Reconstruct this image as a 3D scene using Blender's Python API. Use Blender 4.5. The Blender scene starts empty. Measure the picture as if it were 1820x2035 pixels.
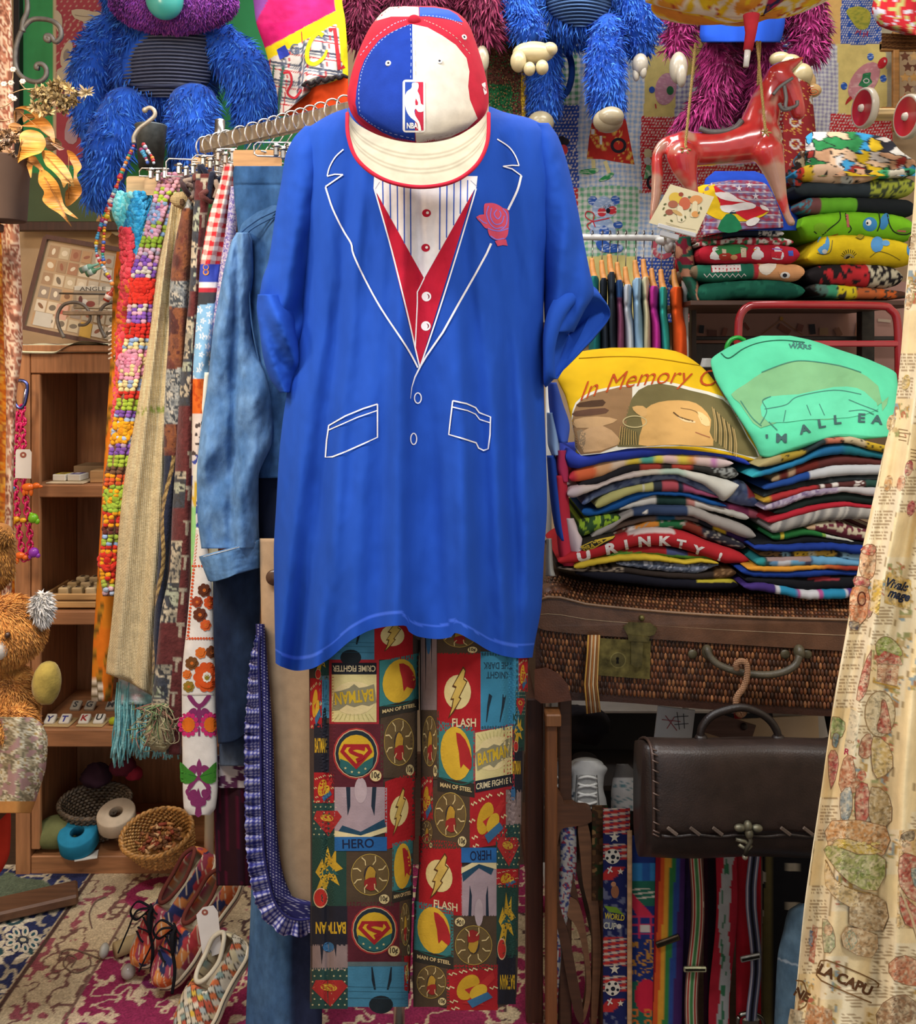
import bpy,math,random
import numpy as np
from mathutils import Vector,Matrix
from mathutils.geometry import tessellate_polygon
SC=bpy.context.scene; COL=SC.collection
# ---------------------------------------------------------------- camera, world, lamps, exposure
F,HZ,H=1800.0,700.0,1.62  # focal length in pixels, horizon row, eye height (m)
cam=bpy.data.cameras.new('camera'); camo=bpy.data.objects.new('camera',cam); COL.objects.link(camo)
camo.location=(0,0,H); camo.rotation_euler=(math.pi/2,0,0)
cam.sensor_fit='HORIZONTAL'; cam.sensor_width=36; cam.lens=36*F/1820
cam.shift_y=-(2035/2-HZ)/1820; cam.shift_x=0; cam.clip_start=.05
SC.camera=camo
w=bpy.data.worlds.new('world'); SC.world=w; w.use_nodes=True
w.node_tree.nodes['Background'].inputs[0].default_value=(.93,.95,1,1)
w.node_tree.nodes['Background'].inputs[1].default_value=.8
def area(name,loc,rot,sx,sy,e,c):
    l=bpy.data.lights.new(name,'AREA'); l.shape='RECTANGLE'; l.size=sx; l.size_y=sy; l.energy=e; l.color=c
    o=bpy.data.objects.new(name,l); COL.objects.link(o); o.location=loc; o.rotation_euler=rot; return o
area('ceiling_or_fill_lamp',(-.95,.75,3.2),(0,0,0),.9,.35,56,(.98,.98,1))
area('ceiling_or_fill_lamp',(.9,.5,3.2),(0,0,0),.9,.35,46,(1,.97,.93))
area('ceiling_or_fill_lamp',(.3,2.4,3.2),(0,0,0),2.2,.4,44,(1,.99,.97))
area('ceiling_or_fill_lamp',(-1.25,1.35,2.3),(.75,0,.1),.3,.3,15,(1,.76,.5))  # warm fill added below ceiling height to brighten the cabinet and bears
SC.view_settings.view_transform='Standard'; SC.view_settings.look='None'
SC.view_settings.gamma=1; SC.view_settings.use_curve_mapping=False; SC.view_settings.exposure=0.0
# ---------------------------------------------------------------- numeric helpers
def P(px,py,Y):return np.stack([(np.asarray(px,float)-910)/F*Y,Y+0*np.asarray(px,float),H-(np.asarray(py,float)-HZ)/F*Y],-1)
def V3(px,py,Y):return Vector(P(px,py,Y))
def lin(c):
    if isinstance(c,str):c=[int(c[i:i+2],16)/255 for i in(0,2,4)]
    c=np.asarray(c,float); return np.where(c<=.04045,c/12.92,((c+.055)/1.055)**2.4)
def _h(i,j,s):n=(i*374761393+j*668265263+s*974634777)&0xffffffff; n=((n^(n>>13))*1274126177)&0xffffffff; return((n^(n>>16))&0xffff)/65535.
def noise(x,y,s=0):
    x,y=np.broadcast_arrays(np.asarray(x,float),np.asarray(y,float)); xi=np.floor(x).astype(np.int64); yi=np.floor(y).astype(np.int64)
    a=x-xi; b=y-yi; a=a*a*(3-2*a); b=b*b*(3-2*b)
    return(_h(xi,yi,s)*(1-a)+_h(xi+1,yi,s)*a)*(1-b)+(_h(xi,yi+1,s)*(1-a)+_h(xi+1,yi+1,s)*a)*b
def fbm(x,y,s=0,o=3):
    r=0; a=.5; t=0
    for k in range(o):r=r+a*noise(x*2**k,y*2**k,s+k*7); t+=a; a*=.5
    return r/t
def voro(x,y,s=0,j=.9):
    """nearest cell of a jittered lattice: distance, cell hash, offset x, offset y"""
    x=np.asarray(x,float); y=np.asarray(y,float); xi=np.floor(x).astype(np.int64); yi=np.floor(y).astype(np.int64)
    D=np.full(x.shape,9.); Hh=np.zeros(x.shape); OX=np.zeros(x.shape); OY=np.zeros(x.shape)
    for di in(-1,0,1):
        for dj in(-1,0,1):
            ci=xi+di; cj=yi+dj; cx=ci+.5+j*(_h(ci,cj,s)-.5); cy=cj+.5+j*(_h(ci,cj,s+1)-.5)
            d=np.hypot(x-cx,y-cy); m=d<D
            D=np.where(m,d,D); Hh=np.where(m,_h(ci,cj,s+2),Hh); OX=np.where(m,x-cx,OX); OY=np.where(m,y-cy,OY)
    return D,Hh,OX,OY
def ss(a,b,x):t=np.clip((x-a)/(b-a),0,1); return t*t*(3-2*t)
def mixc(c1,c2,t):t=np.asarray(t,float)[...,None]; return lin(c1)*(1-t)+lin(c2)*t if isinstance(c1,str)or isinstance(c2,str)else c1*(1-t)+c2*t
def pick(cols,h):C=np.array([lin(c)for c in cols]); return C[np.clip((np.asarray(h)*len(cols)).astype(int),0,len(cols)-1)]
def put(C,m,c):return np.where(np.asarray(m)[...,None],lin(c)if isinstance(c,str)else c,C)
def flat(c):c=lin(c); return lambda x,y:np.broadcast_to(c,np.shape(x)+(3,)).copy()
def interp(x,X,Y):
    """smooth monotone interpolation"""
    X=np.asarray(X,float); Y=np.asarray(Y,float); x=np.asarray(x,float)
    if len(X)<3:return np.interp(x,X,Y)
    h=np.diff(X); d=np.diff(Y)/h; m=np.zeros(len(X)); m[0]=d[0]; m[-1]=d[-1]
    for i in range(1,len(X)-1):m[i]=0 if d[i-1]*d[i]<=0 else 2*d[i-1]*d[i]/(d[i-1]+d[i])
    k=np.clip(np.searchsorted(X,x)-1,0,len(h)-1); t=np.clip((x-X[k])/h[k],0,1)
    return(2*t**3-3*t**2+1)*Y[k]+(t**3-2*t**2+t)*h[k]*m[k]+(-2*t**3+3*t**2)*Y[k+1]+(t**3-t**2)*h[k]*m[k+1]
def smoothpts(pts,n=8,closed=False):
    p=np.asarray(pts,float); k=len(p); out=[]
    for i in range(k if closed else k-1):
        a,b,c,d=(p[(i-1)%k],p[i],p[(i+1)%k],p[(i+2)%k])if closed else(p[max(i-1,0)],p[i],p[i+1],p[min(i+2,k-1)])
        for t in np.arange(n)/n:out.append(.5*((2*b)+(-a+c)*t+(2*a-5*b+4*c-d)*t*t+(-a+3*b-3*c+d)*t**3))
    if not closed:out.append(p[-1])
    return np.array(out)
# ---------------------------------------------------------------- materials: colour comes from the mesh's own dye, relief and gloss from nodes
MATS={}
def mat(kind):
    if kind in MATS:return MATS[kind]
    m=bpy.data.materials.new(kind); m.use_nodes=True; nt=m.node_tree; N=nt.nodes; L=nt.links; b=N['Principled BSDF']; MATS[kind]=m
    at=N.new('ShaderNodeAttribute'); at.attribute_name='Col'; tc=N.new('ShaderNodeTexCoord')
    K=dict(  # rough, metallic, noise scale, noise amount, noise stretch, bump kind, bump scale, bump strength, bump distance
        cloth=(.92,0,35,.10,(1,1,1),'noise',260,.25,.0012),jersey=(.88,0,14,.10,(1,1,.3),'noise',60,.35,.0022),
        denim=(.9,0,60,.22,(1,1,.6),'noise',320,.45,.0012),knit=(.95,0,60,.25,(1,1,1),'noise',150,.9,.003),
        burlap=(.95,0,180,.12,(1,1,.3),'weave',260,.9,.0015),fur=(.85,0,30,.25,(1,1,1),'noise',120,.4,.003),
        wood=(.5,0,14,.25,(6,6,.5),'noise',60,.15,.001),oak=(.55,0,14,.25,(.5,6,6),'noise',60,.15,.001),
        leather=(.42,0,25,.3,(1,1,1),'voronoi',260,.35,.0008),metal=(.28,1,25,.15,(1,1,1),'noise',30,.05,.0005),
        brass=(.5,.7,45,.6,(1,1,1),'noise',120,.35,.0006),iron=(.55,.5,40,.35,(1,1,1),'noise',140,.4,.0008),
        plastic=(.25,0,10,.04,(1,1,1),'noise',10,0,.0002),paint=(.22,0,12,.12,(1,1,1),'noise',26,.12,.002),
        paper=(.8,0,20,.05,(1,1,1),'noise',40,.05,.0005),wicker=(.5,0,110,.6,(1,1,.5),'noise',90,.6,.002),
        plain=(.85,0,9,.12,(1,1,1),'noise',60,.08,.0008),rug=(.97,0,170,.3,(1,1,1),'noise',300,.9,.003),
        glass=(.05,0,10,0,(1,1,1),'noise',10,0,.0002),leaf=(.5,0,22,.45,(1,1,3),'noise',50,.3,.001))[kind]
    b.inputs['Roughness'].default_value=K[0]; b.inputs['Metallic'].default_value=K[1]
    mp=N.new('ShaderNodeMapping'); mp.inputs['Scale'].default_value=K[4]; L.new(tc.outputs['Object'],mp.inputs['Vector'])
    nz=N.new('ShaderNodeTexNoise'); nz.inputs['Scale'].default_value=K[2]; nz.inputs['Detail'].default_value=4; L.new(mp.outputs[0],nz.inputs['Vector'])
    mr=N.new('ShaderNodeMapRange'); mr.inputs['From Min'].default_value=.3; mr.inputs['From Max'].default_value=.7
    mr.inputs['To Min'].default_value=1-K[3]; mr.inputs['To Max'].default_value=1+K[3]; L.new(nz.outputs[0],mr.inputs['Value'])
    sc=N.new('ShaderNodeVectorMath'); sc.operation='SCALE'; L.new(at.outputs['Color'],sc.inputs[0]); L.new(mr.outputs[0],sc.inputs['Scale'])
    L.new(sc.outputs[0],b.inputs['Base Color'])
    if K[7]>0:
        if K[5]=='voronoi':t=N.new('ShaderNodeTexVoronoi'); o=t.outputs[0]; t.inputs['Scale'].default_value=K[6]; L.new(tc.outputs['Object'],t.inputs['Vector'])
        elif K[5]=='weave':
            a1=N.new('ShaderNodeTexWave'); a1.bands_direction='X'; a2=N.new('ShaderNodeTexWave'); a2.bands_direction='Z'
            for a in(a1,a2):a.inputs['Scale'].default_value=K[6]/3; a.inputs['Distortion'].default_value=2; a.inputs['Detail Scale'].default_value=.4; L.new(tc.outputs['Object'],a.inputs['Vector'])
            ad=N.new('ShaderNodeMath'); L.new(a1.outputs['Fac'],ad.inputs[0]); L.new(a2.outputs['Fac'],ad.inputs[1]); o=ad.outputs[0]
        else:t=N.new('ShaderNodeTexNoise'); t.inputs['Scale'].default_value=K[6]; t.inputs['Detail'].default_value=3; o=t.outputs[0]; L.new(mp.outputs[0],t.inputs['Vector'])
        bp=N.new('ShaderNodeBump'); bp.inputs['Strength'].default_value=K[7]; bp.inputs['Distance'].default_value=K[8]; L.new(o,bp.inputs['Height']); L.new(bp.outputs[0],b.inputs['Normal'])
    if kind in('fur','knit'):b.inputs['Sheen Weight'].default_value=.12
    if kind in('cloth','jersey','denim','knit','fur','burlap','rug'):b.inputs['Specular IOR Level'].default_value=.15
    if kind=='paint':b.inputs['Coat Weight'].default_value=.6; b.inputs['Coat Roughness'].default_value=.1
    if kind=='glass':b.inputs['Transmission Weight'].default_value=.7
    return m
# ---------------------------------------------------------------- mesh builder
class MB:
    def __init__(s):s.v=[]; s.c=[]; s.f=[]; s.n=0
    def add(s,v,faces,c,smooth=True):
        v=np.asarray(v,float).reshape(-1,3); c=np.asarray(lin(c)if isinstance(c,str)else c,float)
        s.v.append(v); s.c.append(np.broadcast_to(c,(len(v),3))if c.ndim==1 else c.reshape(-1,3))
        for f in(faces if isinstance(faces,list)else[faces]):
            f=np.asarray(f,np.int64); s.f.append((f+s.n,smooth))
        s.n+=len(v); return s
    def grid(s,X,c,wrap=False,cap=False,smooth=True,flip=False):
        """X (nv, nu, 3); wrap closes u"""
        nv,nu=X.shape[:2]; I=np.arange(nv*nu).reshape(nv,nu)
        if wrap:I=np.concatenate([I,I[:,:1]],1)
        q=np.stack([I[:-1,:-1],I[:-1,1:],I[1:,1:],I[1:,:-1]],-1).reshape(-1,4)
        if flip:q=q[:,::-1]
        v=X.reshape(-1,3); cc=np.asarray(lin(c)if isinstance(c,str)else c,float)
        cc=np.broadcast_to(cc,(nv*nu,3))if cc.ndim==1 else cc.reshape(-1,3); F_=[q]
        if cap and wrap:
            t0=X[0].mean(0); t1=X[-1].mean(0); v=np.vstack([v,t0,t1]); cc=np.vstack([cc,cc[:1],cc[nu*(nv-1):nu*(nv-1)+1]])
            a=I[0]; F_.append(np.stack([np.full(nu,nv*nu),a[1:nu+1],a[:nu]],-1)); a=I[-1]; F_.append(np.stack([np.full(nu,nv*nu+1),a[:nu],a[1:nu+1]],-1))
        return s.add(v,F_,cc,smooth)
    def tube(s,pts,r,c,n=8,flat_=1.0):
        p=np.asarray([tuple(q)for q in pts],float); k=len(p); r=np.broadcast_to(np.asarray(r,float),(k,)); t=np.gradient(p,axis=0); t/=np.linalg.norm(t,axis=1)[:,None]+1e-12
        u=np.cross(t[0],(0,0,1)); u=u if np.linalg.norm(u)>.1 else np.cross(t[0],(0,1,0)); U=[]
        for i in range(k):u=u-t[i]*np.dot(u,t[i]); u/=np.linalg.norm(u); U.append(u)
        U=np.array(U); W=np.cross(t,U); th=np.arange(n)/n*2*math.pi
        X=p[:,None]+r[:,None,None]*(np.cos(th)[None,:,None]*U[:,None]+flat_*np.sin(th)[None,:,None]*W[:,None])
        cc=c
        if not isinstance(c,str)and np.ndim(c)==2:cc=np.repeat(np.asarray(c)[:,None],n,1)
        return s.grid(X,cc,True,True)
    def ball(s,c,r,col,n=12,R=None,nz=0,seed=0):
        r=np.broadcast_to(np.asarray(r,float),(3,)); th=np.arange(2*n)/n*math.pi; ph=np.linspace(0.001,math.pi-.001,n+1)
        X=np.stack([np.sin(ph)[:,None]*np.cos(th),np.sin(ph)[:,None]*np.sin(th),np.cos(ph)[:,None]+0*th],-1)
        if nz:X=X*(1+nz*(fbm(X[...,0]*2+5+X[...,2],X[...,1]*2+9-X[...,2],seed)[...,None]-.5))
        X=X*r
        if R is not None:X=X@np.array(R.to_3x3()if hasattr(R,'to_3x3')else R).T
        X=X+np.asarray(tuple(c)); return s.grid(X[:,::-1],col(X)if callable(col)else col,True)
    def box(s,c,d,col,R=None,bev=0):
        d=np.asarray(d,float)/2; a=np.array([[x,y,z]for x in(-1,1)for y in(-1,1)for z in(-1,1)],float); b=min(bev,*(d*.9))
        Q=[[0,1,3,2],[4,6,7,5],[0,4,5,1],[2,3,7,6],[0,2,6,4],[1,5,7,3]]
        if b<=0:
            v=a*d; R3=None if R is None else np.array(R.to_3x3()); v=v if R is None else v@R3.T
            v=np.vstack([v[q]for q in Q])+np.asarray(tuple(c)); return s.add(v,np.arange(24).reshape(6,4),col,False)
        bm_v=[]
        for x in a:
            for k in range(3):
                e=d-b; e=e.copy(); e[k]=d[k]; bm_v.append(x*e)
        v=np.array(bm_v)
        idx=lambda corner,k:corner*3+k
        F4=[]; 
        for q,k in zip(Q,(0,0,1,1,2,2)):F4.append([idx(i,k)for i in q])
        T=[[idx(i,0),idx(i,1),idx(i,2)]for i in range(8)]
        E=[]
        for i in range(8):
            for ax,bit in((0,4),(1,2),(2,1)):
                j=i^bit
                if j>i:k1,k2=[k for k in range(3)if k!=ax]; E.append([idx(i,k1),idx(j,k1),idx(j,k2),idx(i,k2)])
        cen=np.zeros(3)
        def fix(L_):
            o=[]
            for f in L_:
                p=v[f]; nrm=np.cross(p[1]-p[0],p[2]-p[0]); o.append(f if np.dot(nrm,p.mean(0)-cen)>0 else f[::-1])
            return np.array(o)
        F4=fix(F4+E); T=fix(T)
        if R is not None:v=v@np.array(R.to_3x3()).T
        return s.add(v+np.asarray(tuple(c)),[F4,T],col,False)
    def lathe(s,c,prof,col,n=24,ax=(0,0,1)):
        pr=np.asarray(prof,float); th=np.arange(n)/n*2*math.pi
        X=np.stack([pr[:,:1]*np.cos(th),pr[:,:1]*np.sin(th),pr[:,1:2]+0*th],-1)
        R=np.array(Vector((0,0,1)).rotation_difference(Vector(ax)).to_matrix()); X=X@R.T+np.asarray(tuple(c))
        cc=col if isinstance(col,str)or np.ndim(col)==1 else np.repeat(np.asarray(col)[:,None],n,1)
        return s.grid(X,cc,True)
    def plate(s,pts,front,back,col,edge=None):
        """closed solid from outline: front(pts2d)->3d, back(pts2d)->3d; triangulated faces + side wall"""
        p=np.asarray(pts,float); tri=np.array(tessellate_polygon([[Vector((a,b,0))for a,b in p]])); k=len(p)
        A=front(p); B=back(p); s.add(A,tri,col,False); s.add(B,tri[:,::-1],col,False)
        i=np.arange(k); j=(i+1)%k; s.add(np.vstack([A,B]),np.stack([i,j,j+k,i+k],-1),edge or col,False); return s
    def build(s,name,m,parent=None,label=None,cat=None,group=None,kind=None,origin=None):
        v=np.vstack(s.v); c=np.vstack(s.c)
        if parent is not None:og=np.array(parent['_o'])
        elif origin is not None:og=np.asarray(tuple(origin),float)
        else:lo,hi=v.min(0),v.max(0); og=np.array([(lo[0]+hi[0])/2,(lo[1]+hi[1])/2,lo[2]])
        me=bpy.data.meshes.new(name); loops=np.concatenate([f.reshape(-1)for f,_ in s.f]); tot=np.concatenate([np.full(len(f),f.shape[1])for f,_ in s.f])
        me.vertices.add(len(v)); me.vertices.foreach_set('co',(v-og).astype(np.float32).ravel()); me.loops.add(len(loops)); me.loops.foreach_set('vertex_index',loops.astype(np.int32))
        me.polygons.add(len(tot)); st=np.concatenate([[0],np.cumsum(tot)[:-1]]); me.polygons.foreach_set('loop_start',st.astype(np.int32)); me.polygons.foreach_set('loop_total',tot.astype(np.int32))
        me.update(calc_edges=True); me.polygons.foreach_set('use_smooth',np.concatenate([np.full(len(f),sm)for f,sm in s.f]))
        ca=me.color_attributes.new('Col','FLOAT_COLOR','POINT'); ca.data.foreach_set('color',np.hstack([np.clip(c,0,1),np.ones((len(c),1))]).astype(np.float32).ravel())
        me.materials.append(mat(m)); o=bpy.data.objects.new(name,me); COL.objects.link(o)
        if parent is not None:o.parent=parent; o['_o']=list(map(float,og))
        else:o.location=og; o['_o']=list(map(float,og))
        tag(o,label,cat,group,kind); return o
def tag(o,label=None,cat=None,group=None,kind=None):
    if label:o['label']=label
    if cat:o['category']=cat
    if group:o['group']=group
    if kind:o['kind']=kind
    return o
def thing(name,label,cat,loc,group=None):
    o=bpy.data.objects.new(name,None); COL.objects.link(o); o.location=tuple(loc); o['_o']=[float(q)for q in loc]; return tag(o,label,cat,group)
# ---------------------------------------------------------------- cloth bodies measured off the photograph, given real depth
class Surf:
    """closed hanging body; rows = (py, left px, right px[, depth Y]); d = half depth"""
    def __init__(s,rows,Y,d,fold=None,p=1.0,rowd=None,topf=None,botf=None):
        R=np.array([list(r)[:3]for r in rows],float); s.r=R; s.Y0=Y; s.d=d; s.fold=fold or(lambda x,y:0*x); s.p=p
        s.Ys=np.array([r[3]if len(r)>3 else Y for r in rows],float); s.topf=topf; s.botf=botf; s.rowd=rowd
    def lr(s,py):return interp(py,s.r[:,0],s.r[:,1]),interp(py,s.r[:,0],s.r[:,2])
    def dd(s,py):return s.d if s.rowd is None else s.d*interp(py,[a for a,_ in s.rowd],[b for _,b in s.rowd])
    def depth(s,px,py,side=1):
        l,r=s.lr(py); q=np.clip((px-(l+r)/2)/((r-l)/2+1e-6),-1,1)
        return interp(py,s.r[:,0],s.Ys)-side*s.dd(py)*np.sqrt(np.maximum(1-q*q,0))**s.p+s.fold(px,py)
    def front(s,px,py,off=0):px=np.asarray(px,float); py=np.asarray(py,float); return P1(px,py,s.depth(px,py)-off)
    def mesh(s,mb,col,nu=40,nv=60,cap=True):
        t=np.linspace(0,1,nv)[:,None]; th=np.arange(nu)/nu*2*math.pi; q=-np.cos(th)[None]; sd=np.sin(th)[None]
        y0,y1=s.r[0,0],s.r[-1,0]; py=y0+(y1-y0)*t+0*q
        if s.topf or s.botf:
            l,r=s.lr(py); px=(l+r)/2+q*(r-l)/2; a=s.topf(px)if s.topf else y0; b=s.botf(px)if s.botf else y1; py=a+(b-a)*t; 
        l,r=s.lr(py); px=(l+r)/2+q*(r-l)/2
        Yd=interp(py,s.r[:,0],s.Ys)-s.dd(py)*np.sign(sd)*np.abs(sd)**s.p+s.fold(px,py)
        X=P1(px,py,Yd); mb.grid(X,lin(col)if isinstance(col,str)else col(px,py)if callable(col)else col,True,cap); return s
def P1(px,py,Y):return np.stack([(px-910)/F*Y,Y,H-(py-HZ)/F*Y],-1)
class Flat:
    """a plain upright plane at distance Y as a print carrier, or any function of (px, py)"""
    def __init__(s,Y):s.Yf=Y if callable(Y)else(lambda x,y:Y+0*x)
    def front(s,px,py,off=0):px=np.asarray(px,float); py=np.asarray(py,float); return P1(px,py,s.Yf(px,py)-off)
GLY={}
def glyphs(t,bold=0,shear=0):
    k=(t,bold,shear)
    if k not in GLY:
        cu=bpy.data.curves.new('lettering','FONT'); cu.body=t; cu.size=1; cu.shear=shear; cu.offset=bold; cu.resolution_u=3; o=bpy.data.objects.new('lettering',cu); COL.objects.link(o)
        dg=bpy.context.evaluated_depsgraph_get(); me=o.evaluated_get(dg).to_mesh(); v=np.array([q.co[:2]for q in me.vertices]).reshape(-1,2)
        me.calc_loop_triangles(); f=np.array([list(q.vertices)for q in me.loop_triangles]).reshape(-1,3); o.evaluated_get(dg).to_mesh_clear(); bpy.data.objects.remove(o); bpy.data.curves.remove(cu)
        GLY[k]=(v,f)
    return GLY[k]
class Print:
    """dyed shapes following a surface, each layer a hair above the last"""
    def __init__(s,surf,mb,tf=None,mx=14,off=.0008,step=.00025):s.s=surf; s.m=mb; s.tf=tf or(lambda p:p); s.mx=mx; s.o=off; s.step=step; s.k=0; s.clip=None; s.fix=False; s.bx=[]
    def z(s,n):s.k=n; s.fix=True; return s
    def tris(s,p,t,col):
        p=s.tf(np.asarray(p,float)); t=np.asarray(t)
        A=p[t]
        for _ in range(26):
            e=np.stack([np.hypot(*(A[:,(i+1)%3]-A[:,i]).T)for i in range(3)],1); big=e.max(1)>s.mx
            if not big.any():break
            B=A[big]; k=e[big].argmax(1); i=np.arange(len(B)); a,b,c=B[i,k],B[i,(k+1)%3],B[i,(k+2)%3]; m=(a+b)/2
            A=np.concatenate([A[~big],np.stack([a,m,c],1),np.stack([m,b,c],1)])
        q=A.reshape(-1,2)
        if s.clip is not None:
            ok=s.clip(A.mean(1)[:,0],A.mean(1)[:,1]); q=A[ok].reshape(-1,2)
            if not len(q):return s
        ar=np.cross(A[:,1]-A[:,0],A[:,2]-A[:,0]); 
        if not s.fix:
            lo=q.min(0); hi=q.max(0); s.k=1+max([b[4]for b in s.bx if b[0]<hi[0]and b[2]>lo[0]and b[1]<hi[1]and b[3]>lo[1]],default=-1); s.bx.append((lo[0],lo[1],hi[0],hi[1],s.k))
        X=s.s.front(q[:,0],q[:,1],s.o+min(s.k,18)*s.step); f=np.arange(len(q)).reshape(-1,3)
  # keep every face turned to the outside
        n=np.cross(X[f[:,1]]-X[f[:,0]],X[f[:,2]]-X[f[:,0]])[:,1]; f=np.where((n>0)[:,None],f[:,::-1],f)
        s.m.add(X,f,col(q[:,0],q[:,1])if callable(col)else col,True); return s
    def poly(s,pts,col,smooth=0):
        p=smoothpts(pts,smooth,True)if smooth else np.asarray(pts,float)
        t=tessellate_polygon([[Vector((a,b,0))for a,b in p]]); return s.tris(p,t,col)
    def line(s,pts,w,col,smooth=0,closed=False):
        p=smoothpts(pts,smooth,closed)if smooth else np.asarray(pts,float)
        if closed:p=np.vstack([p,p[:1]])
        if np.ndim(w)and len(w)!=len(p):w=np.interp(np.linspace(0,1,len(p)),np.linspace(0,1,len(w)),w)
        t=np.gradient(p,axis=0); t/=np.hypot(*t.T)[:,None]+1e-9; n=np.stack([-t[:,1],t[:,0]],1)*np.broadcast_to(np.asarray(w,float),(len(p),))[:,None]/2
        q=np.vstack([p-n,p+n]); k=len(p); i=np.arange(k-1); return s.tris(q,np.vstack([np.stack([i,i+1,i+k],1),np.stack([i+1,i+1+k,i+k],1)]),col)
    def ell(s,cx,cy,rx,ry,col,rot=0,n=20,a0=0,a1=2*math.pi):
        t=np.linspace(a0,a1,n,endpoint=a1-a0<6.28); x=rx*np.cos(t); y=ry*np.sin(t); c,q=math.cos(rot),math.sin(rot)
        return s.poly(np.stack([cx+x*c-y*q,cy+x*q+y*c],1),col)
    def ring(s,cx,cy,rx,ry,w,col,n=24):
        t=np.arange(n)/n*2*math.pi; return s.line(np.stack([cx+rx*np.cos(t),cy+ry*np.sin(t)],1),w,col,0,True)
    def text(s,t,x,y,size,col,rot=0,sx=1,bold=.01,shear=0,warp=None,width=None,center=True):
        v,f=glyphs(t,bold,shear)
        if not len(v):return s
        v=v-[(v[:,0].min()+v[:,0].max())/2 if center else v[:,0].min(),(v[:,1].min()+v[:,1].max())/2]
        if width:sx=width/size/np.ptp(v[:,0])
        q=np.stack([v[:,0]*size*sx,-v[:,1]*size],1)
        if warp:q=warp(q)
        c,n=math.cos(rot),math.sin(rot); return s.tris(np.stack([x+q[:,0]*c-q[:,1]*n,y+q[:,0]*n+q[:,1]*c],1),f,col)
def Z(x0,y0,k):
    """coordinates read in an enlarged crop -> photograph"""
    return lambda p:np.asarray(p,float)/k+np.array([x0,y0])
# ================================================================ the room
def sbox(name,lo,hi,col,m='plain',**k):
    lo=np.array(lo,float); hi=np.array(hi,float); mb=MB().box((lo+hi)/2,hi-lo,lin(col)); return mb.build(name,m,kind='structure',**k)
sbox('floor',(-2,-1.2,-.06),(2,3.5,0),'3a2a20','oak')
sbox('ceiling',(-2,-1.2,3.3),(2,3.5,3.36),'d8d2c8')
sbox('wall_back',(-2,3.45,0),(2,3.53,3.3),'b59a78')
sbox('wall_left',(-2.06,-1.2,0),(-1.98,3.5,3.3),'c9ab84')
sbox('wall_right',(1.98,-1.2,0),(2.06,3.5,3.3),'cfc3ae')
sbox('baseboard_back',(-1.97,3.43,0),(1.97,3.449,.1),'5a3d2a','oak')
RND=random.Random(7)
def rs(n,s):return np.random.RandomState(s).rand(n)
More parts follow.
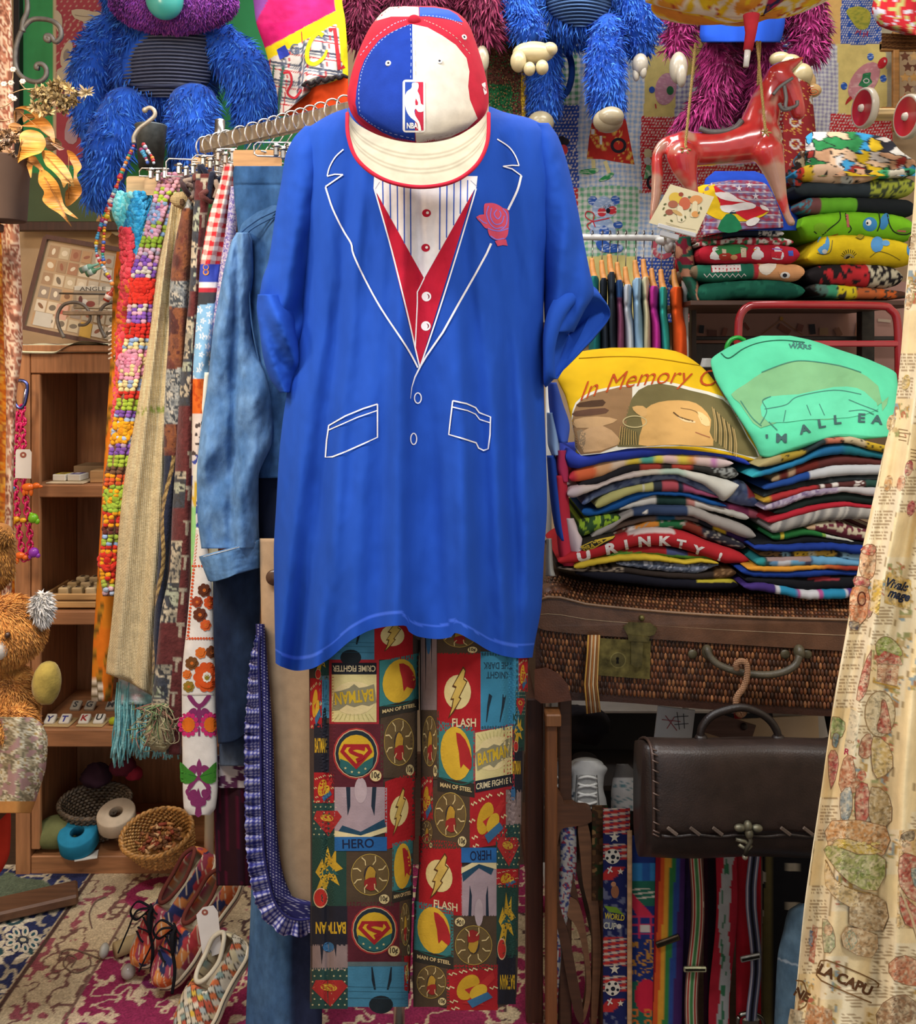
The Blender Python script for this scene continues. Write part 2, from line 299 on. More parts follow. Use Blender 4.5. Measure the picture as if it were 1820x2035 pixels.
# ---------------------------------------------------------------- rug
def rug():
    mb=MB(); xs=np.linspace(-1.5,.35,460); ys=np.linspace(1.7,2.72,260); X,Yy=np.meshgrid(xs,ys)
    n1=fbm(X*17,Yy*17,3); n2=fbm(X*30+9,Yy*30,5); n3=noise(X*9,Yy*9,8)
    beige,dk=lin('b3a284'),lin('5c3040'); C=np.broadcast_to(beige,X.shape+(3,)).copy()
    navy=X<-1.085; C=put(C,navy,'2b3157'); C=put(C,navy&(np.abs(n1-.5)<.045),'a9a08c')
    D,hh,ox,oy=voro(X/.14,Yy/.14,4,.5); a=np.arctan2(oy,ox); pet=D<.30+.10*np.cos(a*8); inn=D<.17
    C=put(C,navy&pet,'cfc6b0'); C=put(C,navy&inn,'2f4a50'); C=put(C,navy&(D<.08),'d6cdb8')
    C=put(C,navy&(Yy>2.5)&(n3>.62),'55604e')
    bd=(X>=-1.085)&(X<-.9); field=X>=-.9
    C=put(C,bd&(np.abs(n1-.5)<.035),'6a4a44'); C=put(C,bd&(n2>.66),'8a4a52')
    C=put(C,np.abs(X+1.075)<.006,'4c3834'); C=put(C,np.abs(X+.905)<.005,'70564c')
    med=((X+.62)/.42)**2+((Yy-2.1)/.27)**2+.35*(n3-.5)<1; med2=((X+.84)/.10)**2+((Yy-2.575)/.085)**2<1; m3=(X>-.35)&(n3>.25)
    fm=field&(med|m3); C=put(C,fm|med2,'85294c')
    D2,h2,ox2,oy2=voro(X/.21+.3,Yy/.21,14,.6); a2=np.arctan2(oy2,ox2)
    C=put(C,fm&(np.abs(fbm(X*22,Yy*22,31)-.5)<.035),'c2ac90'); C=put(C,fm&(D2<.25+.09*np.cos(a2*6)),'c2ac90'); C=put(C,(fm)&(D2<.15),'7b2b58'); C=put(C,fm&(D2<.06),'c9b590')
    m4=med2&(((X+.84)/.06)**2+((Yy-2.575)/.045)**2<1+.5*np.cos(6*np.arctan2(Yy-2.575,X+.84))); C=put(C,m4,'c9bb98')
    bf=field&~(med|m3|med2); C=put(C,bf&(np.abs(fbm(X*20,Yy*20,51)-.5)<.032),'4f3b38'); C=put(C,bf&(fbm(X*24,Yy*24,61)>.68),'8f3c55')
    C=C*(.85+.3*noise(X*90,Yy*90,2))[...,None]
    kk=H/1.55; Xv=np.stack([X*kk,Yy*kk,.012+0*X],-1); mb.grid(Xv,C,flip=False)
    mb.box((-.575*H/1.55,2.21*H/1.55,.006),(1.85*H/1.55,1.02*H/1.55,.0118),lin('6b5a48'))
    s=Flat(lambda x,y:F*(H-.014)/(y-HZ)); p=Print(s,mb,Z(0,1500,2.844),off=.0004,step=.00006)
    for sc in([(520,980),(505,900),(540,830),(600,800)],[(400,1200),(430,1150),(380,1130),(360,1190),(430,1230),(510,1190),(500,1130)],[(330,1160),(350,1110),(420,1100),(560,1150)]):
        p.line(sc,8,'6e584c',6)
    for c,r in(((130,1045),60),):
        for k in range(9):a=k*.698; p.ell(c[0]+r*1.25*math.cos(a),c[1]+r*.8*math.sin(a),30,20,'cdc6b4',a); p.ell(c[0]+r*1.25*math.cos(a),c[1]+r*.8*math.sin(a),14,8,'2f5560',a)
        p.ell(c[0],c[1],32,22,'39404a'); p.ell(c[0],c[1],18,11,'c9c2a8')
    p.clip=None
    mb.build('floral_rug','rug',None,'worn red, navy and beige floral rug on the floor','rug')
rug()
mb=MB(); a,b=P(-30,1812,2.56),P(118,1822,2.64); a[2]=b[2]=.035; d=b-a
mb.box((a+b)/2,(np.linalg.norm(d)+.1,.09,.03),lin('5a3c28'),Matrix.Rotation(math.atan2(d[1],d[0]),4,'Z'),.006); mb.build('display_stand_foot','oak',None,'flat brown wooden stand foot lying across the rug at its left edge','stand foot')
# ---------------------------------------------------------------- fur
def fur(mb,ell,n,ln,cols,w=.0028,comb=(0,0,-1),seed=1,ok=None,lie=.55):
    """ell: list of (centre, radii, R or None); tapered bent tufts on their union"""
    r=np.random.RandomState(seed); ar=np.array([(e[1][0]*e[1][1]+e[1][1]*e[1][2]+e[1][0]*e[1][2])for e in ell]); cnt=(ar/ar.sum()*n).astype(int)
    for k,(c,ra,R)in enumerate(ell):
        m=cnt[k]; q=r.normal(size=(m,3)); q/=np.linalg.norm(q,axis=1)[:,None]; q[:,1]=np.where(q[:,1]>.35,-q[:,1],q[:,1])
        ra=np.asarray(ra); M=np.eye(3)if R is None else np.array(R.to_3x3()); p=(q*ra)@M.T+np.asarray(tuple(c)); nn=(q/ra)@M.T; nn/=np.linalg.norm(nn,axis=1)[:,None]
        keep=np.ones(m,bool)
        for j,(c2,r2,R2)in enumerate(ell):
            if j==k:continue
            M2=np.eye(3)if R2 is None else np.array(R2.to_3x3()); keep&=((((p-np.asarray(tuple(c2)))@M2)/np.asarray(r2))**2).sum(1)>.92
        if ok is not None:keep&=ok(p)
        p,nn=p[keep],nn[keep]; m=len(p)
        if not m:continue
        cl=np.stack([noise(p[:,0]*22,p[:,2]*22,3),noise(p[:,0]*22+p[:,1]*9,p[:,2]*22,5),noise(p[:,1]*22,p[:,2]*30,6)],1)-.5
        g=nn*(1-lie)+np.asarray(comb,float)*lie+cl*.9+r.normal(size=(m,3))*.16; g/=np.linalg.norm(g,axis=1)[:,None]
        sd=np.cross(g,nn+r.normal(size=(m,3))*.5); sd/=np.linalg.norm(sd,axis=1)[:,None]+1e-9; L_=ln*(.6+.8*r.rand(m))[:,None]; W=w*(.7+.6*r.rand(m))[:,None]
        b=p-nn*.004; mid=b+g*L_*.5+nn*L_*.12; tip=mid+g*L_*.5+np.asarray(comb,float)*L_*.12
        V=np.stack([b-sd*W,b+sd*W,mid+sd*W*.8,mid-sd*W*.8,tip],1).reshape(-1,3); i=np.arange(m)*5
        co=pick(cols,r.rand(m)*.999)[:,None]*np.ones((1,5,1)); mb.add(V,[np.stack([i,i+1,i+2,i+3],1),np.stack([i+3,i+2,i+4],1)],co.reshape(-1,3))
def chain(pts,n=9):
    """ellipsoids strung along (x, y, z, r) points"""
    q=smoothpts(pts,n); return[((a[0],a[1],a[2]),(a[3],a[3],a[3]),None)for a in q[::2]]
def skinned(mb,ch,col,n=14):
    q=smoothpts(ch,8); mb.tube(q[:,:3],q[:,3]*.96,col,n); mb.ball(q[0,:3],q[0,3]*.96,col,10); mb.ball(q[-1,:3],q[-1,3]*.96,col,10)
def pc(px,py,Y,rpx):v=P(px,py,Y); return(v[0],v[1],v[2],rpx/F*Y)
# ---------------------------------------------------------------- cabinet on the left
YC=2.79; UX=YC/F
def cx(px):return(px-910)*UX
def cz(py):return H-(py-HZ)*UX
cab=thing('open_cabinet','brown wooden open shelf cabinet with four shelves standing behind the rug','cabinet',(cx(250),YC+.17,0))
def part(par,name,lo,hi,col,m='wood',bev=.003,label=None):
    lo=np.array(lo,float); hi=np.array(hi,float); return MB().box((lo+hi)/2,hi-lo,lin(col),None,bev).build(name,m,par,label)
WD='a06e48'; x0,x1=cx(30),cx(470)
part(cab,'side_panel',(x0,YC,.0),(x0+.045,YC+.36,cz(700)),WD); part(cab,'side_panel',(x1-.04,YC,.0),(x1,YC+.36,cz(700)),WD)
part(cab,'back_panel',(x0+.046,YC+.34,.0),(x1-.041,YC+.355,cz(700)),'a06e48')
part(cab,'top_board',(x0-.01,YC-.015,cz(699)),(x1+.01,YC+.365,cz(686)),WD); part(cab,'frieze',(x0+.046,YC+.002,cz(742)),(x1-.041,YC+.02,cz(702)),WD)
for a,b in((964,989),(1216,1243),(1451,1486),(1703,1742)):part(cab,'shelf',(x0+.046,YC+.004,cz(b)),(x1-.041,YC+.339,cz(a)),WD,'oak')
part(cab,'stile',(x0+.047,YC+.003,cz(1690)),(x0+.075,YC+.02,cz(744)),WD)
ZT=cz(686)
# striped runner on top
mb=MB(); u=np.linspace(0,1,70)[None]; 
pxs=np.interp(u,[0,.12,.2,.5,1],[6,14,30,120,226]); edge=interp(pxs,[6,14,30,55,110,140,170,226],[760,700,688,696,697,683,674,681])
v=np.linspace(0,1,24)[:,None]; zz=cz(edge+4)*(1-ss(0,.15,v))+(ZT+.004+.002*np.sin(pxs*.1))*ss(0,.15,v); zz=np.where(u<.2,np.minimum(zz,ZT+.004-.6*np.clip(.2-u,0,1)**1.3),zz)
X=np.stack([cx(pxs)+0*v,YC-.02+.20*v+0*pxs,np.maximum(zz,cz(760))+0*v],-1)
st=np.array([lin(c)for c in('d3cfae','b9b69a','8b7a74','94837c','d8d4bc','7e7a68','cfcab0','9a8f84')]); cc=st[(np.clip(v*8,0,7.9)).astype(int)+0*(pxs*0).astype(int)]
mb.grid(X,cc.reshape(-1,3)); mb.grid(X-[0,0,.003],lin('9a947c'),flip=True); mb.build('table_runner','cloth',None,'cream, grey and mauve striped cloth draped over the top of the wooden cabinet','cloth')
# leaning framed print
mb_f=thing('framed_collage','tilted dark-framed print of small old pictures leaning behind the striped cloth','picture',P(140,680,2.98))
def quadpt(q,s,t):q=np.asarray(q,float); return(q[0]*(1-s)+q[1]*s)*(1-t)+(q[3]*(1-s)+q[2]*s)*t
Q=[(90,470),(262,500),(236,690),(43,650)]; Yq=lambda x,y:3.05-(y-470)*.00035
def bar(mb,a,b,wpx,Yf,col,dep=.02):
    a,b=np.array(a,float),np.array(b,float); t=(b-a)/np.hypot(*(b-a)); n=np.array([-t[1],t[0]])*wpx/2; q=np.array([a-n,b-n,b+n,a+n])
    mb.plate(q,lambda p:P1(p[:,0],p[:,1],Yf(p[:,0],p[:,1])-dep),lambda p:P1(p[:,0],p[:,1],Yf(p[:,0],p[:,1])),lin(col)); return mb
for i in range(4):bar(MB(),Q[i],Q[(i+1)%4],9,Yq,'4a2a20').build('frame_rail','wood',mb_f)
mb=MB(); mb.plate(Q,lambda p:P1(p[:,0],p[:,1],Yq(p[:,0],p[:,1])-.004),lambda p:P1(p[:,0],p[:,1],Yq(p[:,0],p[:,1])+.003),lin('ad9474'))
pr=Print(Flat(Yq),mb,off=.0052); r=random.Random(3)
for i in range(7):
    for j in range(6):
        s0,t0=.08+i*.125,.08+j*.148; s1,t1=s0+.108,t0+.125; c=r.choice(['b08d68','9c7f62','c7b79c','b9a98c','a2785c','c9bca6','8e7f70']if i<4 else['d1c7b5','c5b9a2','b8ab96','a59a88'])
        pr.poly([quadpt(Q,s0,t0),quadpt(Q,s1,t0),quadpt(Q,s1,t1),quadpt(Q,s0,t1)],c); m=quadpt(Q,(s0+s1)/2,(t0+t1)/2); pr.ell(m[0],m[1],5+r.random()*3,3+r.random()*3,r.choice(['7c5a40','93604a','6f6354','d2c6ae']),r.random()*3)
q=lambda s,t:quadpt(Q,s,t); pr.poly([q(.1,.80),q(.28,.80),q(.28,.95),q(.1,.95)],'b9b4a8'); pr.poly([q(.3,.68),q(.42,.68),q(.42,.84),q(.3,.84)],'c39a86'); pr.ell(*q(.36,.76),7,4,'a9564a')
pr.poly([q(.58,.82),q(.7,.82),q(.7,.97),q(.58,.97)],'c9a24c'); mb.build('picture_sheet','paper',mb_f)
# scroll easel with printed wooden block
es=thing('scroll_easel','small grey wrought-iron scroll stand on top of the cabinet','stand',P(170,676,2.83))
mb=MB()
for ox,sc_ in((0,1),(82,.95)):
    pts=[(127,671),(117,650),(114,628),(124,608),(142,601),(162,604),(176,618),(179,634),(170,645),(156,646)]; pp=smoothpts([(x+ox*1.0,y)for x,y in pts],6); mb.tube(P(pp[:,0],pp[:,1],2.83),np.linspace(.006,.0045,len(pp)),lin('6a625a'),8)
mb.build('scroll_leg','iron',es)
mb=MB(); a,b=P(125,621,2.82),P(240,623,2.82); mb.box((a+b)/2+[0,.02,0],(b[0]-a[0],.05,.012),lin('8d7a64'),None,.002); a,b=P(118,583,2.85),P(240,585,2.85); mb.tube([a,b],.003,lin('5a524a')); mb.build('ledge','iron',es)
mb=MB(); a=P(148,570,2.86); b=P(222,614,2.86); mb.box((a+b)/2,(b[0]-a[0],.02,a[2]-b[2]),lin('a3927a'),None,.002); p=Print(Flat(2.8495),mb,off=.0006)
p.poly([(148,568),(220,570),(220,579),(148,577)],'cbc6b4'); p.text('ANGLE',184,574,11,'5d564c',width=52,bold=.02); p.poly([(152,586),(196,586),(196,612),(152,612)],'bba98c'); p.ell(168,600,6,6,'d8cfc2'); p.ell(180,604,9,6,'8c4238'); p.ell(160,596,4,8,'6b3a34'); p.poly([(200,598),(222,602),(222,612),(196,610)],'c8b698')
mb.build('printing_block','oak',None,'small wooden sign with lettering and red motif resting on the scroll stand','wooden block')
# shelf 1: matchboxes on card, wooden box
def wbox(name,c,d,rz,col,m,label,cat,group=None,deco=None,bev=.002,parent=None):
    mb=MB().box(c,d,lin(col),Matrix.Rotation(rz,4,'Z'),bev)
    if deco:deco(mb,np.asarray(c,float),d,np.array(Matrix.Rotation(rz,3,'Z')))
    return mb.build(name,m,parent,label,cat,group)
Z1=cz(964); Z2=cz(1216); Z3=cz(1451); Z4=cz(1703)
wbox('card_mat',(cx(125),YC+.07,Z1+.003),(.12,.11,.004),-.05,'cbb694','paper','cream card lying under two little matchboxes on the top shelf','card')
def label_top(c2,c3):
    def f(mb,c,d,R):
        for k,(cc,w_,h_)in enumerate(((c2,.8,.8),(c3,.4,.35))):
            a=np.array([[x*d[0]*w_/2,y*d[1]*h_/2,d[2]/2+.0006*(k+1)]for x,y in((-1,-1),(1,-1),(1,1),(-1,1))])@R.T+c; mb.add(a,np.array([[0,1,2,3]]),lin(cc),False)
    return f
tilt=dict(bev=.003)
wbox('matchbox',(cx(105),YC+.075,Z1+.016),(.042,.055,.02),-.1,'d9d4c6','paper','tiny matchbox with a yellow and brown label, left one of two on the card','matchbox','matchboxes on the cream card',label_top('c9b43a','7a5a34'))
wbox('matchbox',(cx(135),YC+.075,Z1+.016),(.042,.055,.02),-.1,'d9d4c6','paper','tiny matchbox with a purple label and white heart, right one of two on the card','matchbox','matchboxes on the cream card',label_top('5a4a86','e6e2e6'))
wbox('wooden_box',(cx(192),YC+.08,Z1+.02),(.075,.08,.038),0,'b08a5c','oak','plain light wooden box on the top cabinet shelf beside the matchboxes','box')
wbox('pink_box',(cx(208),YC+.2,Z1+.03),(.05,.08,.055),0,'9a3f3a','paper','dull red box at the back of the top cabinet shelf','box')
wbox('card_stack',(cx(150),YC+.2,Z1+.02),(.14,.1,.04),0,'a98d68','paper','low tan card box behind the matchboxes','box')
# shelf 2: crate of wooden letter blocks
cr=thing('block_crate','shallow slatted light-wood crate full of letter blocks on the second shelf','crate',(cx(140),YC+.1,Z2))
for zz in(.006,.03):part(cr,'slat',(cx(78),YC+.02,Z2+zz),(cx(212),YC+.028,Z2+zz+.02),'c59a62','oak')
part(cr,'end_board',(cx(78),YC+.029,Z2+.004),(cx(78)+.008,YC+.2,Z2+.05),'b98d56','oak'); part(cr,'end_board',(cx(212)-.008,YC+.029,Z2+.004),(cx(212),YC+.2,Z2+.05),'b98d56','oak'); part(cr,'tray_base',(cx(78)+.009,YC+.029,Z2+.004),(cx(212)-.009,YC+.2,Z2+.036),'8d6a42','oak')
k=0
for j in range(3):
    for i in range(4):
        k+=1; mb=MB().box((cx(112+i*27+j*5),YC+.06+j*.05,Z2+.05+.004*j),(.032,.034,.026),lin(['c6ab7c','b99c6c','cfb588'][(i+j)%3]),Matrix.Rotation(.1*(i-j),4,'Z'),.004)
        mb.ball((cx(112+i*27+j*5),YC+.06+j*.05,Z2+.0625+.004*j),(.008,.01,.003),lin('4a3826'),6); mb.build('letter_block','oak',None,'worn wooden letter block, %s from the left in the %s row of the crate'%(('first','second','third','fourth')[i],('front','middle','back')[j]),'toy block','wooden letter blocks in the crate')
# shelf 3: letter tiles on cards
for i,(px,yy,t,c)in enumerate(((86,.05,'Y','3a3a6a'),(116,.05,'T','3a3a8a'),(155,.05,'K','9a3030'),(185,.05,'U','3a3a3a'),(108,.16,'S','4a4a4a'),(138,.16,'G','4a4a4a'),(182,.16,'M','4a4a4a'),(208,.16,'E','4a4a4a'))):
    o_=(cx(px),YC+yy,Z3+.013); mb=MB().box(o_,(.032,.036,.014),lin('d6d0c2' if yy<.1 else 'a89f8e'),Matrix.Rotation(.5,4,'X'),.003)
    v_,f_=glyphs(t,.03); v_=(v_-v_.mean(0))*.03; R=np.array(Matrix.Rotation(.5,3,'X')); q_=np.stack([v_[:,0],v_[:,1],0*v_[:,0]+.0078],1)@R.T+o_; mb.add(q_,f_,lin(c),False)
    mb.build('letter_tile','plastic',None,'small white letter tile marked %s on the third shelf'%t,'letter tile','letter tiles on the third shelf')
for i,px in enumerate((105,172)):wbox('card_mat',(cx(px),YC+.055,Z3+.0025),(.085,.07,.0035),-.05,'b59a6a','paper',('tan card under the Y and T letter tiles','tan card under the K and U letter tiles')[i],'card')
MB().ball((cx(214),YC+.04,Z3+.012),.012,lin('a4ac22'),8,nz=.3).build('pompom','fur',None,'tiny yellow-green pompom at the end of the tile row','pompom')
# bottom shelf
def basket(name,c,rx,ry,h,cols,label,tiltR=None,rim=.008,flare=.8,rows=12,nst=36):
    mb=MB(); th=np.linspace(0,2*math.pi,nst*4+1); c=np.asarray(c,float); M=np.eye(3)if tiltR is None else np.array(tiltR)
    for k in range(rows):
        t=k/(rows-1); s=flare+(1-flare)*t; w_=.004*np.cos(th*nst+math.pi*(k%2)); q=np.stack([(rx*s+w_)*np.cos(th),(ry*s+w_)*np.sin(th),h*t+0*th],1)@M.T+c; mb.tube(q,h/rows*.62,lin(cols[k%len(cols)]),5)
    q=np.stack([np.linspace(0,1,6)[:,None]*rx*flare*np.cos(th[::4]),np.linspace(0,1,6)[:,None]*ry*flare*np.sin(th[::4]),0*th[::4]+np.zeros((6,1))+.002],-1)@M.T+c; mb.grid(q,lin(cols[0]))
    for ph in(0,math.pi):
        q=np.stack([(rx+.004*np.cos(th*18+ph))*np.cos(th),(ry+.004*np.cos(th*18+ph))*np.sin(th),h+.004*np.sin(th*18+ph)],1)@M.T+c; mb.tube(q,rim*.6,lin(cols[-1]),6)
    return mb.build(name,'wicker',None,label,'basket')
TR=Matrix.Rotation(-.35,3,'X')@Matrix.Rotation(0,3,'Z')@Matrix.Rotation(-.18,3,'Y')
bc=np.array([cx(336),YC-.035,Z4+.045]); basket('oval_basket',bc,.108,.075,.085,['b98a4c','c89a58','a87a40'],'oval wicker basket of small twigs and dried pods on the bottom shelf',TR.inverted()@Matrix.Rotation(.25,3,'X').inverted()if 0 else Matrix.Rotation(.55,3,'X')@Matrix.Rotation(-.15,3,'Y'))
r=random.Random(5); M=np.array(Matrix.Rotation(.55,3,'X')@Matrix.Rotation(-.15,3,'Y')); mb=MB()
for k in range(90):
    a=r.random()*6.28; q=math.sqrt(r.random())*.8; p_=np.array([.085*q*math.cos(a),.06*q*math.sin(a),.045+.02*r.random()])@M.T+bc; d=np.array([r.uniform(-1,1),r.uniform(-1,1),r.uniform(-.3,.3)])*.012
    mb.tube([p_-d,p_+d],.0035+.003*r.random(),lin(r.choice(['a3683a','7d4a2a','c08a52','8f3f28','d0a878','6a4426'])),5)
mb.build('dried_pods','plain',None,'tangle of small brown and orange twigs filling the oval wicker basket','dried pods',kind='stuff')
basket('shallow_basket',(cx(160),YC+.13,Z4+.02),.11,.085,.1,['6a5c4a','5a4c3c'],'dim grey-brown basket at the back of the bottom shelf',Matrix.Rotation(.2,3,'X'),flare=.7)
def roll(px,dy,z,r_,h_,col,inner,label,ax=(0,-.35,1)):MB().lathe((cx(px),YC+dy,z),[(r_*.35,h_),(r_*.4,h_*.98),(r_*.95,h_),(r_,h_*.9),(r_,h_*.08),(r_*.95,0),(r_*.35,0),(r_*.35,h_)],[lin(inner)]+[lin(col)]*7,28,ax).build('ribbon_roll','cloth',None,label,'ribbon roll','ribbon rolls on the bottom shelf')
roll(150,.03,Z4+.02,.058,.055,'2a86ac','1c4a60','turquoise roll of ribbon on the bottom shelf'); roll(222,.05,Z4+.075,.058,.05,'c3b29a','8f8270','cream roll of ribbon leaning on the turquoise one'); roll(245,.1,Z4+.012,.045,.05,'a8322a','6a1c18','red roll of ribbon beneath the cream one')
MB().box((cx(172),YC+.0,Z4+.004),(.065,.045,.003),lin('d6d2c8'),Matrix.Rotation(.3,4,'Z')).build('price_card','paper',None,'blank white card on the edge of the bottom shelf','card')
MB().ball((cx(95),YC+.06,Z4+.045),(.075,.06,.045),lin('6c7048'),12,nz=.2).build('pin_cushion','cloth',None,'olive green stuffed cushion at the left of the bottom shelf','cushion')
for i,(px,py,c,rr,lb)in enumerate(((205,1570,'5a2230',.04,'dark wine-red crumpled cloth behind the baskets'),(230,1585,'8c2638',.028,'crimson cloth ball behind the baskets'),(150,1590,'3a2430',.05,'dim purple crumpled cloth in the grey basket'),(245,1535,'8c2a2c',.022,'small red cloth scrap high behind the baskets'))):
    MB().ball((cx(px),YC+.16,max(cz(py),Z4+rr*1.25)),(rr,rr*.8,rr*.8),lin(c),12,nz=.5,seed=i).build('crumpled_cloth','cloth',None,lb,'cloth')
# ================================================================ the dressed dummy
BLUE='1f4bab'
YM=1.86
form=thing('dress_form','white dress form on a steel pole, wearing the blue jersey, cap and patterned trousers','mannequin',(V3(835,1000,YM).x,YM,0))
c0=V3(835,300,YM)
mb=MB(); s=Surf([(40,775,895),(70,752,918),(140,742,928),(200,752,918),(250,772,900),(290,745,930),(330,690,980),(400,655,1010),(600,660,1000),(800,690,970),(1000,675,985),(1180,690,970),(1215,760,900)],YM,.085,rowd=[(40,.4),(70,.9),(250,.75),(330,.6),(600,1),(1215,.7)])
s.mesh(mb,'d9d3ca',36,40); mb.build('torso','plastic',form)
mb=MB(); s=Surf([(205,735,935),(240,727,947),(290,722,963),(330,728,962),(352,745,950),(368,780,915)],YM-.035,.10,rowd=[(205,.7),(290,1),(368,.6)]); s.mesh(mb,'dcd6d0',30,18); mb.build('neck','plastic',form)
pz=V3(793,1975,1.89); MB().tube([(pz.x,1.89,.03),(pz.x,1.89,.75)],.012,lin('c8c4bc'),14).build('pole','metal',form)
MB().lathe((pz.x,1.89,0.0),[(0.001,.03),(.02,.03),(.022,.025),(.15,.012),(.17,.004),(.17,.0),(.001,0)],lin('4a4745'),40).build('base','iron',form)
# ---------------------------------------------------------------- jersey
tee=thing('tuxedo_jersey','oversized royal blue t-shirt printed with white tuxedo lines and a red waistcoat','shirt',(c0.x,YM,.95))
hem=lambda px:interp(px,[540,560,590,615,650,700,740,775,800,806,830,865,890,896,930,970,1000,1030,1062],[1312,1325,1333,1330,1312,1270,1250,1244,1243,1254,1266,1270,1266,1258,1272,1294,1304,1308,1306])
def teefold(x,y):
    t=np.clip((y-330)/950,0,1.1); u=(x-832)/(.55+.45*t); u=u+14*(noise(x*0+u/190,y/300,4)-.5)
    A=.004+.036*t**1.0
    f=A*(.55*np.sin(u/21.5+.6)+.33*np.sin(u/12.3+2.1)+.30*np.sin(u/38+1)+.5*(noise(u/34,y/520,9)-.5)*2)
    f=f+.012*(fbm(x/120,y/180,21)-.5)*(1-.4*t)+.007*(fbm(x/24,y/80,33)-.5)*ss(330,480,y)
  # long diagonal hollows falling from the shoulders, pleat at the hem
    f=f+.016*np.exp(-((x-(705-.125*(y-500)))/16)**2)*ss(430,620,y)*.8-.014*np.exp(-((x-(672-.13*(y-500)))/18)**2)*ss(380,700,y)
    f=f-.013*np.exp(-((x-850)/34)**4)*ss(950,1230,y)+.014*np.exp(-((x-(1010+.02*(y-700)))/15)**2)*ss(500,800,y)-.012*np.exp(-((x-(1042+.01*(y-700)))/17)**2)*ss(450,800,y)
    f=f+.012*np.exp(-((x-940)/20)**2)*ss(800,1150,y)-.012*np.exp(-((x-980)/18)**2)*ss(800,1150,y)-.01*np.exp(-((x-620)/16)**2)*ss(900,1200,y)+.012*np.exp(-((x-655)/16)**2)*ss(950,1250,y)
    return f
body=Surf([(212,700,975),(222,668,1000),(236,640,1055),(262,604,1096),(300,588,1112),(345,585,1118),(430,592,1104),(520,600,1086),(620,600,1080),(700,588,1080),(780,570,1081),(900,555,1085),(1000,549,1087),(1100,544,1081),(1200,545,1076),(1300,547,1059),(1345,548,1055)],
            YM,.135,teefold,1.0,[(212,.25),(236,.55),(300,.8),(420,.95),(1340,1)],None,hem)
def hemcol(px,py):
    C=np.broadcast_to(lin(BLUE),px.shape+(3,)).copy(); h=hem(px); C=put(C,np.abs(py-h+26)<2.5,'3f68d6'); return put(C,np.abs(px-BX(py))<1.5,'173ba6')
BX=lambda y:-999+0*y
mb=MB(); body.mesh(mb,hemcol,280,330,False); tb0=mb.build('body','jersey',tee)
# inner face of the cloth at the hem
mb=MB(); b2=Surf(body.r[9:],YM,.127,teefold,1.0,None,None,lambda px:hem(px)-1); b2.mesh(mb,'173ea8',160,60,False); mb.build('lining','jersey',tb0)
def slfold(k):
    return lambda x,y:.008*np.sin(x/9.+y/60.+k)*ss(330,520,y)+.010*(fbm(x/30,y/45,40+k)-.5)+.007*np.sin(y/13.+x/14.)*ss(540,660,y)
mb=MB(); Surf([(250,606,640),(275,583,650),(310,567,650),(360,559,645),(420,548,640),(470,541,635),(520,533,625),(560,520,618),(610,514,612),(660,522,606),(710,527,600),(750,541,588),(772,552,578),(780,560,570)],YM+.015,.075,slfold(1),rowd=[(250,.4),(310,.9),(420,1.1),(640,.9),(780,.5)]).mesh(mb,BLUE,60,110)
slv=[mb.build('sleeve','jersey',tee)]
mb=MB(); Surf([(244,1058,1090),(270,1060,1108),(310,1062,1123),(360,1068,1136),(430,1072,1151),(480,1076,1160),(540,1079,1172),(580,1080,1180),(620,1081,1160),(660,1083,1140)],YM+.01,.075,slfold(4),rowd=[(244,.4),(310,.9),(430,1),(660,.8)]).mesh(mb,BLUE,60,90); slv.append(mb.build('sleeve','jersey',tee))
# turned-up right cuff, an open flaring band
def loopgrid(mb,loops,col,n=60,flip=False):
    L_=[]
    for lp in loops:
        q=smoothpts(lp,12,True); i=np.linspace(0,len(q),n,endpoint=False).astype(int); L_.append(P(q[i,0],q[i,1],q[i,2]))
    mb.grid(np.stack(L_),col,True,False,True,flip)
mb=MB()
o=[(1094,752,1.80),(1086,700,1.78),(1095,645,1.775),(1118,600,1.79),(1150,578,1.83),(1188,583,1.89),(1213,624,1.93),(1185,668,1.92),(1160,695,1.90),(1120,735,1.86)]
i_=[(1082,768,1.82),(1079,712,1.80),(1080,655,1.795),(1094,606,1.80),(1122,570,1.84),(1165,564,1.9),(1190,585,1.93),(1165,640,1.93),(1140,690,1.9),(1100,750,1.86)]
o2=[(1106,752,1.81),(1102,705,1.79),(1112,655,1.785),(1132,615,1.80),(1158,594,1.84),(1190,594,1.89),(1211,626,1.925),(1180,664,1.915),(1158,690,1.89),(1120,735,1.855)]
i2=[(1100,745,1.85),(1095,690,1.85),(1104,645,1.86),(1122,615,1.88),(1146,600,1.9),(1165,605,1.92),(1175,625,1.93),(1160,660,1.92),(1135,690,1.91),(1112,725,1.88)]
wob=lambda lp,a:[(x+a*math.sin(k*2.3),y+a*math.cos(k*1.7),z)for k,(x,y,z)in enumerate(lp)]
loopgrid(mb,[i_,[(a[0]*.5+b[0]*.5,a[1]*.5+b[1]*.5,a[2]*.5+b[2]*.5-.008)for a,b in zip(i_,o)],o,wob([(a[0]*.5+b[0]*.5,a[1]*.5+b[1]*.5,a[2]*.5+b[2]*.5-.006)for a,b in zip(o,o2)],.6),o2,i2,[(x*.5+565,y*.5+330,z+.02)for x,y,z in i2],[(1130+.02*(x-1130),665+.02*(y-665),z+.03)for x,y,z in i2]],lin(BLUE),90)
mb.build('rolled_cuff','jersey',slv[1])
mb=MB(); Surf([(585,512,575),(610,510,585),(660,516,592),(710,523,596),(750,535,590),(780,556,578)],YM-.01,.082,lambda x,y:.012*np.sin((x-.45*y)/9.)+.008*(fbm(x/14,y/20,8)-.5),rowd=[(585,.6),(640,1),(780,.5)]).mesh(mb,BLUE,60,70); mb.build('rolled_cuff','jersey',slv[0])
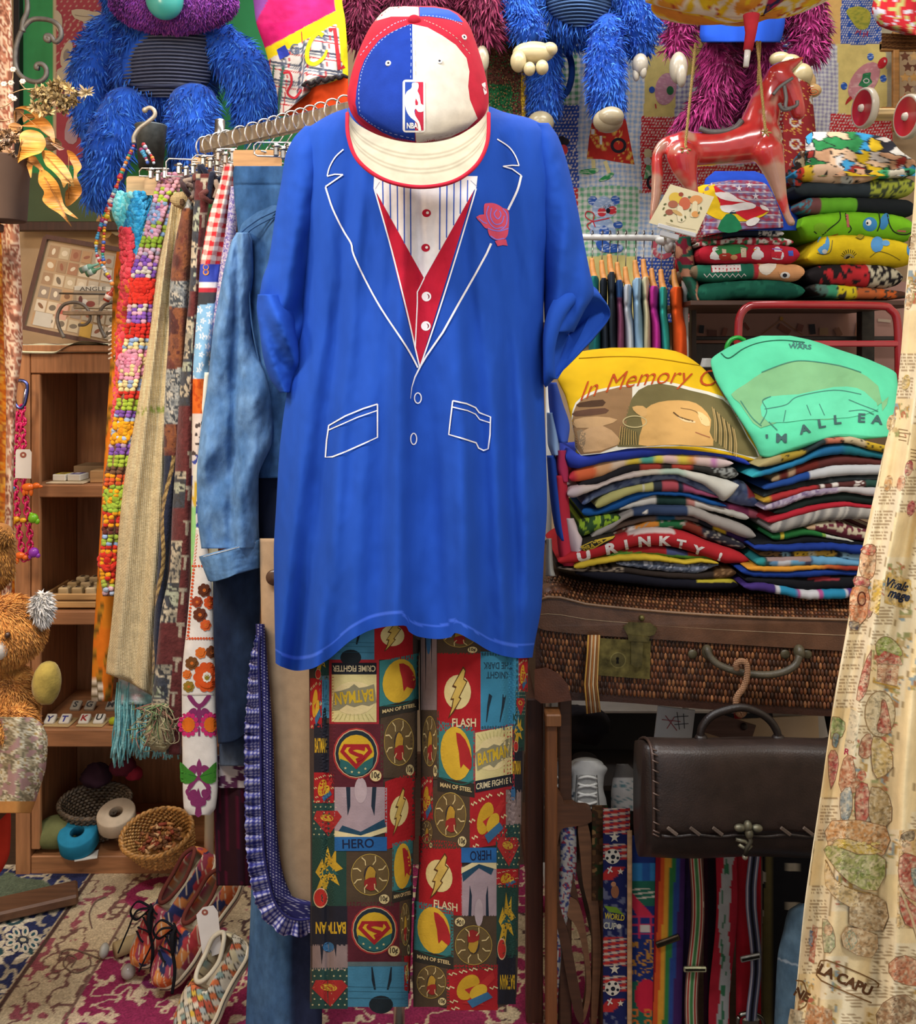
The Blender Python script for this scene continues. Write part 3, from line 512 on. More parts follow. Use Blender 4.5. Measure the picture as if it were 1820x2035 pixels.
MB().tube([tuple(P(x,y,1.80))for x,y in smoothpts([(705,226),(740,300),(790,350),(830,366),(880,352),(930,300),(965,228)],8)],.004,lin(BLUE),8).build('neck_band','jersey',tee)
# printed front
mb=MB(); pr=Print(body,mb,Z(500,350,2.528),3.5,.0012,.0005).z(0); W_='e6e4e6'; RD='b01c34'
pr.poly([(615,0),(1135,0),(1128,60),(1116,72),(867,514),(626,84),(612,60)],W_)
pr.z(1)
for x in(660,697,733,767,800):pr.line([(x-2,20),(x,88+(x-628)*1.8)],5.5,'2f55b8')
for x in(946,981,1017,1050,1085):pr.line([(x,20),(x-2,508-(x-867)*1.741)],5.5,'2f55b8')
for a,b in(((642,30),(622,62)),((1100,22),(1132,52))):pr.line([a,b],2.5,'9aa0b4')
pr.z(1); pr.poly([(628,84),(867,516),(1116,72),(846,948),(830,905)],RD)
pr.z(2); pr.line([(615,60),(700,360),(780,680),(822,865),(845,962)],7,W_,6); pr.line([(1128,62),(1040,360),(940,680),(845,962)],7,W_,6)
pr.line([(867,512),(843,562),(832,582),(832,640),(822,858)],6,W_)
for x,y in((878,186),(874,360)):pr.z(1).ell(x,y,22,20,RD); pr.z(2).ell(x+5,y-2,8,8,'e8dcdc'); pr.ring(x+5,y-2,8,8,2,'8c1a2a')
for x,y in((878,605),(875,753)):pr.z(2).ell(x,y,24,24,W_); pr.z(3).line([(x+13*math.cos(a),y+13*math.sin(a))for a in np.linspace(-1.4,1.1,9)],[1,2,4,5,6,5,4,2,1],'7a2030')
z2=lambda pts:[((500+x/3.033-500)*2.528,(y/3.033-350)*2.528)for x,y in pts]
pr.line(z2([(553,900),(505,945),(470,1005),(455,1060)]),6,W_,5); pr.line(z2([(455,1062),(500,1050),(550,1052)]),6,W_); pr.line(z2([(550,1052),(445,1125)]),7,W_)
pr.line([(371,55),(385,100),(405,160),(440,235),(470,290),(500,340),(512,395),(570,520),(650,665),(750,815),(800,895),(835,962)],8.5,W_,4)
pr.line(z2([(1480,838),(1550,885),(1590,940),(1612,998)]),6,W_,5); pr.line(z2([(1612,998),(1570,996),(1515,1002)]),6,W_); pr.line(z2([(1515,1002),(1570,1018),(1625,1058)]),6,W_); pr.line(z2([(1625,1058),(1600,1150),(1545,1265)]),11,W_,5)
pr.line([(1203,338),(1180,390),(1120,500),(1040,640),(960,785),(880,900),(850,950),(820,1010),(805,1060),(798,1118)],[11,10,10,10,10,9,9,7,4,2],W_)
pr.line([(632,1145),(632,1312),(560,1345),(470,1385),(405,1410),(370,1412),(376,1330),(387,1253),(470,1205),(560,1168),(632,1145)],7,W_); pr.line([(385,1276),(440,1252),(530,1212),(632,1177)],5.5,W_)
pr.line([(1010,1128),(1080,1143),(1125,1163),(1143,1188),(1200,1210),(1197,1300),(1188,1370),(1165,1378),(1140,1366),(1128,1340),(1060,1318),(990,1298),(1000,1210),(1010,1128)],7,W_); pr.line([(1010,1160),(1085,1178),(1125,1196),(1145,1222),(1200,1240)],5.5,W_)
pr.ring(835,1115,17,26,5.5,W_); pr.ring(814,1320,15,28,5.5,W_)
pr.z(1); RS='c44a62'
pr.poly([(1168,145),(1185,136),(1215,136),(1245,148),(1262,160),(1288,172),(1293,215),(1290,270),(1284,300),(1262,322),(1228,322),(1200,305),(1188,280),(1182,240),(1168,200)],RS,3); pr.poly([(1128,205),(1168,192),(1182,225),(1186,262),(1170,258),(1150,232)],RS,2); pr.poly([(1222,326),(1278,318),(1286,350),(1262,346),(1236,352)],RS)
pr.z(2)
for q in([(1190,150),(1180,190),(1195,235),(1225,262),(1262,255)],[(1205,160),(1200,205),(1222,240),(1255,235),(1268,200)],[(1232,168),(1218,190),(1236,215),(1252,195),(1245,175)],[(1262,165),(1282,195),(1278,245),(1250,272)],[(1186,262),(1215,272),(1250,275),(1290,262)],[(1200,300),(1230,318),(1270,312)],[(1140,212),(1165,232),(1182,238)]):pr.line(q,4.5,'7c78d8',6)
mb.build('printed_front','cloth',tb0,'white and red printed tuxedo shirt front')
# ---------------------------------------------------------------- cap
capo=thing('basketball_cap','red, blue and cream flat-brimmed cap with a basketball badge, set above the jersey collar','cap',tuple(V3(832,300,1.7)))
crown=Surf([(12,800,862),(18,775,892),(30,757,915),(50,738,932),(80,722,944),(120,706,957),(160,695,967),(190,690,971),(215,694,971),(240,708,962),(262,735,935),(276,770,895),(284,815,850)],1.80,.13,None,1.0,[(12,.12),(30,.5),(80,.85),(160,1.02),(215,1.06),(262,.98),(284,.85)])
CR,CB,CC='b8263a','1d3c9a','d8d0c0'
mb=MB(); crown.mesh(mb,CR,240,150); cro=mb.build('crown','cloth',capo)
mb=MB(); pr=Print(crown,mb,Z(500,0,3.033),4,.0007,.0003); 
pr.poly([(955,145),(900,165),(830,200),(770,240),(720,300),(680,360),(650,440),(632,540),(625,620),(640,690),(700,740),(790,800),(880,840),(985,860),(972,500),(968,145)],CB,0)
pr.poly([(968,145),(972,500),(990,860),(1100,850),(1200,825),(1300,775),(1362,715),(1335,650),(1315,600),(1305,520),(1312,430),(1295,350),(1230,270),(1150,215),(1060,165)],CC)
pr.poly([(740,128),(780,80),(830,42),(920,38),(1005,42),(1008,95),(940,100),(840,100)],CC); pr.poly([(1010,42),(1100,45),(1190,60),(1240,90),(1275,135),(1150,110),(1060,98),(1012,98)],'2b55b4')
st='9fb0dc'
for q in([(945,150),(830,205),(740,285),(690,365),(660,450),(645,560),(652,680)],[(955,150),(962,300),(958,480)],[(655,690),(720,745),(830,800),(985,838)],[(1030,92),(1130,100),(1210,120),(1270,150)],[(930,118),(850,148),(740,230),(650,340)]):
    q=smoothpts(q,10)
    for k in range(0,len(q)-1,2):pr.line(q[k:k+2],4,st)
for q in([(1040,120),(1130,160),(1230,225),(1320,330)],[(1030,845),(1200,810),(1320,760)],[(985,200),(990,470)]):
    q=smoothpts(q,10)
    for k in range(0,len(q)-1,2):pr.line(q[k:k+2],3.5,'b9ad9c')
pr.poly([(1386,505),(1408,495),(1418,560),(1404,572)],'e2d8d8'); pr.text('N',1402,534,44,'a8263a',-.15,.7)
mb.build('crown_panels','cloth',cro,'blue, cream and white panels of the cap crown')
mb=MB(); pr=Print(crown,mb,Z(500,0,3.033),4,.0026,.0004)
rr=lambda x0,y0,x1,y1,r:[(cx_+r*math.cos(a),cy_+r*math.sin(a))for cx_,cy_,a0 in((x1-r,y0+r,-math.pi/2),(x1-r,y1-r,0),(x0+r,y1-r,math.pi/2),(x0+r,y0+r,math.pi))for a in np.linspace(a0,a0+math.pi/2,5)]
pr.poly(rr(910,480,1046,798,20),'e9e4de'); pr.poly([(924,494),(985,494),(985,786),(924,786)],'2a4aa4'); pr.poly([(985,494),(1034,494),(1036,786),(985,786)],'b82c44')
pr.poly([(968,500),(1003,500),(1005,530),(999,548),(1012,575),(1020,625),(1036,634),(1036,670),(1004,674),(990,655),(980,668),(988,700),(1010,735),(1022,785),(1004,785),(998,742),(962,712),(938,680),(926,640),(922,590),(935,552),(958,536),(966,520)],'ece8e2',2)
pr.poly([(990,592),(1003,618),(1001,632),(988,634),(985,612)],'b82c44'); pr.text('NBA',968,757,48,'ece8e2',0,1,.03,width=66); mb.build('badge','cloth',cro,'white-edged badge with player silhouette and the letters NBA')
for x,y,r_ in((824,383,22),(1133,370,20),(1280,226,19)):
    q=crown.front(500+x/3.033,y/3.033,.001); MB().lathe(q,[(.0022,.0),(.0024,.0022),(.0052,.0022),(.0058,0)],lin('dcd8d4'),14,(0 if x<1200 else .5,-1,.25)).lathe(q,[(.0001,.0008),(.0024,.0008)],lin('2a2a34'),10,(0,-1,.25)).build('eyelet','cloth',cro)
q=crown.front(823,40,.002); MB().ball(q,(.0125,.01,.010),lin(CR),10).build('button','cloth',cro)
inn=smoothpts([(690,205),(697,232),(722,254),(770,275),(830,284),(890,277),(935,255),(962,230),(971,205)],12); out=smoothpts([(690,222),(692,268),(712,316),(762,353),(830,368),(898,358),(945,326),(968,280),(971,222)],12)
t=np.linspace(0,1,22)[:,None]; sx=np.abs(np.linspace(-1,1,len(inn)))[None]
bx=inn[None,:,0]*(1-t)+out[None,:,0]*t; by=inn[None,:,1]*(1-t)+out[None,:,1]*t; YI=(1.80-.138*np.sqrt(np.clip(1-((inn[:,0]-831)/150)**2,.0,1)))[None]; bY=YI*(1-t)+(1.585+.10*sx**2.2)*t+.012*np.sin(t*math.pi)*-1
top=P1(bx,by,bY); cc=np.where((np.abs((t*9)%1-.5)<.12)&(t>.08)&(t<.93),1,0); C=np.where(cc[...,None]>0,lin('9c947f'),lin('b9b09a'))*np.ones(top.shape)
mb=MB(); mb.grid(top,C,flip=True); mb.grid(top+[0,.002,-.006],lin(CR)); bri=mb.build('brim','cloth',capo,'cream flat brim stitched in rows')
e=top[-1]+[0,.001,-.003]; MB().tube(e,.0036,lin(CR),8).build('brim_edge','cloth',bri,'red edge piping of the brim')
# ---------------------------------------------------------------- trousers
trs=thing('comic_trousers','printed lounge trousers covered in comic badge squares, below the blue jersey','trousers',(c0.x,YM,.2))
hemL=lambda x:interp(x,[612,625,645,680,750,790,825],[1986,1999,2004,2001,1990,1980,1970]); hemR=lambda x:interp(x,[812,826,845,890,956,1005,1035],[1962,1982,1994,2004,2008,1998,1970])
def lf(k,cr):return lambda x,y:.004*np.sin(y/95.+k)*np.sin(x/40.)+.008*(fbm(x/55,y/130,60+k)-.5)+.012*np.exp(-((x-cr)/7)**2)
legL=Surf([(1190,612,838),(1320,614,832),(1500,615,827),(1700,617,821),(1900,617,816),(2010,615,812)],YM,.09,lf(1,651)); legR=Surf([(1190,834,1062),(1320,833,1050),(1500,836,1042),(1640,838,1036),(1800,824,1030),(1900,820,1029),(2010,820,1025)],YM,.09,lf(3,1012))
mbs={}
for s_,hm,k in((legL,hemL,0),(legR,hemR,1)):
    s_.botf=hm; mb=MB(); s_.mesh(mb,'463a34',110,110,False); i2_=Surf(s_.r,YM,.082,s_.fold,1,None,None,lambda x,hm=hm:hm(x)-1.5); i2_.mesh(mb,'6a6660',60,40,False); LG=globals().setdefault('LG',[]); LG.append(mb.build('leg','cloth',trs,('left leg, seen at left','right leg, seen at right')[k]))
MB().tube([tuple(P(x,1222,YM))for x in np.linspace(640,1030,8)],.05,lin('463a34'),12).build('waist','cloth',trs)
za=lambda x,y:(600+x/3.79,1200+y/3.79); zb=lambda x,y:(600+x/3.79,1600+y/3.79)
def motif(surf,mb,kind,q,flip=False,off=.0018):
    q=np.array(q,float)
    if flip:q=q[[2,3,0,1]]
    tf=lambda p:(q[0]*(1-p[:,:1])+q[1]*p[:,:1])*(1-p[:,1:2])+(q[3]*(1-p[:,:1])+q[2]*p[:,:1])*p[:,1:2]
    pr=Print(surf,mb,tf,8,off,.0003); R=lambda a,b,c,d,col:pr.poly([(a,b),(c,b),(c,d),(a,d)],col)
    star=lambda x,y,r,col,n=5:pr.poly([(x+r*(1 if i%2==0 else .42)*math.sin(i*math.pi/n),y-r*.8*(1 if i%2==0 else .42)*math.cos(i*math.pi/n))for i in range(2*n)],col)
    if kind in('flash','flash2','bolt'):
        R(.0,.0,1,1,'a82026'); pr.ell(.47,.50,.31,.22,'dcc98c'); pr.poly([(.6,.17),(.66,.22),(.62,.33),(.7,.36),(.52,.56),(.56,.58),(.38,.76),(.25,.84),(.32,.72),(.36,.6),(.30,.60),(.42,.45),(.34,.43)],'5a3a20'); pr.poly([(.6,.2),(.64,.23),(.6,.34),(.67,.37),(.49,.57),(.53,.59),(.38,.73),(.29,.8),(.35,.7),(.39,.58),(.33,.58),(.45,.43),(.38,.41)],'cfae58')
        if kind!='bolt':pr.text('FLASH',.62,.89,.15,'dccaa0',0,1,.02,width=.55)
    elif kind=='steel':
        R(0,0,1,.8,'3b7a7a'); R(0,.8,1,1,'34302a'); pr.ell(.5,.42,.42,.38,'d2aa34'); pr.poly([(.5,.12),(.75,.2),(.92,.45),(.88,.62),(.7,.55),(.62,.62),(.58,.4)],'a82a2c',2); pr.line([(.1,.8),(.4,.84),(.7,.84),(.98,.76)],.02,'27564f',4); pr.text('MAN OF STEEL',.5,.9,.085,'d0b884',0,1,.03,width=.85)
    elif kind=='fighter':
        R(0,0,1,1,'a12c34'); R(.05,.03,.95,.77,'d6c88c'); pr.ell(.5,.4,.44,.26,'dfcc96'); pr.poly([(.05,.34),(.2,.28),(.35,.3),(.5,.26),(.65,.3),(.8,.22),(.95,.2),(.9,.5),(.75,.52),(.6,.56),(.5,.62),(.4,.56),(.25,.58),(.1,.62)],'8a8468'); pr.text('BATMAN',.5,.42,.26,'c8a62c',-.08,1,.03,width=.78); R(.05,.77,.95,.95,'23262e'); pr.text('CRIME FIGHTER',.5,.86,.13,'dccca4',0,1,.02,width=.86)
        for k in range(9):pr.line([(.1+.1*k,.06),(.2+.075*k,.16)],.008,'b6b06c')
    elif kind=='shield':
        R(0,0,1,1,'59242e'); pr.ell(.5,.47,.43,.41,'a83434'); pr.ell(.5,.47,.40,.385,'d0b48c'); pr.ell(.5,.47,.385,.37,'25323c'); pr.ell(.5,.47,.33,.30,'d2a92e'); pr.poly([(.2,.55),(.35,.6),(.5,.72),(.65,.6),(.82,.52),(.8,.68),(.65,.8),(.5,.83),(.33,.79),(.2,.68)],'2f6464')
        pr.poly([(.27,.32),(.73,.32),(.8,.44),(.5,.72),(.2,.44)],'a3262c'); pr.poly([(.33,.37),(.68,.37),(.72,.42),(.5,.63),(.28,.43)],'d2a92e'); pr.line([(.66,.4),(.5,.375),(.38,.42),(.5,.48),(.62,.52),(.5,.58)],.06,'a3262c',5)
        for x,y in((.3,.7),(.42,.76),(.55,.77),(.67,.71)):star(x,y,.03,'d6c890')
        pr.ell(.86,.82,.12,.10,'7a3a30'); pr.ell(.86,.82,.105,.088,'dcc890'); pr.text('10¢',.86,.82,.13,'44382c',0,1,.03,width=.15)
    elif kind=='burst':
        R(0,0,1,1,'4f4032'); pr.ell(.5,.45,.40,.36,'6a5636'); pr.ring(.5,.45,.40,.36,.012,'b89a4a'); pr.ell(.5,.45,.13,.16,'3d3434'); pr.poly([(.5,.3),(.62,.4),(.55,.62),(.4,.58),(.42,.4)],'b48c34',2); pr.poly([(.38,.55),(.62,.5),(.6,.72),(.42,.7)],'962c2a',2)
        for k in range(8):a=k*.785+.3; pr.line([(.5+.2*math.cos(a),.45+.18*math.sin(a)),(.5+.29*math.cos(a+.12),.45+.26*math.sin(a+.12)),(.5+.38*math.cos(a),.45+.34*math.sin(a))],.022,'d8c088')
        pr.ell(.8,.88,.11,.085,'d8c48e'); pr.text('10¢',.8,.88,.12,'44382c',0,1,.03,width=.15)
    elif kind=='hero':
        R(0,0,1,.72,'a8949a'); pr.poly([(.22,.0),(.3,.0),(.3,.3),(.25,.45)],'24303e'); pr.poly([(.72,.0),(.8,0),(.76,.45),(.7,.3)],'24303e'); pr.ell(.5,.05,.12,.2,'b9a6aa'); pr.poly([(.15,.6),(.5,.7),(.95,.5),(1,.7),(.5,.84),(.05,.72)],'27485e'); pr.poly([(0,.68),(.5,.76),(1,.62),(1,.7),(.5,.83),(0,.78)],'dccc9c'); R(0,.78,1,1,'2c64a0'); pr.text('HERO',.45,.885,.2,'1c2440',-.03,1,.01,width=.6)
    elif kind=='knight':
        R(0,0,1,1,'3d84a4'); 
        for a,b in(((.05,.03),(.05,.97)),((.05,.97),(.95,.97)),((.95,.03),(.05,.03))):
            for k in range(14):t_=k/13; pr.ell(a[0]*(1-t_)+b[0]*t_,a[1]*(1-t_)+b[1]*t_,.03,.02,'2f5668',k)
        pr.text('THE DARK',.55,.82,.12,'27465a',0,1,.02,width=.75); pr.text('KNIGHT',.55,.7,.12,'27465a',0,1,.02,width=.6); pr.line([(.5,.1),(.42,.3),(.38,.45)],[.02,.06,.09],'22303c'); pr.line([(.85,.1),(.8,.3),(.74,.45)],[.02,.06,.09],'22303c')
    elif kind=='sky':
        R(0,0,1,1,'4682a0'); R(0,0,1,.1,'5e6e70'); pr.line([(.4,.12),(.42,.4),(.45,.62)],[.02,.05,.03],'1f2a34'); pr.line([(.72,.12),(.7,.4),(.66,.62)],[.02,.05,.03],'1f2a34'); pr.ell(.55,.95,.2,.2,'222a30'); [pr.line([(0,y),(1,y+.03)],.008,'2f5a6c')for y in(.55,.65,.8)]
    elif kind=='run':
        R(0,0,1,1,'a8242a'); pr.ell(.42,.5,.2,.3,'c99c2c',.5); pr.poly([(.35,.55),(.6,.45),(.9,.15),(.95,.3),(.6,.7),(.75,.9),(.3,.85),(.5,.7)],'b43030'); pr.ell(.62,.6,.14,.2,'d0a834',.8)
        for k,(x,y)in enumerate(((.1,.2),(.05,.5),(.12,.8),(.5,.1),(.8,.1),(.9,.5),(.15,.95),(.3,.15))):pr.line([(x-.06,y),(x,y+.04),(x+.02,y-.02),(x+.1,y+.02)],.03,'dcca98')
        pr.poly([(.4,.8),(.8,.6),(.9,.72),(.5,.95)],'3c6a90')
    elif kind=='stars':
        R(0,0,1,1,'2b4a46'); [star((.07+.17*i+.05*(j%2))%1,.06+.14*j,.035,'d8cfa0')for i in range(6)for j in range(7)]; pr.poly([(.15,.3),(.85,.3),(1,.45),(.55,.95),(.05,.5)],'a83030'); pr.ell(.5,.48,.22,.09,'c9a03a',.1)
    elif kind=='green':
        R(0,0,1,1,'28463e'); pr.poly([(.1,.5),(.3,.3),(.35,.4),(.45,.1),(.55,.3),(.7,.15),(.7,.35),(.9,.45),(.65,.5),(.8,.7),(.5,.6),(.4,.85),(.3,.7),(.1,.8),(.25,.6)],'c8a030'); pr.poly([(.2,.55),(.5,.4),(.8,.55),(.5,.52)],'2b5a58')
        pr.ell(.25,.88,.2,.14,'b8322c'); pr.ring(.25,.88,.2,.14,.02,'d8b48c')
    elif kind=='bat':
        R(0,0,1,1,'262630'); pr.text('BATMAN',.45,.45,.4,'cca42c',.0,1,.03,width=.8)
    elif kind=='lilac':
        R(0,0,1,1,'8e7c7a'); pr.poly([(.25,0),(.35,0),(.3,.8)],'1f222c'); pr.poly([(.7,0),(.62,0),(.68,.5)],'1f222c'); pr.ell(.48,.1,.15,.2,'3c6a94')
A,B_=za,zb
MBs=[MB(),MB()]
def M_(side,kind,x0,y0,x1,y1,z=za,flip=False,sl=0,sr=0,off=.0018):
    """sl, sr shift the left/right edges down (slant)"""
    z1=z if not isinstance(z,tuple)else z[0]; z2_=z if not isinstance(z,tuple)else z[1]
    motif((legL,legR)[side],MBs[side],kind,[z1(x0,y0+sl),z1(x1,y0+sr),z2_(x1,y1+sr),z2_(x0,y1+sl)],flip,off)
AB=(za,zb)
M_(0,'sky',150,120,545,420); M_(0,'bolt',545,60,835,420); M_(0,'fighter',205,420,580,905,flip=True); M_(0,'steel',583,400,880,830,sl=30,sr=-30); M_(0,'shield',205,905,612,1380); M_(0,'burst',592,820,868,1310); M_(0,'hero',245,1380,640,345,AB); M_(0,'bolt',625,1300,852,300,AB,sl=40,sr=-40)
M_(0,'burst',335,330,690,760,zb); M_(0,'steel',680,270,835,720,zb,sl=20,sr=-20); M_(0,'shield',340,730,750,1180,zb); M_(0,'burst',735,700,820,1140,zb); M_(0,'sky',345,1180,800,1520,zb); M_(0,'bolt',770,1130,815,1400,zb)
M_(0,'green',95,300,200,560,off=.0014); M_(0,'sky',130,540,205,860,off=.0014); M_(0,'run',60,560,150,940,off=.0015); M_(0,'bat',90,900,205,1270,off=.0016); M_(0,'run',90,1270,240,1500,off=.0016); M_(0,'stars',75,1470,300,250,AB,off=.0014); M_(0,'green',75,250,335,760,zb); M_(0,'bat',60,760,345,1060,zb,flip=True); M_(0,'lilac',65,1050,345,1240,zb); M_(0,'stars',60,1225,345,1535,zb)
M_(1,'lilac',895,200,1015,800); M_(1,'burst',1020,100,1350,380); M_(1,'flash',1018,370,1345,960); M_(1,'knight',1345,360,1635,950,flip=True); M_(1,'burst',895,800,1030,1320); M_(1,'steel',1020,900,1300,1430,sl=-20,sr=30); M_(1,'fighter',1290,930,1600,1420,sl=30,sr=-30)
M_(1,'run',895,1300,985,120,AB); M_(1,'burst',970,1380,1265,330,AB); M_(1,'run',1262,1400,1545,310,AB,sl=20,sr=-20); M_(1,'burst',890,100,990,330,zb); M_(1,'flash',880,250,1205,800,zb,sl=-20,sr=40); M_(1,'hero',1200,320,1465,835,zb,flip=True); M_(1,'steel',845,740,1140,1200,zb,sl=-20,sr=40); M_(1,'burst',1120,830,1465,1240,zb,flip=True); M_(1,'burst',838,1180,1110,1520,zb); M_(1,'run',1090,1200,1475,1545,zb)
M_(1,'run',1630,400,1700,660); M_(1,'stars',1610,650,1680,850); M_(1,'green',1590,820,1675,1110); M_(1,'bat',1575,1080,1660,1420); M_(1,'lilac',1535,1400,1650,150,AB); M_(1,'stars',1460,140,1640,480,zb); M_(1,'run',1465,480,1630,620,zb); M_(1,'green',1465,600,1625,1150,zb); M_(1,'bat',1470,1130,1610,1500,zb,flip=True)
for k in(0,1):MBs[k].c=[a_*.8 for a_ in MBs[k].c]; MBs[k].build('printed_squares','cloth',LG[k],'comic badges and lettering printed in squares')
# ================================================================ the clothes rack on the left and what hangs on it
def xyY(px):return interp(px,[400,700],[2.47,2.12])  # distance of the rail at a picture column
def garment(name,label,cat,rows,Y,d,col,m,fold=None,nu=48,nv=90,parent=None,cap=True,group=None,topf=None,botf=None,extra=None,rowd=None):
    mb=MB(); s=Surf(rows,Y,d,fold,1,rowd,topf,botf); s.mesh(mb,col,nu,nv,cap)
    if extra:extra(s,mb)
    o=mb.build(name,m,parent,label,cat,group); o['_s']=0; return o,s
def vf(a,w,k,sl=0):return lambda x,y:a*np.sin((x+sl*y)/w+k)+a*.8*(fbm((x+sl*y)/w/1.5,y/160,int(k*10)+5)-.5)
rack=thing('clothes_rack','chrome clothes rail on posts carrying the hanging vintage garments','clothes rack',(V3(410,1,2.46).x,2.46,0))
a=P(401,297,2.47); b=P(760,196,2.05); d=b-a; L0=np.linalg.norm(d); R=Matrix.Rotation(math.atan2(d[1],d[0]),4,'Z')
mb=MB().box((a+b)/2-[0,0,0],(L0,.018,.042),lin('b4b2ae'),R,.003); mb.build('rail','metal',rack)
a2=P(437,240,2.435); a3=a2.copy(); a3[0]=P(412,1700,2.435)[0]; a3[2]=.03; mid_=a2+(a3-a2)*.45
MB().tube([a2,a2+(a3-a2)*.02,mid_],[.0135,.0145,.0145],lin('b9b7b2'),14).ball(a2,(.0135,.0135,.006),lin('c9c7c2'),8).build('post','metal',rack)
MB().tube([mid_,a3],.0125,lin('c6c1a4'),14).build('lower_post','plastic',rack,'cream lower post'); MB().box(a3-[0,0,.01],(.05,.12,.022),lin('6a6660'),R,.006).build('foot','metal',rack)
bz=(a+b)/2
def railpt(px):
    t=(px-401)/(760-401); X=a+(b-a)*t; return X
n_=0
for px in(409,421,437,453,481,506,529,548,566,583,601,620,641,664,688):
    c=P(px,float(np.interp(px,[401,760],[297,196])),float(xyY(px))); dn=np.array([.64,.77,0]); t=np.linspace(-2.6,1.75,18)
    r_=.031; pts=[c+np.array([0,0,.0])+r_*(math.cos(q+math.pi/2)*dn*-1+np.array([0,0,1])*math.sin(q+math.pi/2))for q in t]; pts+=[c+np.array([0,0,-.05])-dn*.002,c+np.array([0,0,-.085])]
    hg=MB().tube(pts,.0022,lin('c8c4c0'),7); q=c+np.array([0,0,-.085])
    hg.tube([q-dn*.10,q+dn*.14],.0022,lin('c8c4c0'),6); hg.build('hanger_hook','metal',None,'chrome hanger hook on the rail, %s counting from the rack post'%'first second third fourth fifth sixth seventh eighth ninth tenth eleventh twelfth thirteenth fourteenth fifteenth'.split()[n_],'hanger','chrome hanger hooks along the rail'); n_+=1
# clip hangers: bent chrome rods with clips
def rodloop(pts,Y,r=.0022):mbb.tube(P(*np.array(pts,float).T,Y),r,lin('cbc8c4'),7)
for i,(q,Y,lb)in enumerate((([(336,336),(282,334),(277,340),(277,350),(336,352)],2.36,'chrome clip hanger over the turquoise crochet'),([(392,318),(336,315),(330,322),(331,350),(392,352)],2.33,'chrome clip hanger holding the granny-square scarf'),([(440,312),(390,308),(382,315),(383,322),(440,326)],2.30,'chrome clip hanger above the sack cloth'),([(470,296),(435,296),(430,303),(430,318),(470,320)],2.22,'chrome clip hanger beside the wooden one'),([(585,284),(512,283),(505,289),(505,306),(512,310),(585,312)],2.12,'chrome clip hanger in front of the jeans waistband'))):
    mbb=MB(); rodloop(q,Y)
    for k in range(3):
        x=q[0][0]-8-14*k; c=P(x,(q[0][1]+q[-1][1])/2+6*(k%2),Y-.004); mbb.box(c,(.012,.012,.03),lin('bdbab4'),None,.003); mbb.tube([c+[-.01,-.006,.008],c+[.01,-.006,.008]],.003,lin('8f8c88'),6)
    mbb.build('clip_hanger','metal',None,lb,'hanger','chrome clip hangers')
for i,(x0_,y0_,x1_,y1_,Y,lb)in enumerate(((251,350,288,386,2.45,'pale wooden hanger end, left of the two at the far crochet'),(287,351,322,388,2.43,'pale wooden hanger end, right of the two at the far crochet'),(463,298,560,332,2.19,'broad honey wooden trouser hanger above the jeans'),(380,312,420,332,2.33,'small piece of wooden hanger behind the chrome clips'))):
    mb=MB(); rrq=[(x0_+6*(1-math.cos(t)),(y0_ if k<1 else y1_)+(6 if k<1 else-6)*(1-math.sin(t)))for k in(0,1)for t in(np.linspace(0,1.57,5)if k<1 else np.linspace(1.57,0,5))]
    pts=rrq[:5]+[(x1_,y0_),(x1_,y1_)]+rrq[5:]; mb.plate(pts,lambda p:P1(p[:,0],p[:,1],Y+0*p[:,0]),lambda p:P1(p[:,0],p[:,1],Y+.02+0*p[:,0]),lin(['c9a778','c9a778','b98a55','c49a66'][i])); mb.build('wooden_hanger','oak',None,lb,'hanger','wooden hangers on the rail')
# ---- far left: orange leafy sheet
def c_sheet(x,y):
    C=put(flat('c8781e')(x,y),noise(x/30,y/60,2)>.5,'d0701c'); D,h,ox,oy=voro((x+.25*y)/26,y/44,3,.5); C=put(C,((ox/.22)**2+(oy/.42)**2<1),'6a4f1c'); C=put(C,((ox/.22)**2+(oy/.42)**2<1)&(np.sin(y/2.6)>.5),'a87824')
    C=put(C,(y>1345)&(x<204+0*y),'5a4a26'); return put(C,(y>1350)&(x<206)&(np.sin(y/3.4+x/5)>.2),'d8cfc0')
garment('leafy_sheet','long orange and brown leaf-patterned cloth hanging at the far left of the rack','cloth',[(500,232,262),(547,226,256),(700,220,246),(850,211,240),(1000,202,236),(1184,191,232),(1300,184,230),(1394,181,222)],2.50,.03,c_sheet,'cloth',vf(.006,9,1),extra=lambda s,m:[Print(s,m,off=.001).line([(215,y),(228,y-6)],3,'e0d8cc')for y in range(650,720,9)])
def bumps(m,s,n,x_of,cols,r0,seed,off=.002,sq=.5):
    """rows of raised crochet stitches"""
    r=np.random.RandomState(seed)
    for k in range(n):
        y=s.r[0,0]+(s.r[-1,0]-s.r[0,0])*r.rand(); l,rr_=s.lr(y); x=l+(rr_-l)*(.08+.84*r.rand()); c=cols(x,y,r)
        m.ball(s.front(x,y,off),(r0*(.8+.5*r.rand()),r0*sq,r0*(.8+.5*r.rand())),lin(c),4)
mb=MB(); s1=Surf([(383,222,300),(400,219,305),(430,224,312),(460,238,300),(500,252,290),(520,262,282)],2.46,.035,vf(.006,8,2)); s1.mesh(mb,lambda x,y:mixc('6cc4cc','2f9cc8',ss(240,275,x+.3*(y-400))),40,50); bumps(mb,s1,420,0,lambda x,y,r:('5fc0c8','84d0d4','4fb4c4')[r.randint(3)]if x+.3*(y-400)<262 else('2f9ed0','48aede','2a8cc0')[r.randint(3)],.0085,3)
mb.build('turquoise_crochet','knit',None,'fluffy turquoise crochet blanket folded over the far hangers','blanket')
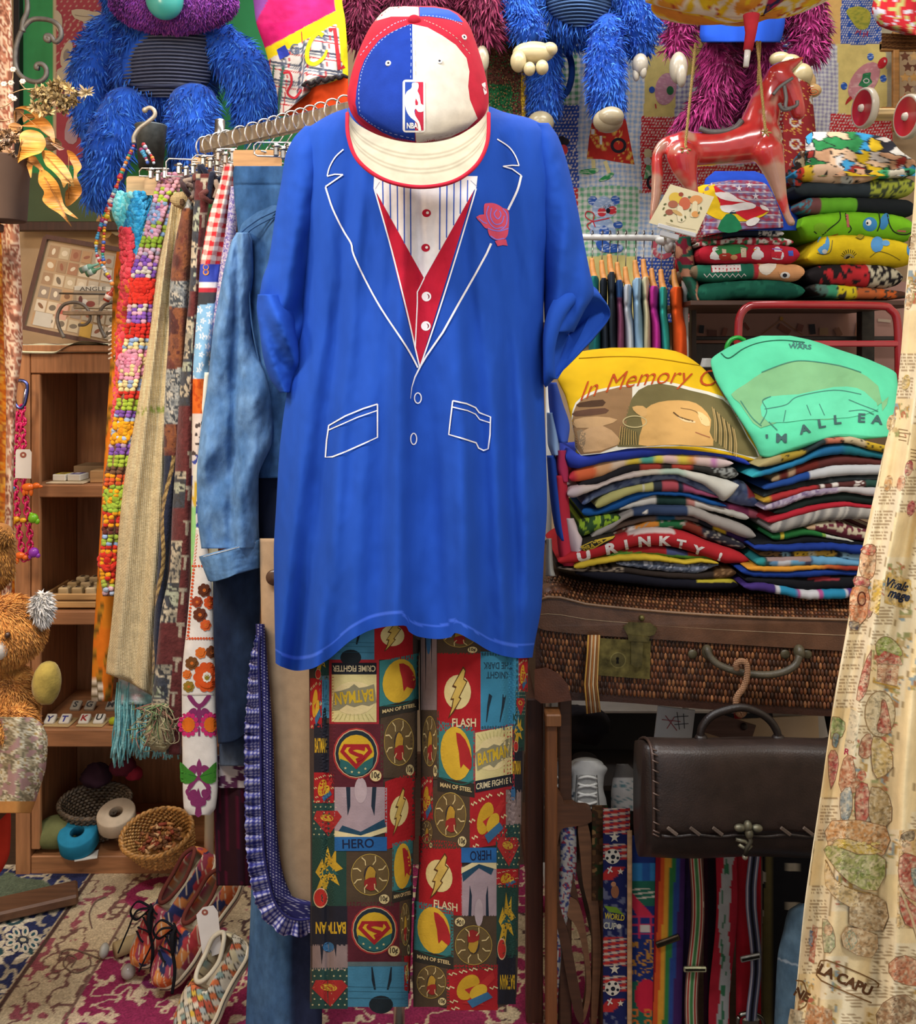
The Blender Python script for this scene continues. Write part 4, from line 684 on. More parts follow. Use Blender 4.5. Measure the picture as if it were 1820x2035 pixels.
mb=MB(); s2=Surf([(455,236,262),(480,238,270),(540,240,270),(560,238,266),(640,233,256),(750,228,250),(850,223,238),(900,219,230)],2.445,.03,vf(.005,8,3)); s2.mesh(mb,'c23a44',30,80); bumps(mb,s2,560,0,lambda x,y,r:('d84450','e0525c','cc3a48')[r.randint(3)]if y<560 or r.rand()>.25 else 'c8762a',.0075,4)
mb.build('coral_crochet','knit',None,'coral red crochet blanket hanging beneath the turquoise one','blanket')
# ---- granny-square scarf
GB=[(340,372,['c98aa0','d0a0ac']),(372,400,['c996ac','9db83c']),(400,430,['8aa6cc','7d55a8','c79ab0']),(430,470,['8aa8d0','c79ab0','9fb84a']),(470,490,['8fae38']),(490,505,['a9a2b6','c9a2b2']),(505,530,['7a50a8','c79ab0']),(530,550,['c6bfb2','7a50a8']),(550,603,['cc3226']),(603,622,['c4bcae','7a50a8','c79ab0']),(622,642,['c79ab0','7a50a8']),(642,672,['c02a22']),(672,695,['8aa6cc','cfc08c']),(695,755,['c98098','cc8ea4','d6c48e']),(755,775,['8797b4','d6c48e']),(775,795,['bc3024']),(795,812,['9ab03a']),(812,832,['7a50a0','8fa6cc']),(832,880,['d8961c','d49a20','9fb0cc']),(880,905,['9aa8c6','7a50a0','b49aae']),(905,925,['9ab03a']),(925,940,['6a4a34']),(940,965,['c4542a','d8901c']),(965,1020,['9ab23a','8fae3a','d8941a']),(1020,1048,['b83024','d8941a']),(1048,1062,['5a2c26']),(1062,1082,['8ba4c8','96ac40']),(1082,1150,['c43022','d6941c']),(1150,1165,['d6941c','a0b048']),(1165,1185,['a4b4cc','c4a0aa'])]
def gcol(x,y,r):
    for a_,b_,c in GB:
        if y<b_:return c[r.randint(len(c))]
    return 'c4a0aa'
mb=MB(); s3=Surf([(342,320,378),(370,310,360),(400,302,345),(440,290,336),(488,277,321),(547,260,310),(606,254,303),(665,248,298),(724,239,291),(783,234,280),(842,223,268),(901,216,261),(960,206,252),(1053,203,238),(1122,198,231),(1185,204,226)],2.415,.035,vf(.003,10,4)); s3.mesh(mb,lambda x,y:pick(['6a4438','8c6a4c'],noise(x/9,y/9)),36,160)
r=np.random.RandomState(5)
def rosette(m,s,x,y,R_,c,c2,seed):
    for k in range(8):a_=k*.785+.3*seed; m.ball(s.front(x+R_*.62*math.cos(a_),y+R_*.62*math.sin(a_),.004),(R_*.36/750,.005,R_*.36/750),lin(c),5)
    m.ball(s.front(x,y,.006),(R_*.35/750,.004,R_*.35/750),lin(c2),5)
y=346
while y<1182:
    l,rr_=s3.lr(y); n=max(2,int((rr_-l)/9.5))
    for k in range(n):
        x=l+(rr_-l)*(k+.5+.3*(r.rand()-.5))/n; mb.ball(s3.front(x,y+3*(r.rand()-.5),.004),(.0082,.006,.0072),lin(gcol(x,y,r)),5)
    y+=7.5
for x,y,R_,c,c2 in((283,577,27,'cc3024','b02018'),(254,722,26,'c98098','bb6a86'),(241,858,24,'dc981c','cc861a'),(228,992,22,'97b23c','86a030'),(213,1115,22,'c63022','b02018'),(308,430,15,'88a6d0','7090c0'),(322,410,13,'c996ac','b8809a'),(300,462,15,'c996ac','b8809a')):rosette(mb,s3,x,y,R_,c,c2,x)
mb.build('granny_scarf','knit',None,'long crochet scarf of bright granny squares in red, yellow and purple','scarf')
# ---- burlap
def c_burlap(x,y):
    C=flat('dccba2')(x,y)*(.88+.2*noise(x/2.2,y/14,4))[...,None]*(.85+.25*noise(x/30,y/2.3,6))[...,None]; C=put(C,(np.abs(y-845+.1*x)<7)&(noise(x/5,y/5)>.45),'9aa858'); return C
def f_burlap(x,y):t=ss(400,1300,y); u=(x-(345-.115*(y-400)))/(30+55*t); return .016*np.sin(u*8)+.020*np.exp(-((u+.25)/.10)**2)+.018*np.exp(-((u-.35)/.10)**2)+.006*(fbm(x/20,y/60,7)-.5)
garment('sacking_cloth','cream woven burlap cloth gathered at the top, hanging in heavy folds','cloth',[(382,345,374),(400,341,372),(440,333,366),(547,312,344),(665,297,338),(783,277,334),(901,256,330),(960,246,330),(1053,236,327),(1156,229,318),(1260,219,311),(1330,211,306),(1385,209,303)],2.37,.045,c_burlap,'burlap',f_burlap,90,160,botf=lambda x:interp(x,[205,225,240,262,280,305],[1337,1342,1343,1352,1368,1385]))
MB().ball(tuple(P(361,398,2.31)),(.028,.02,.022),lin('b59f74'),12,nz=.5).ball(tuple(P(362,402,2.293)),(.007,.006,.01),lin('5a4430'),8).build('cloth_knot','burlap',None,'knotted top of the burlap cloth with a dark hole','cloth knot')
# ---- turquoise fringe
mb=MB(); r=np.random.RandomState(8); s4=Surf([(1335,236,362),(1375,234,360),(1400,236,358)],2.40,.02,vf(.004,8,1)); s4.mesh(mb,lambda x,y:pick(['b8a8ac','a8b8bc','7fb4b8'],noise(x/8,y/8,3)),30,12)
for k in range(150):
    x=231+132*r.rand(); y0_=1350+25*r.rand(); y1_=1475+35*r.rand()+(18 if x<262 else 0); yy=np.linspace(y0_,y1_,9); xx=x-(yy-y0_)*.06+3.5*np.sin(yy/18+6*r.rand())*(yy-y0_)/120
    mb.tube(P(xx,yy,2.385+.03*r.rand()),.0022,lin(('6fb0b4','7fbcc0','5c9ea4','8cc4c6')[r.randint(4)]),5)
mb.build('fringed_blanket','knit',None,'bottom of a blanket with long turquoise yarn fringe under the burlap','blanket')
# ---- woven tapestries
def c_tap(x,y):
    n=fbm(x/16,y/26,5); b=noise(x/60+3,y/58,11); C=pick(['4a2620','5c3028','6a4030','7a4a30','4c2824'],np.clip(n*1.4-.2,0,.99)); g=pick(['5c6266','7c8284','9a9c98','40464c','b0aca0'],np.clip(fbm(x/9,y/9,9)*1.5-.25,0,.99))
    C=np.where((b>.52)[...,None],g,C); lo=y>905; C=put(C,lo,'23283a'); C=put(C,lo&(np.abs((x-(340-.1*(y-900)))-6*np.sin(y/34))<4),'9c8454'); return put(C,lo&(np.abs((x-(340-.1*(y-900)))-6*np.sin(y/34))<4)&(np.sin(y/2.5+x/2)>.3),'5f4c30')
garment('animal_tapestry','brown and grey woven tapestry throw with animal fur patches and gold cord','tapestry',[(352,372,398),(400,366,392),(429,359,386),(488,347,384),(547,339,378),(606,336,375),(665,335,370),(754,329,366),(842,326,360),(901,326,354),(984,323,347),(1156,311,334),(1294,303,326),(1340,302,320)],2.325,.03,c_tap,'knit',vf(.007,9,2),70,300)
def c_news(x,y):
    l=interp(y,[400,960,1225,1404],[384,347,322,301]); w=interp(y,[400,960,1225,1404],[14,22,30,34]); band=pick(['a39a86','8c8676','b0a690','3c4048','9aa08c','57604c'],noise(x/60,y/26,3)); ink=noise(x/3.5,y/5,8)>.62; C=np.where(ink[...,None],lin('3a3a3c'),band)
    mar=(x>l+w)|(noise(x*0,y/75,4)>.74); C=put(C,mar,'5c2c2c'); C=put(C,mar&(np.abs((y%68)-30)<14)&(np.abs(x-l-w-8)<3),'a49a88'); C=put(C,mar&(np.abs((y%68)-17)<3)&(np.abs(x-l-w-8)<8),'a49a88'); return C
garment('lettered_tapestry','white, grey and maroon woven throw with letters, ending in a frayed knot','tapestry',[(345,388,430),(400,385,416),(459,382,408),(518,379,404),(577,377,400),(636,371,396),(695,366,392),(783,357,388),(872,351,384),(960,346,383),(1019,342,380),(1122,338,378),(1225,319,374),(1328,309,370),(1404,301,364),(1450,322,362),(1500,330,360)],2.285,.03,c_news,'knit',vf(.007,10,5),70,320)
mb=MB(); r=np.random.RandomState(4)
for k in range(130):
    a_=r.rand(3)*[50,75,0]+[288,1405,0]; p0=P(318+8*r.randn(),1398+4*r.rand(),2.25); p1=P(a_[0]+10*r.randn(),a_[1],2.23+.05*r.rand()); p2=P(a_[0]+12*r.randn(),a_[1]+18*r.rand(),2.23+.05*r.rand()); mb.tube(smoothpts([p0,p1,p2,p2+r.randn(3)*.012],3),.0013,lin(('8f8a6c','6f8a5c','a39878','8c5c50','9a9070')[r.randint(5)]),4)
mb.ball(tuple(P(316,1462,2.26)),(.03,.022,.042),lin('978c68'),10,nz=.8); mb.build('frayed_tassel','knit',None,'tangled yarn tassel at the bottom of the lettered throw','tassel')
mb=MB(); r=np.random.RandomState(9)
for k in range(16):c=P(376+3.4*k,352+14*r.rand(),2.26+.04*r.rand()); mb.tube(smoothpts([c,c+r.randn(3)*.012,c+r.randn(3)*.016+[0,0,-.02],c+[0,0,-.045]],4),.007,lin(('3a2a2c','1f2434','5c3430','8c7a6c')[r.randint(4)]),7)
mb.build('twisted_cords','knit',None,'dark twisted cords bunched above the woven tapestries','cord')
# ---- gingham and flower apron
def c_gingham(x,y,c1='b82c34',c2='d8d2cc',s=9.5):
    a_=(np.floor((x+.2*y)/s)%2==0).astype(int)+(np.floor((y-.1*x)/s)%2==0); A_=np.array([lin(c2),(lin(c1)+lin(c2))*.42,lin(c1)]); return A_[a_]
def c_apron(x,y):
    C=c_gingham(x,y); C=put(C,y>526,'3a4cae'); C=put(C,y>560,'d8d6da'); C=put(C,y>571,'b03240'); C=put(C,y>581,'3c3e44'); C=put(C,y>606-.15*(x-400),'7fb0d8'); D,h,ox,oy=voro(x/17,y/17,6,.6); an=np.arctan2(oy,ox)
    C=put(C,(y>608)&(D<.26+.12*np.cos(an*5)),'d4dee6'); C=put(C,(y>608)&(D<.09),'7fb0d8'); C=put(C,(y>752)&(D*0+y>752),'cc6426'); C=put(C,(y>752)&(noise(x/5,y/5)>.66),'b84c1c'); C=put(C,y>822,'d0c6c0'); C=put(C,(y>822)&(y<905)&(noise(x/6+4,y/9)>.7),'4a4040'); C=put(C,y>905,'ccc8cc'); return put(C,(y>905)&(fbm(x/14,y/18,4)>.52),'3c4a9a')
def e_apron(s,m):p=Print(s,m,off=.0015); [p.ell(409,y,6,6,'c8803a')for y in(531,541)]; p.ell(403,842,4,6,'3c3838'); p.poly([(406,838),(412,838),(412,850),(408,850)],'b83a34'); p.line([(395,868),(402,873),(408,868)],1.5,'4a3a38')
garment('patchwork_apron','apron with a gathered red gingham top above sky blue flowered cloth','apron',[(325,444,466),(345,441,470),(377,432,466),(436,414,458),(495,403,450),(524,398,440),(600,393,434),(650,389,428),(749,383,414),(820,382,412),(960,381,402),(1060,385,400)],2.235,.03,c_apron,'cloth',lambda x,y:.009*np.sin((x+.25*y)/5.5)*(1-ss(500,560,y)*.8)+.004*(fbm(x/12,y/50,3)-.5),90,330,extra=e_apron)
def c_lav(x,y):return pick(['c8c0cc','6a62a0','a39ac0','b8b0bc'],noise(x/2.2,y/2.5,5))
garment('lavender_print','narrow strip of small lavender floral cotton beside the denim jacket','cloth',[(370,458,478),(450,449,470),(540,436,462),(640,424,446),(700,421,436)],2.21,.02,c_lav,'cloth',vf(.004,7,3),40,160)
garment('green_stripe_cloth','thin edge of white cloth with green and yellow stripes beside the denim sleeve','cloth',[(740,405,418),(960,382,400),(1120,379,395),(1160,380,395)],2.22,.015,lambda x,y:put(put(flat('cfd0c4')(x,y),y>1010,'8cc27c'),(y>960)&(y<1010)&(noise(x/4,y/6)>.4),'c8a83c'),'cloth',None,16,60)
# ---- printed tea towel
def e_towel(s,m):
    p=Print(s,m,off=.0014,mx=8,step=.0002)
    def fl(x,y,r_,c,n=7,cc='c2682a'):
        for k in range(n):a_=6.283*k/n; p.ell(x+r_*.62*math.cos(a_),y+r_*.62*math.sin(a_),r_*.38,r_*.38,c); 
        p.ell(x,y,r_*.55,r_*.55,c); p.ell(x,y,r_*.24,r_*.24,cc)
    z=lambda x,y:(x/2.907,950+y/2.907)
    for k in range(30):y=330+20*k; x=1135-.085*(y-330); p.ell(*z(x,y),2.6,2.6,'c4502a')
    for k in range(6):p.ell(*z(1112+18*k,508),2.2,2.2,'c4502a')
    for k in range(10):p.ell(*z(1078+16.5*k,927),2.6,2.6,'c4502a')
    for x,y,r_,c in((1180,648,40,'5a3020'),(1138,716,34,'8a3a24'),(1215,720,40,'c85024'),(1155,790,42,'5f3020'),(1188,850,34,'c85a2c'),(1160,1010,34,'cc6a2a'),(1225,1005,38,'6a3a20'),(1108,1070,40,'6c4422'),(1080,1135,28,'cc6a2a'),(1090,1205,34,'8a7028')):fl(*z(x,y),r_/2.907,c)
    X,Y_=z(1195,1150); [p.ell(X+19*math.cos(k*.628),Y_+22*math.sin(k*.628),8.5,8.5,'cc5222')for k in range(10)]; p.ell(X,Y_,20,22,'cc5222'); [p.ell(X+6*math.cos(k*.785),Y_+7*math.sin(k*.785),3.4,4,'e0d8cc')for k in range(8)]; p.ell(X,Y_,5,6,'8a7a28')
    p.line([z(1050,1252),z(1240,1248)],3,'b9b0a8')
    for Yc_,sg in((1390,1),(1660,-1),(1800,-1)):
        q=(lambda x,y:z(1150+x,Yc_+sg*-y)); PU='7c3060'
        if Yc_!=1800:p.poly([q(0,-40),q(18,20),q(0,70),q(-18,20)],PU,2); p.poly([q(-8,60),q(-40,85),q(-70,130),q(-45,135),q(-20,100),q(0,85),q(20,100),q(45,135),q(70,130),q(40,85),q(8,60)],PU,2)
        p.ell(*q(-40,30),8,12,PU,.6); p.ell(*q(40,30),8,12,PU,-.6)
    q=lambda x,y:z(1145+x,1880+y); p.poly([q(0,-90),q(16,-40),q(45,-20),q(40,10),q(14,20),q(20,60),q(0,80),q(-20,60),q(-14,20),q(-40,10),q(-45,-20),q(-16,-40)],'7c3060',2)
    for sx_ in(-1,1):p.line([q(sx_*14,-10),q(sx_*50,-40),q(sx_*66,-70),q(sx_*46,-86)],6,'7c3060',4)
    for sx_ in(-1,1):
        p.poly([z(1145+sx_*8,1725),z(1145+sx_*60,1680),z(1145+sx_*105,1640),z(1145+sx_*104,1700),z(1145+sx_*100,1755),z(1145+sx_*50,1765)],'3c7c2c',2); p.line([z(1145+sx_*8,1725),z(1145+sx_*95,1700)],1.5,'28602a')
    for x in(1088,1216):
        for k in range(12):a_=k*.5236; X,Y_=z(x,1425); p.ell(X+17*math.cos(a_),Y_+20*math.sin(a_),4.5,5,'c02c6a')
        p.ell(*z(x,1425),13,15,'d06a20')
    p.line([z(1150,1440),z(1150,1490)],4,'7c3060')
TW=[(1050,389,404),(1100,385,414),(1156,379,421),(1225,373,424),(1363,361,427),(1466,362,431),(1560,363,433),(1604,365,429),(1620,376,418)]
garment('flowered_tea_towel','long white cotton towel printed with orange, brown and purple flowers','towel',TW,2.19,.02,'d6d2cc','cloth',vf(.003,16,2),50,200,extra=e_towel)
garment('purple_print_cloth','short white cloth with dark purple motif under the dark jeans hem','cloth',[(1500,428,492),(1566,430,492)],2.205,.015,lambda x,y:put(flat('a39a98')(x,y),fbm(x/13,y/13,77)>.56,'4a2440'),'cloth',vf(.003,12,2),40,60)
garment('maroon_velvet','dark maroon velvet garment hanging low behind the tea towel','garment',[(1560,424,512),(1650,426,514),(1760,430,515)],2.225,.025,lambda x,y:pick(['2a1420','4c1026','2a1018','3c0c20'],noise(x/9,y*0,3)),'cloth',vf(.008,8,2),50,60)
# ---- denim
def c_den(c1,c2,sc=1.):return lambda x,y:mixc(c1,c2,np.clip(fbm(x/22*sc,y/40*sc,12)*1.8-.4,0,1))
jac=thing('denim_jacket','washed blue denim jacket hanging with its turned-up sleeve towards the room','jacket',tuple(V3(470,1150,2.12)))
def f_jac(x,y):return .012*np.sin((x+.12*y)/17)+.014*(fbm(x/24,y/60,15)-.5)+.006*(fbm(x/9,y/22,19)-.5)
mb=MB(); Surf([(408,540,640),(425,505,640),(450,478,640),(500,470,640),(600,468,640),(700,470,640),(800,480,640),(880,495,620),(950,512,600)],2.13,.05,f_jac).mesh(mb,c_den('2c4c74','3d628e'),70,120); mb.build('jacket_body','denim',jac)
mb=MB(); sj=Surf([(462,470,495),(480,460,502),(540,444,504),(600,433,498),(660,423,500),(760,413,532),(830,402,545),(880,396,540),(950,391,514),(1020,392,514),(1090,400,516)],2.09,.055,lambda x,y:f_jac(x,y)+.014*np.exp(-((x-(470-.02*(y-500)))/9)**2)+.01*np.sin(y/26+x/20)*ss(650,850,y)*(1-ss(950,1050,y))); sj.mesh(mb,c_den('456c9c','6288b4'),90,200); mb.build('sleeve','denim',jac,'pale washed sleeve')
mb=MB(); cfs=Surf([(1072,392,517),(1100,394,518),(1130,404,518),(1158,415,518)],2.09,.065,lambda x,y:.006*np.sin(x/11.)+.006*(fbm(x/12,y/12,3)-.5),topf=lambda x:1106-(x-392)*.27,botf=lambda x:interp(x,[392,405,420,450,480,518],[1112,1140,1156,1150,1138,1128])); cfs.mesh(mb,c_den('4a72a2','6890ba'),60,30)
p=Print(cfs,mb,off=.001); p.line([(x,1108-(x-392)*.27+1.5)for x in range(396,516,8)],2,'a8b4c0'); mb.build('turned_cuff','denim',jac)
mb=MB(); 
for q in([(474,468),(490,452),(520,432),(560,414)],[(486,470),(500,455),(530,438),(565,422)],[(490,475),(494,560),(500,640),(515,720),(533,800)]):mb.tube(P(*smoothpts(q,8).T,2.072),.0022,lin('35567f'),6)
mb.build('seam','denim',jac)
garment('denim_waistband','upper part of dark blue jeans with waistband clipped to the wooden hanger','jeans',[(330,466,600),(345,463,600),(400,466,600),(430,470,600),(520,476,600)],2.16,.03,c_den('24456c','355a86'),'denim',lambda x,y:.006*np.sin(x/16)+.004*np.exp(-((y-368)/3)**2),60,90)
garment('navy_garment','dark navy garment hanging between the denim sleeve and the blue jersey','garment',[(860,505,600),(950,508,600),(1075,512,600),(1086,514,600)],2.14,.03,lambda x,y:put(flat('1d2438')(x,y),y>1072,'3a2c4c'),'cloth',vf(.006,12,1),30,40)
garment('dark_jeans','dark indigo denim leg hanging below the turned-up jacket cuff','jeans',[(1120,424,518),(1156,423,518),(1260,424,516),(1340,427,510),(1397,428,503),(1480,433,499)],2.16,.035,lambda x,y:mixc('141e34','24344e',np.clip(fbm(x/30,y/60,2)*1.6-.3,0,1)),'denim',vf(.004,20,2),50,80,botf=lambda x:interp(x,[423,435,460,500],[1476,1478,1476,1450]))
garment('faded_jeans_hem','faded grey denim hem showing below the dark jeans','jeans',[(1400,435,500),(1487,435,493),(1522,437,489)],2.19,.025,lambda x,y:mixc('22304a','4a5668',ss(1460,1520,y)),'denim',vf(.004,10,2),40,40)
garment('beige_trousers','plain beige cotton trouser leg hanging beside the printed trousers','trousers',[(1070,516,650),(1150,517,650),(1250,520,650),(1330,527,650),(1400,534,650),(1600,543,650),(1700,549,650),(1800,561,650)],2.07,.03,lambda x,y:mixc('a78d70','b89c7c',fbm(x/40,y/90,3)),'cloth',vf(.006,24,2),60,90)
MB().lathe(tuple(P(544,1148,2.035)),[(.0001,.004),(.016,.004),(.018,0)],lin('4a3328'),24,(0,-1,0)).build('dark_button','plastic',None,'round dark brown disc on the beige trousers, half behind the jersey','button')
# ruffled apron
rf=thing('ruffled_apron','navy polka-dot apron edge with a long blue and white gingham ruffle','apron',tuple(V3(530,1860,2.04)))
def c_dot(x,y):D=np.hypot((x%6)-3,((y+3*(np.floor(x/6)%2))%6)-3); return put(flat('2c2c62')(x,y),D<1.1,'b4b4cc')
mb=MB(); bd_=Surf([(1240,508,526),(1300,510,530),(1450,516,542),(1600,520,548),(1700,527,556),(1780,540,580),(1800,548,640),(1815,556,640),(1826,566,640)],2.03,.02,vf(.002,10,1)); bd_.mesh(mb,c_dot,60,420); mb.build('polka_band','cloth',rf)
spine=smoothpts([(516,1262),(514,1320),(517,1400),(518,1500),(520,1600),(524,1690),(534,1750),(546,1792),(566,1818),(592,1828),(625,1824)],30); n=len(spine); tt=np.arange(n)/n
tg=np.gradient(spine,axis=0); tg/=np.hypot(*tg.T)[:,None]; nr=np.stack([-tg[:,1],tg[:,0]],1); wd=np.interp(tt,[0,.08,.25,.6,.85,1],[6,16,32,36,36,28]); v=np.linspace(0,1,10)[:,None]
arc=np.concatenate([[0],np.cumsum(np.hypot(*np.diff(spine,axis=0).T))]); ph=arc/4.4+2.5*noise(arc/30,0*arc,3)
sg=1.0; px_=spine[None,:,0]+nr[None,:,0]*(v*wd)*sg+1.5*v*np.sin(ph*2.3); py_=spine[None,:,1]+nr[None,:,1]*(v*wd)*sg+3*v*np.cos(ph); YR=2.015+(.004+.016*v)*np.sin(ph)[None]
def c_gm(x,y,s=3.1):a_=(np.floor(x/s)%2==0).astype(int)+(np.floor(y/s)%2==0); return np.array([lin('c4c2d4'),lin('5458a0'),lin('26286c')])[a_]
X=P1(px_,py_,YR); cg=c_gm(v*wd+0*arc,arc+0*v); mb=MB(); mb.grid(X,cg); mb.grid(X+[0,.003,0],cg,flip=True); mb.tube(P(spine[:,0],spine[:,1],2.008),.003,lin('2a2a60'),6); mb.build('ruffle','cloth',rf,'gathered blue and white gingham ruffle')
garment('blue_jeans','mid-blue jeans legs hanging at the floor beneath the ruffled apron','jeans',[(1640,498,640),(1746,499,640),(1957,491,640),(2080,486,640)],2.13,.04,lambda x,y:mixc(mixc('34547c','4c7096',np.clip(fbm(x/20,y/90,3)*1.6-.3,0,1)),lin('232c46'),ss(572,584,x)),'denim',vf(.010,16,2),60,90)
# ================================================================ suitcase on its stand with piles of folded t-shirts
YS=lambda px:2.12-.087*(np.asarray(px,float)-1066)/587
ZSH=.0
stand=thing('suitcase_stand','dark wooden stand with square posts carrying the wicker suitcase','stand',(V3(1075,1,2.2).x,2.3,0))
def pbox(par,name,px0,px1,py0,py1,Y0,Y1,col,m='wood',bev=.003,label=None):
    a=P(px0,py0,Y0); b=P(px1,py1,Y0); lo=[a[0],Y0,b[2]]; hi=[b[0],Y1,a[2]]; return part(par,name,lo,hi,col,m,bev,label)
zb_=float(P(1,1402,2.12)[2])
for(px,y0,y1)in((1046,2.17,2.215),(1046,2.58,2.62),(1700,2.12,2.16),(1700,2.55,2.59)):
    a=P(px,1,y0); part(stand,'post',(a[0],y0,0),(a[0]+.04,y1,zb_-.004),'4a281a')
a=P(1081,1,2.14); part(stand,'front_post',(a[0],2.09,0),(a[0]+.026,2.125,zb_-.008),'7c4c2a',label='lighter brown front post'); part(stand,'post_block',(a[0]-.002,2.08,zb_-.035),(a[0]+.034,2.13,zb_-.006),'8a5a34')
for z_ in(zb_-.05,.3):part(stand,'side_rail',(P(1046,1,2.2)[0]+.004,2.216,z_),(P(1046,1,2.2)[0]+.03,2.579,z_+.04),'4a281a'); part(stand,'side_rail',(P(1700,1,2.12)[0]+.004,2.161,z_),(P(1700,1,2.12)[0]+.03,2.549,z_+.04),'4a281a')
part(stand,'back_rail',(P(1046,1,2.58)[0]+.041,2.585,zb_-.05),(P(1700,1,2.55)[0]-.001,2.61,zb_-.01),'4a281a')
# ---- suitcase
sui=thing('wicker_suitcase','old brown woven suitcase with leather edges, brass lock and handle','suitcase',(V3(1380,1,2.1).x,2.32,zb_))
TOPL=lambda x:interp(x,[1060,1075,1100,1169,1469,1687,1790],[1200,1188,1186,1201,1225,1232,1236]); BANDB=lambda x:interp(x,[1060,1070,1297,1679,1790],[1245,1251,1270,1294,1300]); BOT=lambda x:interp(x,[1060,1080,1130,1426,1653,1790],[1385,1396,1392,1411,1424,1430])
def extr(outline,off,dep,col,n,m,parent,mdl=None):
    mb=MB(); q=np.array(outline,float); f=lambda p:P1(p[:,0],p[:,1],YS(p[:,0])-off); b=lambda p:f(p)+[0,dep,0]; mb.plate(q,f,b,lin(col)); return mb.build(n,m,parent,mdl)
xs_=np.linspace(1064,1785,30)
extr([(x,BANDB(x)-4)for x in xs_]+[(x,BOT(x))for x in xs_[::-1]],0,.46,'3a2015','case_body','leather',sui)
extr([(x,TOPL(x))for x in np.linspace(1060,1790,30)]+[(x,BANDB(x))for x in np.linspace(1790,1060,30)],.010,.48,'573a28','lid_band','leather',sui,'worn leather band of the lid')
# domed woven lid top
mb=MB(); u=np.linspace(0,1,60)[None]; v=np.linspace(0,1,16)[:,None]; px_=1064+716*u; base=P1(px_+0*v,TOPL(px_)+0*v,YS(px_)-.006+0*v); q=base+np.stack([0*v*u,(.47*v+0*u),.034*np.sin(np.clip(v*3.2,0,1)*1.57)*ss(0,.06,u)+0*v],-1); mb.grid(q,lin('3c2518')); mb.build('lid_top','leather',sui)
r=np.random.RandomState(2); mb=MB()
WK=['5a3018','6a3c20','48280f','744626','3c2212','8a5a34']
for j in range(9):
    for i in range(92):
        x=1076+i*7.7+(3.8 if j%2 else 0); y=BANDB(x)+7+j*13.6*(.95); 
        if y>BOT(x)-4:continue
        c=P1(np.array(x),np.array(y),YS(x)-.002); mb.ball(c,(.0040,.0030,.0085),lin(WK[r.randint(6)]),4)
for j in range(7):
    for i in range(92):
        uu=(i+.5*(j%2))/92; x=1068+700*uu; t_=.01+j*.022; c=P1(np.array(x),TOPL(np.array(x)),YS(x)-.006)+[0,.47*t_*1.3,.034*math.sin(min(1,t_*1.3*3.2)*1.57)*float(ss(0,.06,np.array(uu)))]; mb.ball(c,(.0038,.0075,.0042),lin(WK[r.randint(6)]),4)
mb.build('woven_strands','wicker',sui,kind='stuff')
SF=Flat(lambda x,y:YS(x)-.0)
mb=MB(); q=[(1062,1330),(1085,1326),(1110,1338),(1128,1360),(1136,1392),(1100,1397),(1075,1398),(1062,1388)]; mb.plate(q,lambda p:P1(p[:,0],p[:,1],YS(p[:,0])-.012),lambda p:P1(p[:,0],p[:,1],YS(p[:,0])-.001),lin('5c3422')); mb.build('leather_corner','leather',sui)
e=P1(1107.,1180.,2.1); mb=MB().ball((e[0]+.006,2.165,e[2]-.022),(.052,.05,.032),lin('5a3826'),14); mb.build('leather_corner','leather',sui)
mb=MB(); mb.tube(P1(xs_,TOPL(xs_),YS(xs_)-.012),.0035,lin('7a5c42'),6); q=xs_; mb.tube(P1(q,(TOPL(q)+BANDB(q))/2,YS(q)-.0105),.0010,lin('8a7458'),4); mb.build('piping','leather',sui)
q=[(1192,1268),(1293,1274),(1291,1350),(1188,1342)]; mb=MB(); mb.plate(q,lambda p:P1(p[:,0],p[:,1],YS(p[:,0])-.013),lambda p:P1(p[:,0],p[:,1],YS(p[:,0])-.002),lin('6e6436')); p=Print(Flat(lambda x,y:YS(x)-.013),mb,off=.0006); p.ell(1228,1312,14,14,'5c5430'); p.ring(1228,1312,15,15,2,'847a48'); p.ell(1227,1309,3.2,3.2,'17120c'); p.poly([(1225.5,1310),(1228.5,1310),(1230,1319),(1224,1319)],'17120c'); lkp=mb.build('lock_plate','brass',sui)
mb=MB()
for q,o_ in(([(1238,1246),(1250,1236),(1292,1238),(1306,1248),(1300,1262),(1276,1268),(1248,1264)],.018),([(1248,1262),(1291,1266),(1290,1276),(1248,1274)],.022),([(1254,1272),(1278,1274),(1276,1322),(1266,1327),(1254,1320)],.02)):mb.plate(q,lambda p:P1(p[:,0],p[:,1],YS(p[:,0])-o_-.004),lambda p:P1(p[:,0],p[:,1],YS(p[:,0])-o_+.008),lin('5e5632'))
mb.ball(P1(1275.,1228.,2.075),.007,lin('6a6238'),8); mb.build('latch','brass',lkp)
hp=smoothpts([(1405,1290),(1412,1306),(1430,1322),(1470,1336),(1520,1341),(1555,1336),(1580,1322),(1588,1304)],6); mb=MB().tube(P1(hp[:,0],hp[:,1],YS(hp[:,0])-.035-.012*np.sin(np.linspace(0,3.14,len(hp)))),.0078,lin('4c4638'),10)
for x in(1405,1588):mb.ball(P1(x*1.,1296.,YS(x)-.02),(.012,.016,.017),lin('4c4634'),8)
for x in(1376,1560,1604):mb.ball(P1(x*1.,1300.,YS(x)-.005),(.011,.005,.011),lin('4a4430'),8)
mb.build('handle','leather',sui,'curved dark handle on brass loops')
mb=MB()
for k in range(7):x=1165+3.6*k; mb.tube(P1(np.array([x+4,x+2,x-3+.4*k,x+2+.6*k]),np.array([1262,1300,1360,1418-k*.6]),np.full(4,2.075)),.0022,lin(('c29448','7a4a2c','c8b08a','a86c38','d0bc98','8c5c34','c29a5c')[k]),6)
mb.build('ribbon_strip','cloth',None,'narrow brown and cream striped strip hanging from the suitcase lid beside the lock','ribbon')
